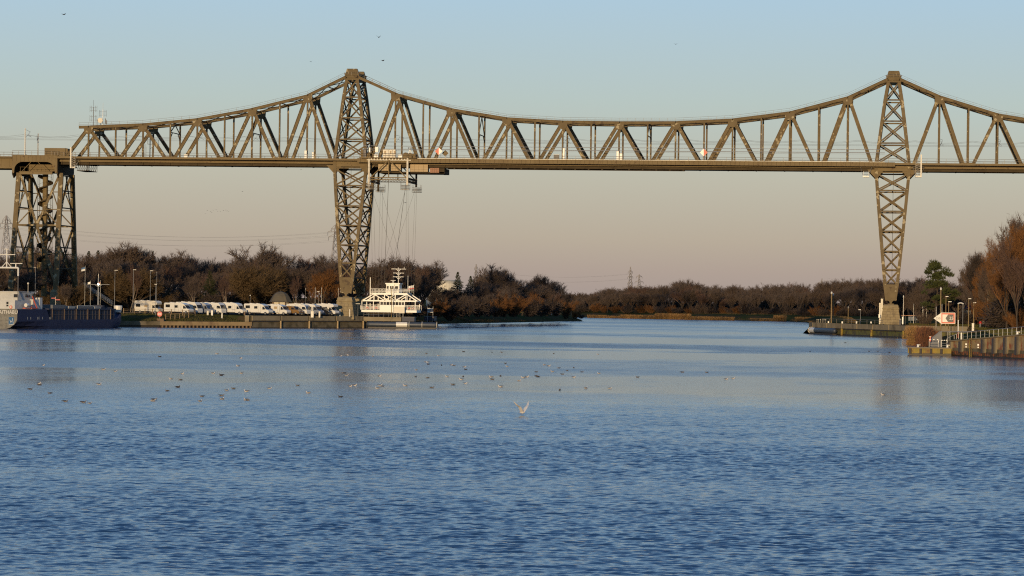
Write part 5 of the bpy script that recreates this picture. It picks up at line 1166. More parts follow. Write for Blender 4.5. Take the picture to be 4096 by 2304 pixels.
M['blade'] = mat('olive_grass_blades', (0.105, 0.090, 0.026), 0.9, var=(0.070, 0.066, 0.020), scale=0.3, spec=0.1)
M['blade_dry'] = mat('dry_grass_blades', (0.20, 0.125, 0.052), 0.9, var=(0.13, 0.082, 0.036), scale=0.25, spec=0.1)
def along(pts, o0, o1, z0, z1):
    P = [Vector(p) for p in pts]; Ls = [(b - a).length for a, b in zip(P, P[1:])]
    def f():
        t_ = rnd.uniform(0, sum(Ls)); i = 0
        while t_ > Ls[i] and i < len(Ls) - 1: t_ -= Ls[i]; i += 1
        d = (P[i + 1] - P[i]).normalized(); u = rnd.random(); o = o0 + (o1 - o0) * u; q = P[i] + d * t_ + Vector((-d.y, d.x)) * o
        return q.x, q.y, z0 + (z1 - z0) * u
    return f
turf('grass', 'rough olive grass on the slope in front of the motorhomes', along([(-185, 695.2), (-177, 702), (-158.8, 722.6)], 0.8, 13, 1.4, 3.1), 9000, 0.4, 0.05, M['blade'])
turf('grass', 'tan winter grass on the left bank right of the ferry', along([(-133, 806), (-140.5, 870), (-140.5, 920), (-139.5, 958), (-132.5, 1001), (-126, 1075), (-119.5, 1143)], 0.8, 12, 0.3, 2.7), 16000, 0.42, 0.07, M['blade_dry'])
turf('grass', 'olive grass on the flat top of the left bank', along([(-133, 806), (-140.5, 870), (-140.5, 958), (-126, 1075), (-119.5, 1143)], 11, 40, 2.8, 3.2), 9000, 0.35, 0.07, M['blade'])
turf('grass', 'tan grass and herbs along the far bank', along([(-138.5, 1397), (-100.8, 1366), (-72, 1335), (-48, 1318), (-38, 1260)], 0.8, 14, 0.3, 2.8), 12000, 0.5, 0.10, M['blade_dry'])
turf('grass', 'tan grass behind the right quay corner', along([(-38, 1260), (-31, 1120), (-26, 900), (-24.5, 805)], 0.8, 14, 0.3, 2.8), 9000, 0.4, 0.07, M['blade_dry'])
turf('grass', 'olive lawn behind the right tower and direction sign', lambda: (rnd.uniform(3, 27), rnd.uniform(731, 800), 3.05), 14000, 0.3, 0.05, M['blade'])
turf('grass', 'short grass behind the quay railing', lambda: (rnd.uniform(17, 36), rnd.uniform(500, 700), 2.95), 9000, 0.35, 0.05, M['blade'])

# ------------------------------------------------------------------ motorhomes
def paint(name, c, r=0.3): return mat(name, c, r, spec=0.5, var=tuple(v * 0.94 for v in c), scale=0.6)
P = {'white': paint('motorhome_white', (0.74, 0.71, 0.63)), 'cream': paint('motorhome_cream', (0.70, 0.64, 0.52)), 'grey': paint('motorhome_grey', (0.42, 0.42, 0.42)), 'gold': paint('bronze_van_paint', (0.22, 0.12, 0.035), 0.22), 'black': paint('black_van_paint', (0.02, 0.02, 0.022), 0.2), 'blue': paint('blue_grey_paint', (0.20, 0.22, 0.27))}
M['tyre'] = mat('tyre', (0.02, 0.02, 0.02), 0.85); M['rim'] = mat('wheel_rim', (0.5, 0.5, 0.5), 0.3, 0.6); M['lamp'] = mat('headlamp_glass', (0.6, 0.6, 0.58), 0.1, spec=0.8); M['tan_win'] = mat('closed_blind', (0.42, 0.31, 0.17), 0.4); M['bumper'] = mat('grey_bumper', (0.12, 0.12, 0.12), 0.6)
def motorhome(kind, x, y, z, rz, L_, H, col, label, cabcol=None, stripe=None, blind=False):
    t = thing('motorhome' if kind != 'van' else 'camper_van', label, 'motorhome' if kind != 'van' else 'camper van', (x, y, z), rz, 'motorhomes parked along the quay')
    W2 = 1.1; b = 0.45; cm = P[col]; hb = H
    x0, x1 = -L_ / 2, L_ / 2; c0 = x1 - 2.35
    def P3(poly, ya, yb, mtl, nm, mb=None):
        m = MB() if mb is None else mb; m.prism(poly, 'y', ya, yb); return m.build(nm, mtl, t, local=True) if mb is None else m
    if kind == 'alcove': body = [(x0, b), (c0 + 0.1, b), (c0 + 0.1, 1.95), (x1 - 1.05, 2.05), (x1 - 0.55, 2.2), (x1 - 0.42, 2.55), (x1 - 0.75, hb - 0.08), (x1 - 1.4, hb), (x0 + 0.25, hb), (x0, hb - 0.25)]
    elif kind == 'low': body = [(x0, b), (c0 + 0.1, b), (c0 + 0.1, 2.1), (x1 - 1.35, 2.2), (x1 - 1.75, hb - 0.22), (c0 - 0.3, hb), (x0 + 0.2, hb), (x0, hb - 0.2)]
    elif kind == 'full': body = [(x0, b), (x1 - 0.05, b), (x1, 0.95), (x1 - 0.10, 1.35), (x1 - 0.55, 2.35), (x1 - 0.95, hb - 0.05), (x1 - 1.4, hb), (x0 + 0.2, hb), (x0, hb - 0.2)]
    else: body = [(x0, b), (x1 - 0.05, b), (x1, 0.85), (x1 - 0.15, 1.15), (x1 - 1.0, 1.42), (x1 - 1.75, hb - 0.15), (x1 - 2.2, hb), (x0 + 0.15, hb), (x0, hb - 0.2)]
    P3(body, -W2, W2, cm, 'body')
    if kind in ('alcove', 'low'):
        cab = [(c0 + 0.1, 0.4), (x1 - 0.05, 0.4), (x1, 0.8), (x1 - 0.12, 1.15), (x1 - 0.85, 1.35), (x1 - 1.5, 2.15), (c0 + 0.1, 2.15)]
        P3(cab, -0.98, 0.98, P[cabcol or col], 'cab')
        m = MB(); m.loft([[(x1 - 0.87, -0.85, 1.38), (x1 - 0.87, 0.85, 1.38), (x1 - 0.82, 0.85, 1.38), (x1 - 0.82, -0.85, 1.38)], [(x1 - 1.46, -0.75, 2.1), (x1 - 1.46, 0.75, 2.1), (x1 - 1.40, 0.75, 2.1), (x1 - 1.40, -0.75, 2.1)]]); m.build('windscreen', M['glass'], t, local=True)
        for s in (-1, 1):
            m = MB(); m.prism([(x1 - 1.9, 1.3), (x1 - 0.98, 1.33), (x1 - 1.52, 2.0), (x1 - 1.9, 2.0)], 'y', s * 0.985, s * 1.0); m.build('cab_window', M['glass'], t, local=True)
    else:
        xa, za, xb, zb = (x1 - 0.12, 1.42, x1 - 0.52, 2.28) if kind == 'full' else (x1 - 1.02, 1.45, x1 - 1.72, hb - 0.2)
        m = MB(); m.loft([[(xa, -0.98, za), (xa, 0.98, za), (xa + 0.05, 0.98, za), (xa + 0.05, -0.98, za)], [(xb, -0.95, zb), (xb, 0.95, zb), (xb + 0.05, 0.95, zb), (xb + 0.05, -0.95, zb)]]); m.build('windscreen', M['glass'], t, local=True)
        for s in (-1, 1):
            m = MB(); m.prism([(xa - 1.35, 1.4), (xa - 0.12, 1.42), (xb - 0.12, 2.1 if kind == 'full' else hb - 0.35), (xa - 1.35, 2.1 if kind == 'full' else hb - 0.35)], 'y', s * (W2 + 0.005), s * (W2 + 0.02)); m.build('cab_window', M['glass'], t, local=True)
    wins = [(x0 + 0.5, 1.58, 1.3, 0.72), (x0 + L_ * 0.42, 1.5, 0.95, 0.62)] if kind != 'van' else [(x0 + 1.4, 1.5, 1.0, 0.5)]
    for i, (a, zc, w_, h_) in enumerate(wins):
        m = MB()
        m.span((a, -W2 - 0.03, zc), (a + w_, -W2 - 0.002, zc + h_))
        m.build('window', M['tan_win'] if blind and i == 1 else M['glass'], t, local=True)
    m = MB()
    for s in (-1, 1):
        m.span((x0 + L_ * 0.58, s * W2, 0.55), (x0 + L_ * 0.58 + 0.03, s * (W2 + 0.012), 2.3)); m.span((x0 + L_ * 0.58 + 0.65, s * W2, 0.55), (x0 + L_ * 0.58 + 0.68, s * (W2 + 0.012), 2.3)); m.span((x0 + 0.1, s * W2, b), (c0, s * (W2 + 0.015), b + 0.12))
    m.build('door_seam', M['bumper'], t, local=True)
    if stripe:
        m = MB(); 
        for s in (-1, 1): m.prism([(x0 + 2.2, 1.5), (c0 + 0.2, 1.05), (c0 + 0.2, 1.2), (x0 + 2.2, 1.62)], 'y', s * (W2 + 0.003), s * (W2 + 0.012))
        m.build('stripe', P[stripe], t, local=True)
    for xx in (x0 + 1.75, x1 - 0.98):
        for s in (-1, 1):
            m = MB(); m.tube((xx, s * 1.0, 0.36), (xx, s * (W2 + 0.03), 0.36), 0.36, n=14); wl = m.build('wheel', M['tyre'], t, local=True)
            m = MB(); m.tube((xx, s * (W2 + 0.03), 0.36), (xx, s * (W2 + 0.045), 0.36), 0.22, n=10); m.build('rim', M['rim'], wl, local=True)
    for s in (-1, 1):
        m = MB(); m.ball((x1 - 0.16, s * 0.8, 0.98), (0.16, 0.2, 0.13), 8, 6); m.build('headlight', M['lamp'], t, local=True)
        m = MB(); m.box((x1 - 1.05, s * 1.28, 1.55), (0.16, 0.14, 0.3)); m.tube((x1 - 1.05, s * 1.0, 1.45), (x1 - 1.05, s * 1.28, 1.45), 0.03, n=4); m.build('mirror', M['bumper'], t, local=True)
    m = MB(); m.span((x1 - 0.3, -0.95, 0.35), (x1 + 0.06, 0.95, 0.62)); m.build('bumper', M['bumper'] if kind != 'full' else cm, t, local=True)
    m = MB(); m.span((x0 + 1.2, -0.35, hb), (x0 + 1.9, 0.35, hb + 0.14)); m.span((x0 + 3.2, -0.3, hb), (x0 + 3.8, 0.3, hb + 0.12)); m.span((x0 + 2.1, -0.8, hb + 0.02), (x0 + 3.1, -0.1, hb + 0.06)); m.build('roof_hatch', P['white'], t, local=True)
    return t
VZ = 3.22
vans = [(595, 733, 'alcove', 7.3, 3.15, 'cream', 'large cream alcove motorhome standing alone at the left end of the row', 'cream', 'white', True), (716, 729, 'low', 7.6, 2.75, 'white', 'long white motorhome with dark cab windows nearest the wooden fence', None, None, False),
        (756, 734.5, 'full', 6.8, 2.95, 'white', 'bright white full width motorhome with tall windscreen, second behind the fence', None, None, False), (806, 737, 'low', 6.9, 2.8, 'grey', 'motorhome painted grey for its shade, with slanting dark windscreen, fourth from the left', 'blue', None, False),  # grey body and blue cab hold this motorhome's shade in their colour
        (850, 739.5, 'full', 6.9, 2.85, 'white', 'white motorhome with black side window and wide dark windscreen, fifth from the left', None, None, False), (930, 741, 'low', 7.5, 2.9, 'white', 'white motorhome behind the pale post at the end of the grass slope', None, 'grey', False),
        (1034, 742, 'low', 7.4, 2.75, 'white', 'white motorhome with two small side windows parked just left of the domed kiosk', None, None, False), (1112, 745, 'low', 6.6, 2.6, 'white', 'smaller white motorhome with tan blind in front of the domed kiosk', None, None, True),
        (1168, 746.5, 'van', 5.6, 2.25, 'gold', 'bronze brown camper van shining in the sun', None, None, False), (1195, 749.5, 'full', 6.2, 2.7, 'white', 'white full width motorhome right of the bronze van', None, None, False),
        (1248, 751, 'low', 6.2, 2.8, 'white', 'white motorhome with blue grey cab beside the grey service pillars', 'blue', None, False), (1287, 753.5, 'van', 5.4, 2.1, 'black', 'black camper van, the only black one in the row', None, None, False),
        (1310, 755, 'alcove', 5.9, 2.95, 'white', 'white alcove motorhome last in the row beside the tower pier', None, None, False), (1205, 764, 'low', 6.5, 2.85, 'white', 'white motorhome mostly hidden behind the bronze van, roof showing', None, None, False)]
for px, Y, k, L_, H, c, lab, cab, st, bl in vans:
    motorhome(k, colx(px, Y, VZ), Y, VZ, R(-21), L_, H, c, lab, cab, st, bl)
# surfboard-like roof box kept off; satellite dish on one roof
# ------------------------------------------------------------------ kiosk, posts and furniture on the left quay
Y = 778; kx = colx(1122, Y, 3.2); t = thing('domed_kiosk', 'cream kiosk with grey bell shaped dome roof behind the motorhomes', 'kiosk', (kx, Y, 3.2))
m = MB(); m.lathe([(2.15, 3.2), (2.15, 6.5)], (kx, Y, 0), 8); m.build('wall', M['cream'], t)
m = MB(); 
for k in range(8):
    a = R(22.5 + 45 * k - 22.5); m.tube((kx + 2.18 * math.cos(a), Y + 2.18 * math.sin(a), 3.2), (kx + 2.18 * math.cos(a), Y + 2.18 * math.sin(a), 6.5), 0.14, n=5)
m.build('pilaster', M['wood'], t)
M['dome'] = mat('weathered_zinc', (0.105, 0.090, 0.064), 0.85, var=(0.14, 0.12, 0.085), scale=0.9, spec=0.15)
m = MB(); m.lathe([(3.15, 6.45), (2.85, 6.75), (2.6, 7.25), (2.25, 7.95), (1.7, 8.6), (0.95, 9.05), (0.1, 9.25)], (kx, Y, 0), 8); m.tube((kx, Y, 9.2), (kx, Y, 10.0), 0.07, 0.02, n=5); m.build('dome', M['dome'], t)
x = colx(1182, Y + 4, 3.2); t = thing('flat_annex', 'low flat roofed cream annex right of the domed kiosk', 'shed', (x, Y + 4, 3.2)); m = MB(); m.span((x - 1.6, Y + 2.5, 3.2), (x + 2.2, Y + 6, 5.9)); m.build('wall', M['cream'], t); m = MB(); m.span((x - 1.9, Y + 2.2, 5.9), (x + 2.5, Y + 6.3, 6.25)); m.build('roof', M['wood'], t)
def lamp_post(px, ytop, Y, zb, label, arm=0.55, r=0.07, name='street_lamp', group=None, two=False, head='galv', pm='galv'):
    p = at(px, ytop, Y); t = thing(name, label, 'street lamp', (p.x, Y, zb), group=group)
    m = MB(); m.tube((p.x, Y, zb - 0.1), (p.x, Y, p.z), r, r * 0.65, n=6); m.build('pole', M[pm], t)
    m = MB(); m.span((p.x - (arm if two else 0.08), Y - 0.14, p.z), (p.x + arm, Y + 0.14, p.z + 0.13)) if arm > 0 else m.span((p.x + arm, Y - 0.14, p.z), (p.x + 0.08, Y + 0.14, p.z + 0.13)); m.build('lamp_head', M[head], t)
GL = 'lamps over the motorhome lot'
lamp_post(142, 1070, 738, 3.2, 'slim lamp post behind the ship wheelhouse', -0.5, group=GL); lamp_post(460, 1082, 730, 3.2, 'tall lamp post rising above the ship bow', 0.75, group=GL); lamp_post(534, 1080, 752, 3.2, 'tall lamp post just left of the alcove motorhome', 0.75, group=GL); lamp_post(602, 1084, 765, 3.2, 'tall lamp post behind the alcove motorhome', 0.75, group=GL)
lamp_post(623, 1138, 712, 2.6, 'lamp post with broad head standing in the grass by the round red sign', 0.3, 0.06, two=True); lamp_post(627, 1090, 770, 3.2, 'thin pole with small top lamp behind the alcove motorhome', 0.1, 0.05); lamp_post(1001, 1182, 768, 3.2, 'short lamp with white head left of the kiosk', 0.15, 0.05, head='white', two=True); lamp_post(1274, 1168, 768, 3.2, 'lamp with pale head above the black van', 0.3, 0.06, head='white', two=True)
def pole(px, yt, Y, zb, label, r=0.08, mt='galv', cap=None, name='pole', group=None):
    p = at(px, yt, Y); t = thing(name, label, 'pole', (p.x, Y, zb), group=group); m = MB(); m.tube((p.x, Y, zb - 0.1), (p.x, Y, p.z), r, r * 0.8, n=7); m.build('shaft', M[mt], t)
    m = MB(); m.lathe([(r * 1.3, 0), (r * 1.6, 0.25), (r * 0.8, 0.55)], (p.x, Y, p.z), 7); m.build('top_lamp' if cap else 'top_cap', M[cap or 'galv'], t)
pole(1261, 1158, 770, 3.2, 'left of two thin grey masts behind the last motorhomes', 0.06); pole(1286, 1158, 770, 3.2, 'right of two thin grey masts behind the last motorhomes', 0.06); pole(1222, 1160, 775, 3.2, 'thin dark pole between the kiosk and the grey masts', 0.05, 'wire'); pole(1188, 1165, 776, 3.2, 'thin dark pole right above the flat annex', 0.05, 'wire'); pole(1354, 1160, 766, 3.2, 'thin pale pole beside the left tower foot', 0.05)
def box_post(px, y0_, y1_, Y, w_, mt, label, name='service_pillar', cat='service pillar'):
    a, b = at(px, y0_, Y), at(px, y1_, Y); t = thing(name, label, cat, (a.x, Y, b.z)); m = MB(); m.span((a.x - w_ / 2, Y, b.z - 0.3), (a.x + w_ / 2, Y + 0.35, a.z)); m.build('housing', M[mt], t)
    m = MB(); m.span((a.x - w_ / 2 - 0.04, Y - 0.04, a.z), (a.x + w_ / 2 + 0.04, Y + 0.39, a.z + 0.07)); m.build('lid', M['galv'], t)
box_post(831, 1244, 1264, 727, 0.45, 'cream', 'shorter pale service pillar in front of the grey motorhome'); box_post(848, 1242, 1263, 727, 0.42, 'white', 'taller white service pillar between two motorhome fronts'); box_post(978, 1246, 1262, 732, 0.35, 'wood', 'brown service pillar at the end of the grass slope'); box_post(888, 1254, 1270, 724, 0.25, 'white', 'small white stump in the grass'); box_post(1249, 1246, 1265, 744, 0.7, 'galv', 'broad grey service pillar on the quay edge'); box_post(1278, 1247, 1265, 746, 0.4, 'cream', 'narrow pale service pillar beside the black van'); box_post(988, 1264, 1282, 722.5, 1.1, 'concrete', 'concrete block at the left end of the long quay')
for px, lab in ((1360, 'white marker post left of the stone pier foot'), (1399, 'white marker post at the right corner of the stone pier')): box_post(px, 1238, 1262, 757, 0.14, 'white', lab, 'marker_post', 'post')
M['fence_wood'] = mat('tan_fence_wood', (0.27, 0.185, 0.095), 0.9, var=(0.19, 0.13, 0.07), scale=3)
def fence(label, pts, h, rails=3, step=2.4, name='wooden_fence'):
    t = thing(name, label, 'fence', pts[0]); m = MB(); P_ = [Vector(p) for p in pts]
    for r_ in range(rails):
        m = MB()
        for a, b in zip(P_, P_[1:]): dz = Vector((0, 0, h * (r_ + 1) / rails - 0.08)); m.beam(a + dz, b + dz, 0.06, 0.2)
        m.build('rail', M['fence_wood'], t)
    for a, b in zip(P_, P_[1:]):
        n = max(1, round((b - a).length / step))
        for k in range(n + 1):
            if k == n and b != P_[-1]: continue
            p = a.lerp(b, k / n); m = MB(); m.beam(p - Vector((0, 0, 0.2)), p + Vector((0, 0, h + 0.1)), 0.18); m.build('post', M['fence_wood'], t)
g = lambda px, Y, z: (colx(px, Y, z), Y, z)
fence('long weathered wooden fence running from the ship bow past the round red sign', [g(494, 716, 3.1), g(580, 719, 3.1), g(640, 719, 3.1), g(730, 719, 3.0), g(780, 722, 2.9)], 1.25, 3)
fence('short wooden fence stepping down the grass slope behind the round red sign', [g(663, 708, 1.9), g(700, 711, 2.0), g(755, 717, 2.5)], 1.2, 3, 2.2)
p = Vector(g(640, 704, 1.6)); t = thing('wooden_box', 'low wooden box under the round red sign on the concrete wall', 'box', p); m = MB(); m.span((p.x - 0.8, p.y, 1.45), (p.x + 0.9, p.y + 0.9, 2.1)); m.build('crate', M['wood'], t); m = MB(); m.span((p.x - 0.85, p.y - 0.05, 2.1), (p.x + 0.95, p.y + 0.95, 2.16)); m.build('lid', M['wood'], t)
# round red signal board with white arcs and dot
sp = at(638.5, 1256, 706); t = thing('round_sign', 'round red board with white dot between two arcs on the left bank', 'sign', (sp.x, 706, 1.6))
m = MB(); m.tube((sp.x, 706.06, sp.z), (sp.x, 706.0, sp.z), 0.66, n=8); m.build('board', M['red'], t)
m = MB(); m.tube((sp.x, 706.0, sp.z), (sp.x, 705.97, sp.z), 0.12, n=10)
for s in (-1, 1):
    for r_ in (0.24, 0.40):
        pts = [(sp.x + s * r_ * math.cos(a), sp.z + r_ * math.sin(a)) for a in [R(-48 + 12 * k) for k in range(9)]]
        for (xa_, za_), (xb_, zb_) in zip(pts, pts[1:]): m.beam((xa_, 705.98, za_), (xb_, 705.98, zb_), 0.09, 0.02)
m.build('symbol', M['white'], t)
m = MB(); m.tube((sp.x, 706.12, 1.3), (sp.x, 706.12, sp.z + 0.5), 0.06, n=6); m.build('post', M['galv'], t)
# boards and posts in front of the ferry
a, b = at(1574, 1226, 766), at(1618, 1253, 766); t = thing('notice_board', 'blank cream back of a large notice board on posts in front of the ferry', 'board', ((a.x + b.x) / 2, 766, 2.9)); m = MB(); m.span((a.x, 765.95, b.z), (b.x, 766.05, a.z)); m.build('panel', M['cream'], t)
for k in range(4): m = MB(); x = a.x + (b.x - a.x) * (k + 0.1) / 3.6; m.tube((x, 766.15, 2.0), (x, 766.15, a.z - 0.2), 0.06, n=5); m.build('post', M['galv'], t)
pole(1567, 1152, 765.5, 2.9, 'ochre pole with lantern standing in front of the ferry middle', 0.09, 'yellow_pile', 'cream', 'lantern_pole'); lamp_post(1432, 1216, 764, 3.0, 'short pole with flat crossbar lamp between the stone pier and the ferry', 0.6, 0.06, two=True); 
a, b = at(1711, 1232, 800), at(1731, 1250, 800); t = thing('double_board_sign', 'two stacked white boards on twin posts right of the ferry', 'sign', (a.x, 800, 2.9))
for z0, z1 in ((b.z, (a.z + b.z) / 2 - 0.08), ((a.z + b.z) / 2 + 0.08, a.z)): m = MB(); m.span((a.x, 799.95, z0), (b.x, 800.05, z1)); m.span((a.x + 0.3, 799.93, (z0 + z1) / 2 - 0.06), (b.x - 0.3, 799.95, (z0 + z1) / 2 + 0.06), 1); m.build('board', [M['white'], M['wire']], t)
for x in (a.x - 0.05, b.x + 0.05): m = MB(); m.tube((x, 800.1, 1.5), (x, 800.1, a.z + 0.4), 0.06, n=5); m.build('post', M['galv'], t)
jx0, jx1 = colx(1454, 765, 2.5), colx(1606, 765, 2.5)
t = thing('ferry_jetty', 'narrow concrete jetty slab in front of the hanging ferry', 'jetty', (jx0, 765, 1.85))
m = MB(); m.span((jx0, 764.6, 1.86), (jx1, 767.2, 2.92)); m.build('slab', M['concrete'], t)
for k in range(5): x = jx0 + 0.5 + (jx1 - jx0 - 1) * k / 4; m = MB(); m.tube((x, 766.4, -0.5), (x, 766.4, 1.9), 0.25, n=7); m.build('pile', M['concrete_dark'], t)
for pa, pb, yy0, dp, z1, lab in ((1608, 1657, 764.6, 2.6, 2.95, 'landing block coloured dark blue for its shade right of the jetty slab below the ferry'), (1697, 1737, 803, 4, 2.9, 'landing block coloured dark for its shade under the two stacked white boards')):
    x0_, x1_ = colx(pa, yy0, 2), colx(pb, yy0, 2); t = thing('landing_block', lab, 'block', (x0_, yy0, 1.8)); m = MB(); m.span((x0_, yy0, 1.86), (x1_, yy0 + dp, z1)); m.tube((x0_ + 0.6, yy0 + dp - 0.5, -0.5), (x0_ + 0.6, yy0 + dp - 0.5, 1.9), 0.25, n=7); m.tube((x1_ - 0.6, yy0 + dp - 0.5, -0.5), (x1_ - 0.6, yy0 + dp - 0.5, 1.9), 0.25, n=7); m.build('body', M['hold'], t); m = MB(); m.span((x0_ - 0.1, yy0 - 0.1, z1), (x1_ + 0.1, yy0 + dp + 0.1, z1 + 0.1)); m.build('top_slab', M['bumper'], t)  # dark body colour carries the shade on the block
t = thing('railing', 'low grey railing on the jetty slab in front of the ferry', 'railing', g(1455, 765, 2.9)); m = MB()
for k in range(8): q = g(1455 + k * 20, 765, 2.9); m.tube(q, (q[0], q[1], 4.0), 0.04, n=4)
m.build('posts', M['galv'], t)['label'] = 'row of thin railing posts'; m = MB(); m.tube(g(1455, 765, 4.0), g(1595, 765, 4.0), 0.04, n=4); m.tube(g(1455, 765, 3.5), g(1595, 765, 3.5), 0.03, n=4); m.build('rail_bar', M['galv'], t)
# storage tank
Y = 1100; tx = colx(1772, Y, 8); t = thing('storage_tank', 'large pale cylindrical storage tank half hidden behind bare trees', 'tank', (tx, Y, 3)); m = MB(); m.lathe([(6.3, 3), (6.3, 14.6), (6.1, 14.75)], (tx, Y, 0), 40); m.build('shell', M['cream'], t, smooth=False); m = MB(); m.lathe([(6.35, 14.6), (6.35, 14.85)], (tx, Y, 0), 40); m.tube((tx - 1.5, Y, 14.7), (tx - 1.5, Y, 15.6), 0.2, n=5); m.build('roof_rim', M['white'], t)
# football goal, posts on the left bank
a, b = at(2170, 1251, 1080), at(2206, 1270, 1080); t = thing('goal_frame', 'white football goal frame on the grass near the bank tip', 'goal', (a.x, 1080, 3)); m = MB(); m.tube((a.x, 1080, 2.6), (a.x, 1080, 4.9), 0.08, n=5); m.tube((b.x, 1080, 2.6), (b.x, 1080, 4.9), 0.10, n=5); m.tube((a.x, 1080, 4.9), (b.x, 1080, 4.9), 0.08, n=5); m.build('frame', M['white'], t); m = MB(); m.tube((a.x, 1081.5, 2.6), (a.x, 1081.5, 4.6), 0.05, n=4); m.tube((b.x - 1.6, 1081, 2.6), (b.x - 1.6, 1080, 4.9), 0.05, n=4); m.build('back_strut', M['galv'], t)
pole(1973, 1184, 940, 2.4, 'wooden light pole with white top on the left bank grass', 0.14, 'wood', 'white', 'light_pole'); pole(2285, 1200, 1110, 2.0, 'wooden light pole with white top near the bank tip', 0.15, 'wood', 'white', 'light_pole')

# ------------------------------------------------------------------ cargo ship, moored at the left edge
SR = R(77.65)
ship = thing('cargo_ship', 'royal blue coastal cargo ship with white wheelhouse moored at the left edge', 'ship', (-195.1, 635.7, 0), SR); ship.scale = (1.01, 1, 1)
SB = 4.1
def hullring(x, zt, hb, zb=-0.9, fl=0.0, n=7):
    """half breadth hb at deck, bilge curve below; fl narrows the foot"""
    pts = []
    for s in (1, -1):
        prof = [(hb, zt), (hb, 1.6), (hb - fl * 0.35, 0.6), (hb - fl, 0.0), (max(0.05, hb - fl * 1.3 - 0.6), zb)]
        if s < 0: prof = prof[::-1]
        pts += [(x, s * h, z) for h, z in prof]
    return pts
m = MB(); m.loft([hullring(0.15, 4.3, SB - 0.05, fl=3.0), hullring(4, 4.3, SB, fl=2.2), hullring(9, 4.3, SB, fl=0.9), hullring(13.3, 4.3, SB, fl=0.3), hullring(14.6, 2.0, SB, fl=0.1), hullring(43, 2.0, SB, fl=0.1), hullring(45.0, 2.1, SB, fl=0.2), hullring(48.5, 2.4, SB * 0.92, fl=0.5), hullring(52, 4.0, SB * 0.62, fl=1.0), hullring(54.8, 4.6, 0.45, fl=0.35)]); m.build('hull', M['hull'], ship, local=True)
m = MB(); m.prism([(-SB, 4.3), (SB, 4.3), (SB, 1.9), (SB - 0.6, 1.0), (SB - 1.7, 0.25), (SB - 2.8, -0.05), (-(SB - 2.8), -0.05), (-(SB - 1.7), 0.25), (-(SB - 0.6), 1.0), (-SB, 1.9)], 'x', -0.06, 0.14); m.span((-0.12, -SB, 3.02), (-0.06, SB, 3.08)); m.span((-0.12, -SB, 4.26), (0.1, SB, 4.36)); m.build('transom', M['transom'], ship, local=True)
text_mesh('HAITHABU', 1.12, M['white'], 'name_lettering', ship, (-0.09, -1.55, 3.27), (0, -1, 0), (0, 0, 1), 0.02, local=True)
m = MB(); m.span((-0.10, -3.35, 0.85), (-0.06, -2.05, 2.55)); em = m.build('emblem_panel', M['sea_blue'], ship, local=True)
m = MB(); 
for a_, b_ in (((-2.35, 2.0), (-2.62, 1.35)), ((-2.62, 1.35), (-2.85, 1.75)), ((-3.0, 2.3), (-3.25, 1.0)), ((-2.1, 1.0), (-3.3, 0.95))): m.beam((-0.115, *a_), (-0.115, *b_), 0.09, 0.02, up=(1, 0, 0))
m.build('emblem_lines', M['white'], em, local=True)
m = MB(); m.span((14.9, -SB + 0.45, 1.9), (46.5, SB - 0.45, 4.15)); m.span((14.6, -SB + 0.25, 4.15), (46.8, SB - 0.25, 4.5))
for k in range(22): m.span((15.2 + k * 1.45, -SB + 0.33, 2.0), (15.3 + k * 1.45, -SB + 0.45, 4.15)); m.span((15.2 + k * 1.45, SB - 0.45, 2.0), (15.3 + k * 1.45, SB - 0.33, 4.15))
m.build('hold_coaming', M['hold'], ship, local=True)
m = MB()
for s in (-1, 1):
    for k in range(6): m.tube((16 + k * 5.6, s * (SB - 0.15), 2.0), (16 + k * 5.6, s * (SB - 0.15), 4.4), 0.09, n=5)
    m.tube((15, s * (SB - 0.15), 3.1), (46, s * (SB - 0.15), 3.1), 0.03, n=4)
m.build('side_stanchion', M['wood'], ship, local=True)
for a_, b_, c_, z1 in ((18, 24, 'bumper', 5.3), (25.5, 28.5, 'galv', 5.05), (29.5, 37, 'bumper', 5.0), (38, 41, 'galv', 5.0)):
    m = MB(); m.span((a_, -3.0, 4.5), (b_, 3.0, z1)); m.build('hatch_cover', M[c_], ship, local=True)
m = MB(); m.tube((29.3, -3.1, 5.15), (37.2, -3.1, 5.15), 0.06, n=5); m.tube((29.3, -3.1, 4.5), (29.3, -3.1, 5.15), 0.06, n=5); m.build('hatch_rail', M['cream'], ship, local=True)
m = MB(); m.span((1.4, -2.7, 4.3), (8.6, 3.0, 6.25)); m.span((8.6, -3.2, 4.3), (11.4, 3.2, 6.5)); m.span((11.4, -3.3, 4.3), (12.6, 3.3, 6.9)); m.build('deckhouse', M['ship_white'], ship, local=True)
m = MB(); m.loft([[(3.6, -2.2, 6.25), (3.6, 2.2, 6.25), (9.0, 2.4, 6.25), (9.0, -2.4, 6.25)], [(3.2, -2.6, 8.05), (3.2, 2.6, 8.05), (9.9, 2.8, 8.05), (9.9, -2.8, 8.05)]]); m.span((3.0, -2.8, 8.05), (10.4, 2.95, 8.2)); wh = m.build('wheelhouse', M['ship_white'], ship, local=True)
for k in range(3): m = MB(); m.span((6.3 + 0.75 * k, -2.62, 6.95), (6.75 + 0.75 * k, -2.46, 7.75)); m.build('window', M['glass'], ship, local=True)
m = MB(); m.span((3.3, -2.3, 6.9), (3.42, -1.3, 7.6)); m.build('window', M['glass'], ship, local=True); m = MB(); m.span((9.2, -2.74, 7.0), (9.75, -2.56, 7.75)); m.build('window', M['glass'], ship, local=True)
m = MB(); m.span((1.36, -1.1, 5.4), (1.42, -0.6, 5.9)); m.span((1.36, -1.1, 4.9), (1.42, -0.6, 5.25)); m.build('window', M['glass'], ship, local=True)
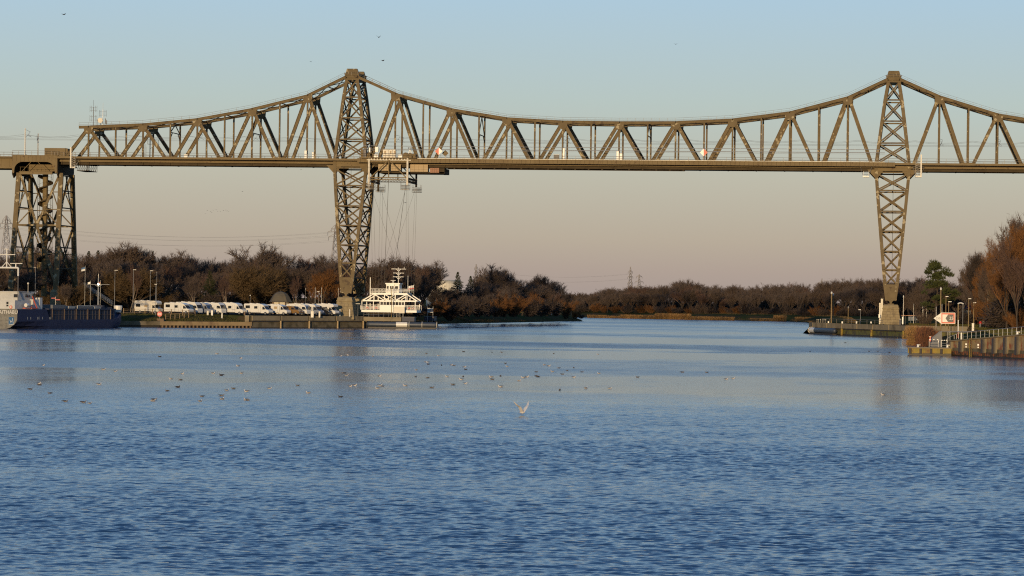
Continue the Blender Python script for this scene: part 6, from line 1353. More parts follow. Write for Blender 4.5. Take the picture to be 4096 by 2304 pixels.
m = MB(); m.tube((1.3, -1.75, 4.75), (1.4, -1.75, 4.75), 0.36, n=12); m.tube((1.25, -1.75, 4.75), (1.3, -1.75, 4.75), 0.2, n=10, mi=1); m.build('lifebuoy', [M['orange'], M['white']], ship, local=True)
m = MB(); m.tube((4.6, -3.6, 5.2), (5.6, -3.6, 5.2), 0.42, n=12); m.build('life_raft', M['white'], ship, local=True)
m = MB(); m.span((3.8, -4.0, 4.45), (9.6, -3.3, 4.62)); m.beam((9.6, -3.7, 4.4), (8.2, -3.2, 7.2), 0.16); m.beam((6.0, -3.9, 4.3), (6.8, -3.9, 4.9), 0.12); m.build('boat_davit', M['orange'], ship, local=True)
m = MB()
for y_ in (-2.9, 2.9): m.tube((2.3, y_, 6.2), (2.3, y_, 11.6), 0.10, n=6)
m.build('mast_leg', M['wire'], ship, local=True)
m = MB()
for y_ in (-2.9, 2.9): m.tube((2.3, y_, 11.6), (2.3, y_, 13.4), 0.2, n=7)
m.tube((2.3, -2.95, 13.4), (2.3, 2.95, 13.4), 0.2, n=7); m.tube((2.3, 0, 13.4), (2.3, 0, 17.6), 0.16, n=6); m.tube((2.3, -1.2, 13.5), (2.3, 0, 14.7), 0.1, n=5); m.tube((2.3, 1.2, 13.5), (2.3, 0, 14.7), 0.1, n=5); m.beam((2.3, -2.1, 16.3), (2.3, 2.1, 16.3), 0.16); m.box((2.3, 0, 17.5), (0.3, 1.2, 0.16))
for y_ in (-2.0, 2.0): m.tube((2.3, y_, 16.3), (2.3, y_, 17.6), 0.04, n=4)
m.build('radar_mast', M['white'], ship, local=True)
m = MB(); m.tube((2.3, -2.3, 13.5), (2.3, -2.3, 14.2), 0.12, n=5); m.beam((2.3, -3.9, 14.35), (2.3, -0.9, 14.35), 0.16); m.build('radar_scanner', M['white'], ship, local=True)
m = MB(); m.tube((6.6, -3.0, 8.0), (6.6, -3.0, 9.9), 0.05, n=5); m.ball((6.6, -3.0, 10.0), (0.22, 0.22, 0.25)); m.build('antenna_ball', M['cream'], ship, local=True)
m = MB(); m.tube((45.2, 0, 4.3), (45.2, 0, 11.6), 0.2, 0.13, n=7); m.tube((45.2, 0, 11.6), (45.2, 0, 12.6), 0.06, n=5); m.beam((45.2, -2.9, 10.1), (45.2, 2.9, 10.1), 0.1); m.beam((45.2, -0.9, 10.0), (45.2, 0, 9.5), 0.08); m.beam((45.2, 0.9, 10.0), (45.2, 0, 9.5), 0.08); m.build('fore_mast', M['galv'], ship, local=True)
m = MB(); m.ball((45.0, -0.1, 10.15), (0.24, 0.24, 0.26)); m.build('mast_light', M['amber'], ship, local=True)
m = MB(); m.span((46.8, -1.6, 3.9), (49, 1.6, 4.9)); m.span((43.5, -2.0, 4.5), (44.6, 0.4, 5.3)); m.build('winch', M['hold'], ship, local=True)
m = MB(); m.lathe([(0.25, 0), (0.75, 0.15), (0.95, 0.9), (1.0, 1.7), (0.6, 1.75)], (50.6, -2.4, 3.5), 12); m.build('bow_fairlead', M['white'], ship, local=True)
for k, xx in enumerate((4.5, 5.9, 9.0, 9.6, 11.2, 14.4, 15.0)): m = MB(); m.span((xx, -SB - 0.02, 2.05), (xx + 0.28, -SB + 0.01, 2.6)); m.build('draught_mark', M['galv'], ship, local=True)
flag('flag', 'blue and white pennant on a tall pole behind the ship hold', 341, 1068, 742, -1.0, 0.9, ('sea_blue', 'white'), 3.2); flag('flag', 'small white flag hanging left of the ship fore mast', 362, 1127, 735, -0.7, 0.5, ('white',), 3.2, 0.05)
M['gold_cloth'] = mat('gold_cloth', (0.5, 0.33, 0.03), 0.8); flag('flag', 'black red and gold flag right of the ship fore mast', 402, 1125, 748, -0.8, 0.75, ('black', 'red', 'gold_cloth'), 3.2, 0.08)
p = at(222, 1195, 734); t = thing('red_signpost', 'red signpost with two arms behind the ship hold', 'signpost', (p.x, 734, 3.2)); m = MB(); m.tube((p.x, 734, 3), (p.x, 734, p.z + 0.5), 0.07, n=5); m.build('post', M['galv'], t)
for dz, dx in ((0.15, -0.5), (-0.25, 0.6)): m = MB(); m.span((p.x + dx - 0.55, 733.9, p.z + dz - 0.1), (p.x + dx + 0.55, 733.96, p.z + dz + 0.1)); m.build('arm_board', M['red'], t)
m_ = thing('embankment_stair', 'pale stair with handrails climbing the slope behind the ship fore mast', 'stair', (colx(400, 748, 6), 748, 3.2)); A_, B_ = Vector(at(332, 1146, 775)), Vector(at(445, 1222, 735))
for s in (0, 1.6):
    m = MB(); m.tube(A_ + Vector((0, s, 1)), B_ + Vector((0, s, 1)), 0.05, n=4); m.tube(A_ + Vector((0, s, .5)), B_ + Vector((0, s, .5)), 0.04, n=4)
    for k in range(9): q = A_.lerp(B_, k / 8) + Vector((0, s, 0)); m.tube(q, q + Vector((0, 0, 1)), 0.035, n=4)
    m.build('handrail', M['galv'], m_)
m = MB()
for k in range(24): q = A_.lerp(B_, k / 23); m.span((q.x - 0.15, q.y, q.z - 0.1), (q.x + 0.2, q.y + 1.6, q.z))
m.build('steps', M['concrete_dark'], m_)['label'] = 'flight of concrete steps'
# ------------------------------------------------------------------ right bank furniture
M['sign_red'] = mat('sign_red', (0.60, 0.075, 0.02), 0.5); M['sign_white'] = mat('sign_white', (0.74, 0.70, 0.60), 0.5); M['ink'] = mat('sign_black', (0.012, 0.012, 0.014), 0.5); M['post_wood'] = mat('impregnated_wood', (0.27, 0.19, 0.085), 0.85, var=(0.21, 0.145, 0.065), scale=3)
SY = 640.0
def sg(zx, zy, dy=0.0): p = at(3560 + zx / 6.587, 1220 + zy / 6.587, SY); return (p.x, SY + dy, p.z)
t = thing('direction_sign', 'white arrow and red framed board reading 250 and 25 on the right bank', 'sign', sg(1530, 660))
def plate(nm, pts, mt, y0, y1, par=None):
    m = MB(); P_ = [sg(*q) for q in pts]; m.prism([(q[0], q[2]) for q in P_], 'y', SY + y0, SY + y1); return m.build(nm, M[mt], par or t)
plate('arrow_board', [(1148, 350), (1352, 205), (1352, 492)], 'sign_white', -0.03, 0.03)
bd = plate('square_board', [(1340, 200), (1712, 203), (1722, 212), (1720, 486), (1710, 496), (1340, 494)], 'sign_white', -0.05, 0.02)
plate('red_frame', [(1354, 213), (1706, 215), (1706, 484), (1354, 482)], 'sign_red', -0.065, -0.05, bd)
plate('white_field', [(1380, 248), (1560, 250), (1560, 450), (1380, 447)], 'sign_white', -0.08, -0.065, bd)
plate('black_field', [(1462, 350), (1530, 250), (1672, 252), (1672, 446), (1528, 446)], 'ink', -0.095, -0.08, bd)
a = sg(1617, 388); text_mesh('25', 0.93, M['sign_white'], 'number', bd, (a[0], SY - 0.10, a[2]), (1, 0, 0), (0, 0, 1), 0.01)
a = sg(1268, 378); text_mesh('250', 0.66, M['ink'], 'number', t, (a[0], SY - 0.04, a[2]), (1, 0, 0), (0, 0, 1), 0.01)
for zx in (1338, 1540, 1715):
    m = MB(); a, b = sg(zx, 215), sg(zx, 690); m.tube((a[0], SY + 0.15, b[2]), (a[0], SY + 0.15, a[2]), 0.09 if zx != 1715 else 0.05, n=6); m.build('post', M['post_wood'], t)
def rpole(px, yt, Y, zb, label, r, mt, cap=None, name='pole'): pole(px, yt, Y, zb, label, r, mt, cap, name)
rpole(3763.5, 1160, 641, 2.7, 'tall ochre wooden pole with white lamp top just left of the direction sign', 0.14, 'post_wood', 'white', 'light_pole')
for px, yt, Y, lab, sg_ in ((3784, 1187, 690, 'wooden lamp post with flat white head above the direction sign, the taller of two', 0.55), (3795, 1208, 668, 'wooden lamp post with flat white head above the direction sign, the shorter of two', 0.62), (3875, 1196, 720, 'wooden lamp post in front of the blue roofed house, its white head on top', 0.6), (3895, 1212, 692, 'wooden lamp post right of the blue roofed house beside the path', 0.55)):
    lamp_post(px, yt, Y, 2.9, lab, sg_, 0.13, 'street_lamp', 'wooden lamp posts on the right bank', head='white', pm='post_wood')
t = thing('portal_lamp', 'arched lamp portal joining a wooden post and a steel post right of the sign', 'lamp', (*at(3843, 1215, 630).xy, 2.7)); a, b = at(3833, 1216, 630), at(3852, 1216, 630)
m = MB(); m.tube((a.x, 630, 2.5), (a.x, 630, a.z), 0.12, n=6); m.build('wooden_post', M['post_wood'], t); m = MB(); m.tube((b.x, 630, 2.5), (b.x, 630, b.z), 0.065, n=6); m.build('steel_post', M['galv'], t)
m = MB(); m.path([(a.x - 0.1 + (b.x - a.x + 0.2) * k / 6, 630, a.z + 0.25 * math.sin(math.pi * k / 6)) for k in range(7)], 0.13, 5); m.build('lamp_arch', M['white'], t)
for px, yt, Y, lab in ((3745, 1236, 700, 'thin grey post with curved top left of the sign tip'), (3768, 1225, 735, 'thin dark post behind the direction sign'), (3655, 1223, 770, 'slim pale post behind the lawn'), (3690, 1226, 775, 'left slim post behind the clipped lawn shrub'), (3706, 1206, 778, 'right slim post behind the clipped lawn shrub'), (3694, 1212, 785, 'tallest slim post behind the clipped lawn shrub')): rpole(px, yt, Y, 3.0, lab, 0.07, 'galv')
rpole(3326.5, 1175, 780, 2.9, 'left and taller of the ochre twin poles at the right quay corner', 0.17, 'post_wood', 'white', 'light_pole'); rpole(3333.5, 1182, 786, 2.9, 'right and shorter of the ochre twin poles at the right quay corner', 0.14, 'post_wood', 'white', 'light_pole')
rpole(3393, 1233, 800, 2.9, 'short ochre pole between the twin poles and the right tower', 0.10, 'post_wood', None); lamp_post(3442, 1240, 765, 2.95, 'small street lamp on the right quay left of the tower pier', -0.5, 0.07, head='white')
rpole(3614, 1190, 760, 3.0, 'slim pole with white foot right beside the right tower pier', 0.09, 'galv', 'white'); box_post(3611, 1268, 1292, 742, 0.32, 'white', 'white cone shaped foot post right of the right tower pier', 'marker_post', 'post')
box_post(3528, 1196, 1296, 771, 0.55, 'cream', 'tall cream box column left of the right tower pier', 'box_column', 'column'); box_post(3520, 1213, 1296, 770, 0.4, 'cream', 'shorter cream box column left of the right tower pier', 'box_column', 'column'); box_post(3517.5, 1258, 1266, 768, 0.42, 'white', 'small white box fixed beside the cream columns', 'switch_box', 'box')
box_post(3601, 1277, 1296, 748, 0.45, 'hold', 'dark litter bin right of the right tower pier', 'litter_bin', 'bin'); box_post(3892, 1294, 1318, 680, 0.5, 'galv', 'grey green cabinet beside the path', 'control_cabinet', 'cabinet'); box_post(3948, 1322, 1341, 600, 0.35, 'dome', 'dark green bin behind the quay railing', 'litter_bin', 'bin')
M['tarp'] = mat('blue_grey_tarp', (0.20, 0.22, 0.25), 0.7, var=(0.15, 0.17, 0.19), scale=1); box_post(3647, 1265, 1278, 775, 1.7, 'tarp', 'blue grey container behind the lawn', 'container', 'container'); box_post(3671, 1266, 1276, 780, 1.3, 'tarp', 'low grey green container behind the lawn', 'container', 'container')
t = thing('barrier_rail', 'faded red barrier rail behind the lawn right of the right tower', 'barrier', (colx(3600, 772, 5), 772, 3)); m = MB(); x0_, x1_ = colx(3600, 772, 5), colx(3684, 772, 5); m.span((x0_, 771.9, 5.15), (x1_, 772, 5.35)); m.build('rail', M['rust_box'], t)
for k in range(5): m = MB(); x = x0_ + (x1_ - x0_) * k / 4; m.tube((x, 772.1, 2.9), (x, 772.1, 5.2), 0.05, n=4); m.build('post', M['galv'], t)
t = thing('railing', 'low rusty railing along the right quay between the corner and the tower', 'railing', (-21, 788, 3)); m = MB()
A_, B_ = Vector((-19.5, 786.5, 3.0)), Vector((-3.5, 745, 3.0))
for k in range(9): q = A_.lerp(B_, k / 8); m.tube(q, q + Vector((0, 0, 1.05)), 0.05, n=4)
m.build('posts', M['rail'], t)['label'] = 'row of short railing posts'; m = MB(); m.tube(A_ + Vector((0, 0, 1.05)), B_ + Vector((0, 0, 1.05)), 0.05, n=4); m.tube(A_ + Vector((0, 0, .55)), B_ + Vector((0, 0, .55)), 0.03, n=4); m.build('rail_bar', M['rail'], t)
for k, (px, lab) in enumerate(((3314, 'first small white box on the right quay edge'), (3369, 'second small white box on the right quay, under the short pole'), (3426, 'third small white box on the right quay beside the small lamp'), (3484, 'fourth small white box on the right quay near the cream columns'))):
    box_post(px, 1286, 1289, 782 - k * 8, 0.34, 'white', lab, 'quay_lamp', 'lamp')
for k in range(6): q = gnd(3268 + k * 6.5, 1289, 3.0); box_post(3268 + k * 7, 1278, 1293, 786 + 2 * k, 0.1, 'rail', 'short grey post in the cluster at the right quay corner', 'short_post', 'post'); bpy.context.scene.collection.objects['short_post' if k == 0 else 'short_post.%03d' % k]['group'] = 'grey posts at the right quay corner'
t = thing('moored_raft', 'long pale raft lying at the far waterline left of the right quay', 'raft', (colx(3275, 1240, 0), 1240, 0)); m = MB(); x0_, x1_ = colx(3252, 1240, 0.5), colx(3300, 1240, 0.5); m.span((x0_, 1239, 0.1), (x1_, 1241, 0.7)); m.build('deck', M['cream'], t); m = MB(); m.span((x0_ + 1.5, 1239.5, 0.7), (x0_ + 3, 1240.5, 1.2)); m.build('box', M['galv'], t)
# house with dark roof behind the hedge
hx0, hx1 = colx(3812, 800, 5), colx(3889, 800, 5); HYY = 800
M['slate'] = mat('blue_slate', (0.035, 0.05, 0.075), 0.7, var=(0.05, 0.065, 0.09), scale=0.8, spec=0.2); M['plaster'] = mat('grey_plaster', (0.30, 0.29, 0.27), 0.85)
t = thing('blue_roofed_house', 'low pavilion house with dark blue hipped roof and broad windows behind the hedge', 'house', ((hx0 + hx1) / 2, HYY, 3)); 
m = MB(); m.span((hx0 + 0.3, HYY, 3), (hx1 - 0.4, HYY + 5, 7.1)); m.build('wall', M['wood'], t)
m = MB(); xm_ = (hx0 + hx1) / 2; m.loft([[(hx0 - 0.4, HYY - 0.7, 7.1), (hx1 + 0.4, HYY - 0.7, 7.1), (hx1 + 0.4, HYY + 5.7, 7.1), (hx0 - 0.4, HYY + 5.7, 7.1)], [(xm_ - 1.3, HYY + 2, 9.7), (xm_ + 1.3, HYY + 2, 9.7), (xm_ + 1.3, HYY + 3, 9.7), (xm_ - 1.3, HYY + 3, 9.7)]]); m.build('roof', M['slate'], t)
for a_, b_ in ((0.08, 0.36), (0.38, 0.64), (0.66, 0.93)): m = MB(); m.span((hx0 + (hx1 - hx0) * a_, HYY - 0.06, 5.6), (hx0 + (hx1 - hx0) * b_, HYY - 0.01, 6.9)); m.build('window', M['plaster'], t)
# gangway, gates, stair rails at the landing stage
GY = 488.0; t = thing('gangway', 'dark gangway plate sloping down to the landing stage behind the white gates', 'gangway', (*at(3745, 1392, GY).xy, 1.2))
P_ = [at(3722, 1391, GY), at(3768, 1391, GY), at(3768, 1326, GY), at(3762, 1326, GY), at(3722, 1358, GY)]; m = MB(); m.prism([(q.x, q.z) for q in P_], 'y', GY, GY + 2.5); m.build('side_plate', M['bumper'], t); m = MB(); m.tube((P_[4].x, GY - 0.05, P_[4].z + 0.1), (P_[3].x, GY - 0.05, P_[3].z + 0.1), 0.04, n=5); m.build('handrail', M['galv'], t)
def gate(px0, px1, yt, yb, Y, label):
    a, b = at(px0, yt, Y), at(px1, yb, Y); t = thing('gate', label, 'gate', (a.x, Y, b.z), group='white topped gates on the landing stage'); m = MB()
    for x in (a.x, b.x): m.tube((x, Y, 1.2), (x, Y, a.z), 0.04, n=5)
    for f in (0, 0.42, 0.75): z = a.z + (1.25 - a.z) * f; m.tube((a.x, Y, z), (b.x, Y, z), 0.035, n=5)
    m.build('frame', M['galv'], t); m = MB()
    for f in (0.08, 0.5, 0.92): m.box((a.x + (b.x - a.x) * f, Y - 0.02, a.z), (0.22, 0.1, 0.1))
    m.box((b.x, Y - 0.02, a.z - 0.3), (0.1, 0.1, 0.3)); m.build('white_band', M['white'], t)
gate(3717, 3753, 1358, 1392, 484.5, 'left gate frame with white bands on the landing stage'); gate(3766, 3788, 1361, 1392, 484.5, 'right gate frame with white bands next to the grey fender')
box_post(3721, 1347, 1358, 484.6, 0.22, 'orange', 'small red and white box on the left gate', 'signal_box', 'box')
p = at(3833, 1280, 540); t = thing('striped_post', 'white striped post standing behind the stair rails', 'post', (p.x, 540, 2.5)); m = MB(); m.tube((p.x, 540, 3.3), (p.x, 540, p.z), 0.09, n=7); m.build('white_sleeve', M['white'], t); m = MB(); m.tube((p.x, 540, 2.2), (p.x, 540, 3.3), 0.06, n=6); m.build('post', M['orange'], t)
p = at(3846, 1331, 476); t = thing('tide_gauge', 'short white board post on the quay edge left of the railing', 'post', (p.x, 478, 2.3)); m = MB(); m.span((p.x - 0.08, 477.9, 2.6), (p.x + 0.08, 477.98, p.z)); m.build('board', M['white'], t); m = MB(); m.tube((p.x, 478.05, 2.2), (p.x, 478.05, p.z), 0.05, n=5); m.build('post', M['galv'], t)
t = thing('stair_railing', 'bent tubular stair rails left of the quay railing', 'railing', (*at(3800, 1350, 490).xy, 2.2)); m = MB()
for Y in (487, 490.5):
    q = [at(zx / 6.587 + 3560, zy / 6.587 + 1220, Y) for zx, zy in ((1500, 940), (1500, 890), (1555, 855), (1620, 820), (1790, 750), (1830, 715))]; m.path(q, 0.04, 5)
    for zx, za, zb_ in ((1525, 710, 940), (1580, 700, 940), (1690, 800, 900), (1750, 770, 900), (1810, 720, 900)): a, b = at(zx / 6.587 + 3560, za / 6.587 + 1220, Y), at(zx / 6.587 + 3560, zb_ / 6.587 + 1220, Y); m.tube(b, a, 0.035, n=5)
m.build('tubes', M['galv'], t)['label'] = 'welded stair rail tubes'; m = MB(); a, b = at(3792, 1328, 487), at(3846, 1328, 487); m.tube(a, b, 0.035, n=5); m.tube(at(3764, 1325, 500), at(3900, 1326, 500), 0.04, n=5); m.build('top_bar', M['galv'], t)
# ------------------------------------------------------------------ two walkers
def skinned(name, chain, edges, mats, parent, sub=1):
    me = bpy.data.meshes.new(name); me.from_pydata([c[0] for c in chain], edges, []); o = bpy.data.objects.new(name + '_cage', me); COL.objects.link(o)
    sk = o.modifiers.new('skin', 'SKIN'); sb = o.modifiers.new('sub', 'SUBSURF'); sb.levels = sub; sb.render_levels = sub
    for v, c in zip(me.skin_vertices[0].data, chain): v.radius = (c[1], c[1] * 0.8 if len(c) < 3 else c[2]); v.use_root = False
    me.skin_vertices[0].data[0].use_root = True
    dg = bpy.context.evaluated_depsgraph_get(); nm = bpy.data.meshes.new_from_object(o.evaluated_get(dg)); bpy.data.objects.remove(o)
    nm.materials.clear(); nm.materials.append(mats); nm.polygons.foreach_set('use_smooth', [True] * len(nm.polygons))
    ob = bpy.data.objects.new(name, nm); COL.objects.link(ob); ob.parent = parent; return ob
M['skin'] = mat('skin', (0.45, 0.27, 0.18), 0.6); M['jacket_red'] = mat('red_jacket', (0.50, 0.02, 0.02), 0.8); M['trouser_grey'] = mat('grey_trousers', (0.22, 0.21, 0.21), 0.85); M['jacket_brown'] = mat('grey_brown_jacket', (0.11, 0.085, 0.065), 0.85); M['trouser_black'] = mat('black_trousers', (0.015, 0.015, 0.018), 0.85); M['hair'] = mat('dark_hair', (0.02, 0.014, 0.01), 0.7)
def walker(x, y, z, h, jk, trs, label, ph):
    t = thing('person', label, 'person', (x, y, z)); k = h / 1.75; V = lambda a, b, c: (a * k, b * k, c * k); st = 0.17 * ph
    base = {'pel': (V(0, 0, .95), .14, .10), 'bel': (V(0, 0, 1.12), .14, .10), 'chest': (V(0, 0, 1.33), .16, .11), 'neck': (V(0, .01, 1.49), .055, .055), 'head': (V(0, .03, 1.63), .085, .10),
            'crown': (V(0, .03, 1.71), .06, .07), 'hl': (V(-.09, 0, .90), .085, .085), 'kl': (V(-.10, st, .50), .06, .06), 'al': (V(-.10, st * 0.4, .09), .042, .042), 'fl': (V(-.10, st * .4 + .14, .04), .035, .04),
            'hr': (V(.09, 0, .90), .085, .085), 'kr': (V(.10, -st * .4, .50), .06, .06), 'ar': (V(.10, -st * 1.7, .12), .042, .042), 'fr': (V(.10, -st * 1.7 + .13, .05), .035, .04),
            'sl': (V(-.20, 0, 1.40), .06, .06), 'el': (V(-.26, -st * .6, 1.13), .045, .045), 'wl': (V(-.25, st * .2 + .05, .89), .032, .032), 'gl': (V(-.25, st * .3 + .08, .80), .03, .04),
            'sr': (V(.20, 0, 1.40), .06, .06), 'er': (V(.26, st * .6, 1.13), .045, .045), 'wr': (V(.25, st * .9 + .1, .91), .032, .032), 'gr': (V(.25, st + .13, .83), .03, .04)}
    def go(nm, keys, links, mt, g=0.0):
        ch = [(base[q][0], base[q][1] * k + g, base[q][2] * k + g) for q in keys]; return skinned(nm, ch, [(keys.index(a), keys.index(b)) for a, b in links], M[mt], t)
    arms = [('chest', 'sl'), ('sl', 'el'), ('el', 'wl'), ('chest', 'sr'), ('sr', 'er'), ('er', 'wr')]
    go('body', list(base), [('pel', 'bel'), ('bel', 'chest'), ('chest', 'neck'), ('neck', 'head'), ('head', 'crown'), ('pel', 'hl'), ('hl', 'kl'), ('kl', 'al'), ('al', 'fl'), ('pel', 'hr'), ('hr', 'kr'), ('kr', 'ar'), ('ar', 'fr'), ('wl', 'gl'), ('wr', 'gr')] + arms, 'skin')
    go('jacket', ['pel', 'bel', 'chest', 'neck', 'sl', 'el', 'wl', 'sr', 'er', 'wr'], [('pel', 'bel'), ('bel', 'chest'), ('chest', 'neck')] + arms, jk, 0.035)
    go('trousers', ['pel', 'hl', 'kl', 'al', 'hr', 'kr', 'ar'], [('pel', 'hl'), ('hl', 'kl'), ('kl', 'al'), ('pel', 'hr'), ('hr', 'kr'), ('kr', 'ar')], trs, 0.022)
    m = MB(); m.ball(V(0, .01, 1.67), (.105 * k, .115 * k, .12 * k), 10, 8); m.build('hair', M['hair'], t, local=True, smooth=True)
wz = 2.98
walker(colx(3921, 690, 3.5), 690, wz, 1.70, 'jacket_red', 'trouser_grey', 'person in a red jacket and grey trousers walking away along the path', 1.0)
walker(colx(3933.5, 688, 3.5), 688, wz, 1.80, 'jacket_brown', 'trouser_black', 'person in a dull brown jacket and black trousers beside the red jacket', -0.8)

# ------------------------------------------------------------------ pylons and their lines
M['pyl'] = mat('pylon_steel', (0.20, 0.185, 0.18), 0.7)
PYT = {}
def pylon(px, yt, Y, arms, label, w=4.2):
    p = at(px, yt, Y); H = p.z - 4; t = thing('power_pylon', label, 'pylon', (p.x, Y, 4), group='power pylons beyond the woods'); x = p.x; r = 0.05 + Y * 0.00005
    def hw(z): u = (z - 4) / H; return w * (1 - u) + 0.25 if u < 0.95 else 0.22
    m = MB()
    zs = [4 + H * (k / 13) for k in range(14)]
    for a, b in zip(zs, zs[1:]):
        for sx in (-1, 1):
            for sy in (-1, 1): m.tube((x + sx * hw(a), Y + sy * hw(a), a), (x + sx * hw(b), Y + sy * hw(b), b), r * 1.4, n=3)
        for sy in (-1, 1):
            m.tube((x - hw(a), Y + sy * hw(a), a), (x + hw(b), Y + sy * hw(b), b), r * 0.9, n=3); m.tube((x + hw(a), Y + sy * hw(a), a), (x - hw(b), Y + sy * hw(b), b), r * 0.9, n=3)
    m.build('lattice_tower', M['pyl'], t); PYT[px] = []
    for ya, aw in arms:
        q = at(px, ya, Y); m = MB(); zt = q.z
        for e in (-1, 1):
            m.tube((x, Y, zt), (x + e * aw, Y, zt - 0.4), r * 1.2, n=3); m.tube((x + e * 0.6, Y, zt + 1.6), (x + e * aw, Y, zt - 0.3), r, n=3); m.tube((x + e * aw, Y, zt - 0.4), (x + e * aw, Y, zt - 2.4), r, n=3)
        m.build('crossarm', M['pyl'], t); PYT[px].append((x, Y, zt - 2.4, aw))
pylon(26, 862, 1600, ((878, 2.2), (892, 3.4), (914, 4.0)), 'lattice pylon at the left edge beside the trestle pier'); pylon(1343, 898, 1700, ((912, 2.6), (926, 4.6), (946, 4.2)), 'large lattice pylon just left of the left main tower', 4.0)
pylon(1905, 1056, 3400, ((1071, 2.0), (1090, 2.2)), 'tall slim pylon above the trees right of the conifers', 3.2); pylon(1921, 1114, 4200, ((1128, 4.0), (1142, 5.0)), 'small distant pylon right behind the tall slim one', 3.0)
pylon(2522, 1067, 3400, ((1087, 2.6), (1107, 3.0), (1131, 3.0)), 'taller of the two pylons over the far bank wood', 3.4); pylon(2557, 1097, 3700, ((1106, 3.6), (1127, 5.2), (1146, 6.0)), 'broader pylon right of the taller one over the far bank', 3.6); pylon(3288, 1114, 4200, ((1130, 5.0), (1143, 6.0)), 'faint distant pylon over the far bank left of the right tower', 3.0)
def lines(a, b, sag, nm):
    for (xa, ya, za, wa), (xb, yb, zb, wb) in zip(PYT[a], PYT[b]):
        t = thing('power_line', 'pair of sagging power line wires ' + nm, 'power line', (xa, ya, za), group='power line wires over the woods')
        for e in (-1, 1):
            m = MB(); m.path([(xa + e * wa + (xb + e * wb - xa - e * wa) * u, ya + (yb - ya) * u, za + (zb - za) * u - 4 * sag * u * (1 - u)) for u in [k / 14 for k in range(15)]], 0.018 + 0.000006 * ya, 3); m.build('wire', M['pyl'], t)
lines(26, 1343, 5, 'between the left edge pylon and the large pylon'); lines(1905, 2522, 6, 'between the slim pylon and the far bank pylon')
# ------------------------------------------------------------------ gulls and ducks
M['gull_w'] = mat('gull_white', (0.62, 0.58, 0.52), 0.8); M['gull_g'] = mat('gull_grey', (0.20, 0.19, 0.185), 0.8); M['duck'] = mat('duck_brown', (0.05, 0.038, 0.028), 0.8, var=(0.09, 0.07, 0.05), scale=6); M['beak'] = mat('yellow_bill', (0.5, 0.3, 0.04), 0.5); M['bird_dk'] = mat('dark_bird', (0.035, 0.03, 0.027), 0.85)
def bird_mesh(kind):
    m = MB(); n = 8
    prof = [(-0.30, 0.012, 0.13), (-0.24, 0.04, 0.12), (-0.12, 0.095, 0.10), (0.02, 0.115, 0.085), (0.13, 0.095, 0.09), (0.19, 0.05, 0.12)]
    rings = [[(x, r * math.cos(k * 2 * math.pi / n), z + r * 0.75 * math.sin(k * 2 * math.pi / n)) for k in range(n)] for x, r, z in prof]
    m.loft(rings, 0)
    neck = [(0.14, 0.055, 0.13), (0.18, 0.045, 0.175), (0.195, 0.05, 0.215), (0.21, 0.03, 0.25)]
    m.loft([[(x + r * math.cos(k * 2 * math.pi / n), r * math.sin(k * 2 * math.pi / n), z) for k in range(n)] for x, r, z in neck], 0)
    m.tube((0.235, 0, 0.21), (0.30, 0, 0.20), 0.016, 0.006, n=5, mi=2)
    for s in (-1, 1): m.loft([[(-0.40, s * 0.015, 0.17), (-0.40, s * 0.03, 0.16), (-0.38, s * 0.03, 0.15)], [(-0.1, s * 0.03, 0.19), (-0.1, s * 0.108, 0.14), (-0.1, s * 0.10, 0.08)], [(0.1, s * 0.03, 0.17), (0.1, s * 0.10, 0.13), (0.1, s * 0.10, 0.10)]], 1)
    return m
protos = {}
for kd, mats_ in (('g', ('gull_w', 'gull_g', 'beak')), ('b', ('gull_g', 'duck', 'beak')), ('d', ('duck', 'bird_dk', 'beak'))):
    o = bird_mesh(kd).build({'g': 'gull', 'b': 'young_gull', 'd': 'duck'}[kd], [M[q] for q in mats_], None, smooth=True); protos[kd] = o
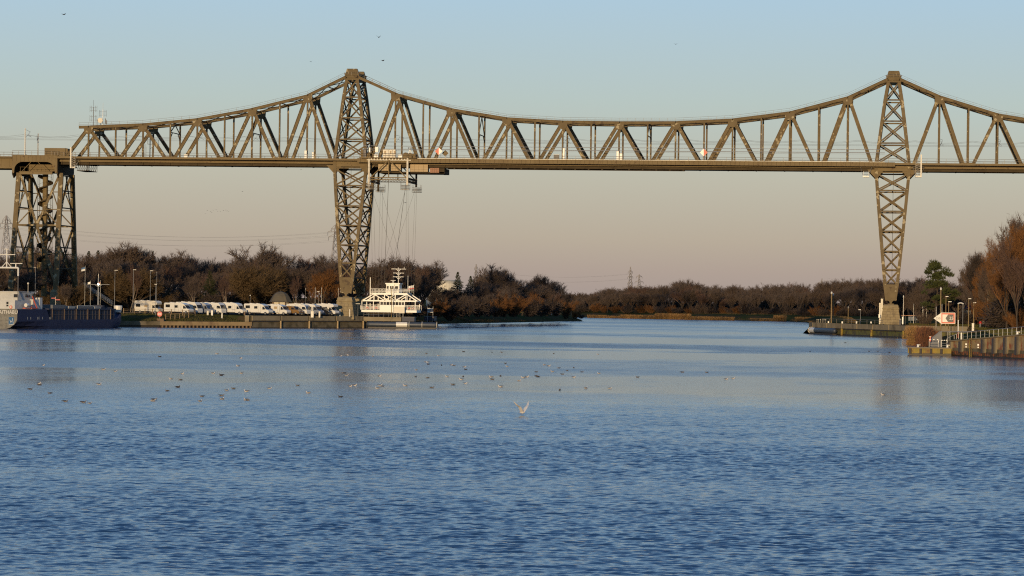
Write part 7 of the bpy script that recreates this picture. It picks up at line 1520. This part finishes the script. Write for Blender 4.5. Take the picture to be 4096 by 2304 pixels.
birds = [(174, 1459, 'g'), (415, 1476, 'g'), (462, 1483, 'g'), (157, 1532, 'g'), (159, 1538, 'b'), (122, 1555, 'b'), (199, 1571, 'b'), (397, 1536, 'g'), (262, 1604, 'b'), (334, 1608, 'b'), (360, 1612, 'g'), (613, 1602, 'g'), (618, 1597, 'b'), (638, 1425, 'd'), (682, 1513, 'g'), (721, 1517, 'b'), (668, 1562, 'b'), (712, 1547, 'd'), (730, 1493, 'g'),
         (853, 1491, 'g'), (885, 1499, 'd'), (867, 1413, 'g'), (964, 1431, 'g'), (951, 1462, 'g'), (965, 1491, 'g'), (807, 1584, 'b'), (801, 1603, 'g'), (887, 1581, 'b'), (889, 1595, 'g'), (908, 1560, 'g'), (933, 1553, 'b'), (985, 1564, 'g'), (983, 1598, 'g'), (992, 1600, 'b'), (1079, 1552, 'g'), (1190, 1540, 'b'), (1232, 1570, 'g'),
         (1331, 1424, 'g'), (1363, 1422, 'g'), (1393, 1418, 'g'), (1492, 1424, 'g'), (1374, 1490, 'b'), (1387, 1500, 'g'), (1402, 1543, 'g'), (1420, 1540, 'g'), (1519, 1502, 'g'), (1361, 1586, 'd'), (1509, 1551, 'g'), (1521, 1540, 'g'), (1529, 1543, 'b'), (1620, 1541, 'g'), (1664, 1478, 'g'), (1663, 1504, 'b'), (1705, 1412, 'b'), (1701, 1446, 'g'), (1710, 1447, 'g'), (1713, 1455, 'd'), (1709, 1509, 'b'), (1728, 1549, 'b'), (1753, 1421, 'g'), (1766, 1459, 'd'), (1787, 1504, 'g'), (1806, 1458, 'g'), (1817, 1460, 'b'),
         (1811, 1537, 'b'), (1844, 1516, 'g'), (1853, 1504, 'b'), (1854, 1405, 'd'), (1859, 1466, 'g'), (1862, 1476, 'd'), (1862, 1532, 'g'), (1963, 1506, 'g'), (1968, 1407, 'b'), (1970, 1516, 'b'), (2001, 1545, 'g'), (2002, 1502, 'b'), (2006, 1407, 'b'), (2022, 1452, 'b'), (2028, 1464, 'g'), (2077, 1521, 'g'), (2092, 1509, 'g'), (2109, 1506, 'g'), (2147, 1502, 'b'), (2151, 1505, 'd'), (2146, 1486, 'b'), (2177, 1458, 'g'), (2196, 1462, 'g'), (2209, 1485, 'g'), (2215, 1412, 'b'), (2235, 1470, 'b'), (2239, 1558, 'b'), (2250, 1495, 'b'), (2268, 1480, 'b'), (2296, 1507, 'g'), (2295, 1469, 'b'), (2344, 1551, 'g'), (2329, 1486, 'b'), (2391, 1415, 'g'), (2395, 1492, 'g'), (2440, 1552, 'g'),
         (2550, 1507, 'b'), (2730, 1487, 'b'), (2826, 1488, 'b'), (2906, 1515, 'g'), (2933, 1512, 'g'), (3531, 1577, 'g'), (3382, 1369, 'd'), (3240, 1404, 'd'), (3476, 1403, 'd'), (3511, 1403, 'd'), (3559, 1409, 'd')]
rnd.seed(3)
for i, (px, py, kd) in enumerate(birds):
    g_ = gnd(px, py + 3, 0); src = protos[kd]; o = src if 'label' not in src else src.copy()
    if o is not src: COL.objects.link(o)
    o.location = (g_.x, g_.y, -0.03); s_ = (0.78 if kd == 'g' else 0.72 if kd == 'b' else 0.78) * rnd.uniform(0.9, 1.15); o.scale = (s_, s_, s_); o.rotation_euler = (0, 0, rnd.choice([0.2, 3.1, 2.8, 0.5, -0.3, 3.4, 1.3]) + rnd.uniform(-.3, .3))
    zone = 'left of the tower reflection' if px < 1300 else 'between the tower reflection and the landing gull' if px < 2083 else 'right of the landing gull' if px < 3200 else 'near the right quay'
    k_ = {'g': 'small white gull with grey back floating ', 'b': 'brownish young gull floating ', 'd': 'dark duck floating '}[kd]
    tag(o, k_ + zone, {'g': 'gull', 'b': 'young gull', 'd': 'duck'}[kd], {'g': 'white gulls', 'b': 'young gulls', 'd': 'dark ducks'}[kd] + ' on the water ' + zone)
def flyer(px, py, Y, span, label, up, rz, mt='bird_dk', mt2=None, roll_=0.0, dive=False):
    p = at(px, py, Y); t = thing('flying_gull', label, 'gull', p, rz, None); t.rotation_euler = (roll_, 0, rz); m = MB(); k = span / 1.3; n = 7
    m.loft([[(x * k, r * k * math.cos(a * 2 * math.pi / n), z * k + r * k * math.sin(a * 2 * math.pi / n)) for a in range(n)] for x, r, z in ((-0.32, 0.02, 0.02), (-0.2, 0.045, 0.01), (0, 0.085, 0), (0.15, 0.075, 0.01), (0.22, 0.05, 0.04), (0.28, 0.045, 0.05), (0.33, 0.012, 0.04))]); m.build('body', M[mt2 or mt], t, local=True, smooth=True)
    for s in (-1, 1):
        m = MB(); st = [(0.05, 0, 0.17), (0.30, up * 0.75, 0.16), (0.48, up, 0.12), (0.66, up * 0.92 if up < 0.3 else up * 1.5, 0.02)]
        m.loft([[(c * k * (1.0) + off * k, s * y * k, z * k + 0.02), (c * k * 0.2 + off * k, s * y * k, z * k + 0.035 * k), (-c * k + off * k, s * y * k, z * k + 0.01), (c * k * 0.2 + off * k, s * y * k, z * k + 0.005)] for (y, z, c), off in zip(st, (0.05, 0.10, 0.02, -0.12))]); m.build('wing', M[mt], t, local=True)
g_ = gnd(2086, 1662, 0)
flyer(2088, 1650, g_.y, 1.3, 'large gull with raised wings landing on the water in the middle', 0.5, -0.75, 'gull_w', 'gull_w')
for px, py, Y, sp_, lab, up, rz in ((255, 58, 520, 1.3, 'gull gliding in the upper left corner of the sky', 0.12, 0.9), (1515, 150, 560, 0.9, 'dark bird diving high above the left tower', 0.35, 1.2), (1531, 243, 540, 1.1, 'gull flying just above and right of the left tower top', 0.15, 0.7), (1243, 247, 700, 0.8, 'tiny bird left of the left tower top', 0.2, 1.3), (2703, 177, 640, 0.95, 'lone small bird high over the middle of the main span', 0.15, 1.2), (970, 766, 900, 0.9, 'tiny bird below the left span', 0.1, 1.1), (1204, 678, 800, 0.8, 'tiny bird just under the deck left of the left tower', 0.1, 1.2), (1621, 811, 700, 1.2, 'gull gliding between the ferry ropes', 0.15, 1.35)):
    flyer(px, py, Y, sp_, lab, up, rz)
rnd.seed(8)
for k in range(12): flyer(825 + k * 8.2 + rnd.uniform(-4, 4), 848 - k * 0.8 + rnd.uniform(-8, 8), 1300 + rnd.uniform(-20, 20), 0.9, 'tiny bird in the flock under the left span', 0.12, rnd.uniform(0.8, 1.6)); bpy.data.objects[-1] if False else None
for o in list(COL.objects):
    if o.get('label') == 'tiny bird in the flock under the left span': o['group'] = 'flock of birds under the left span'
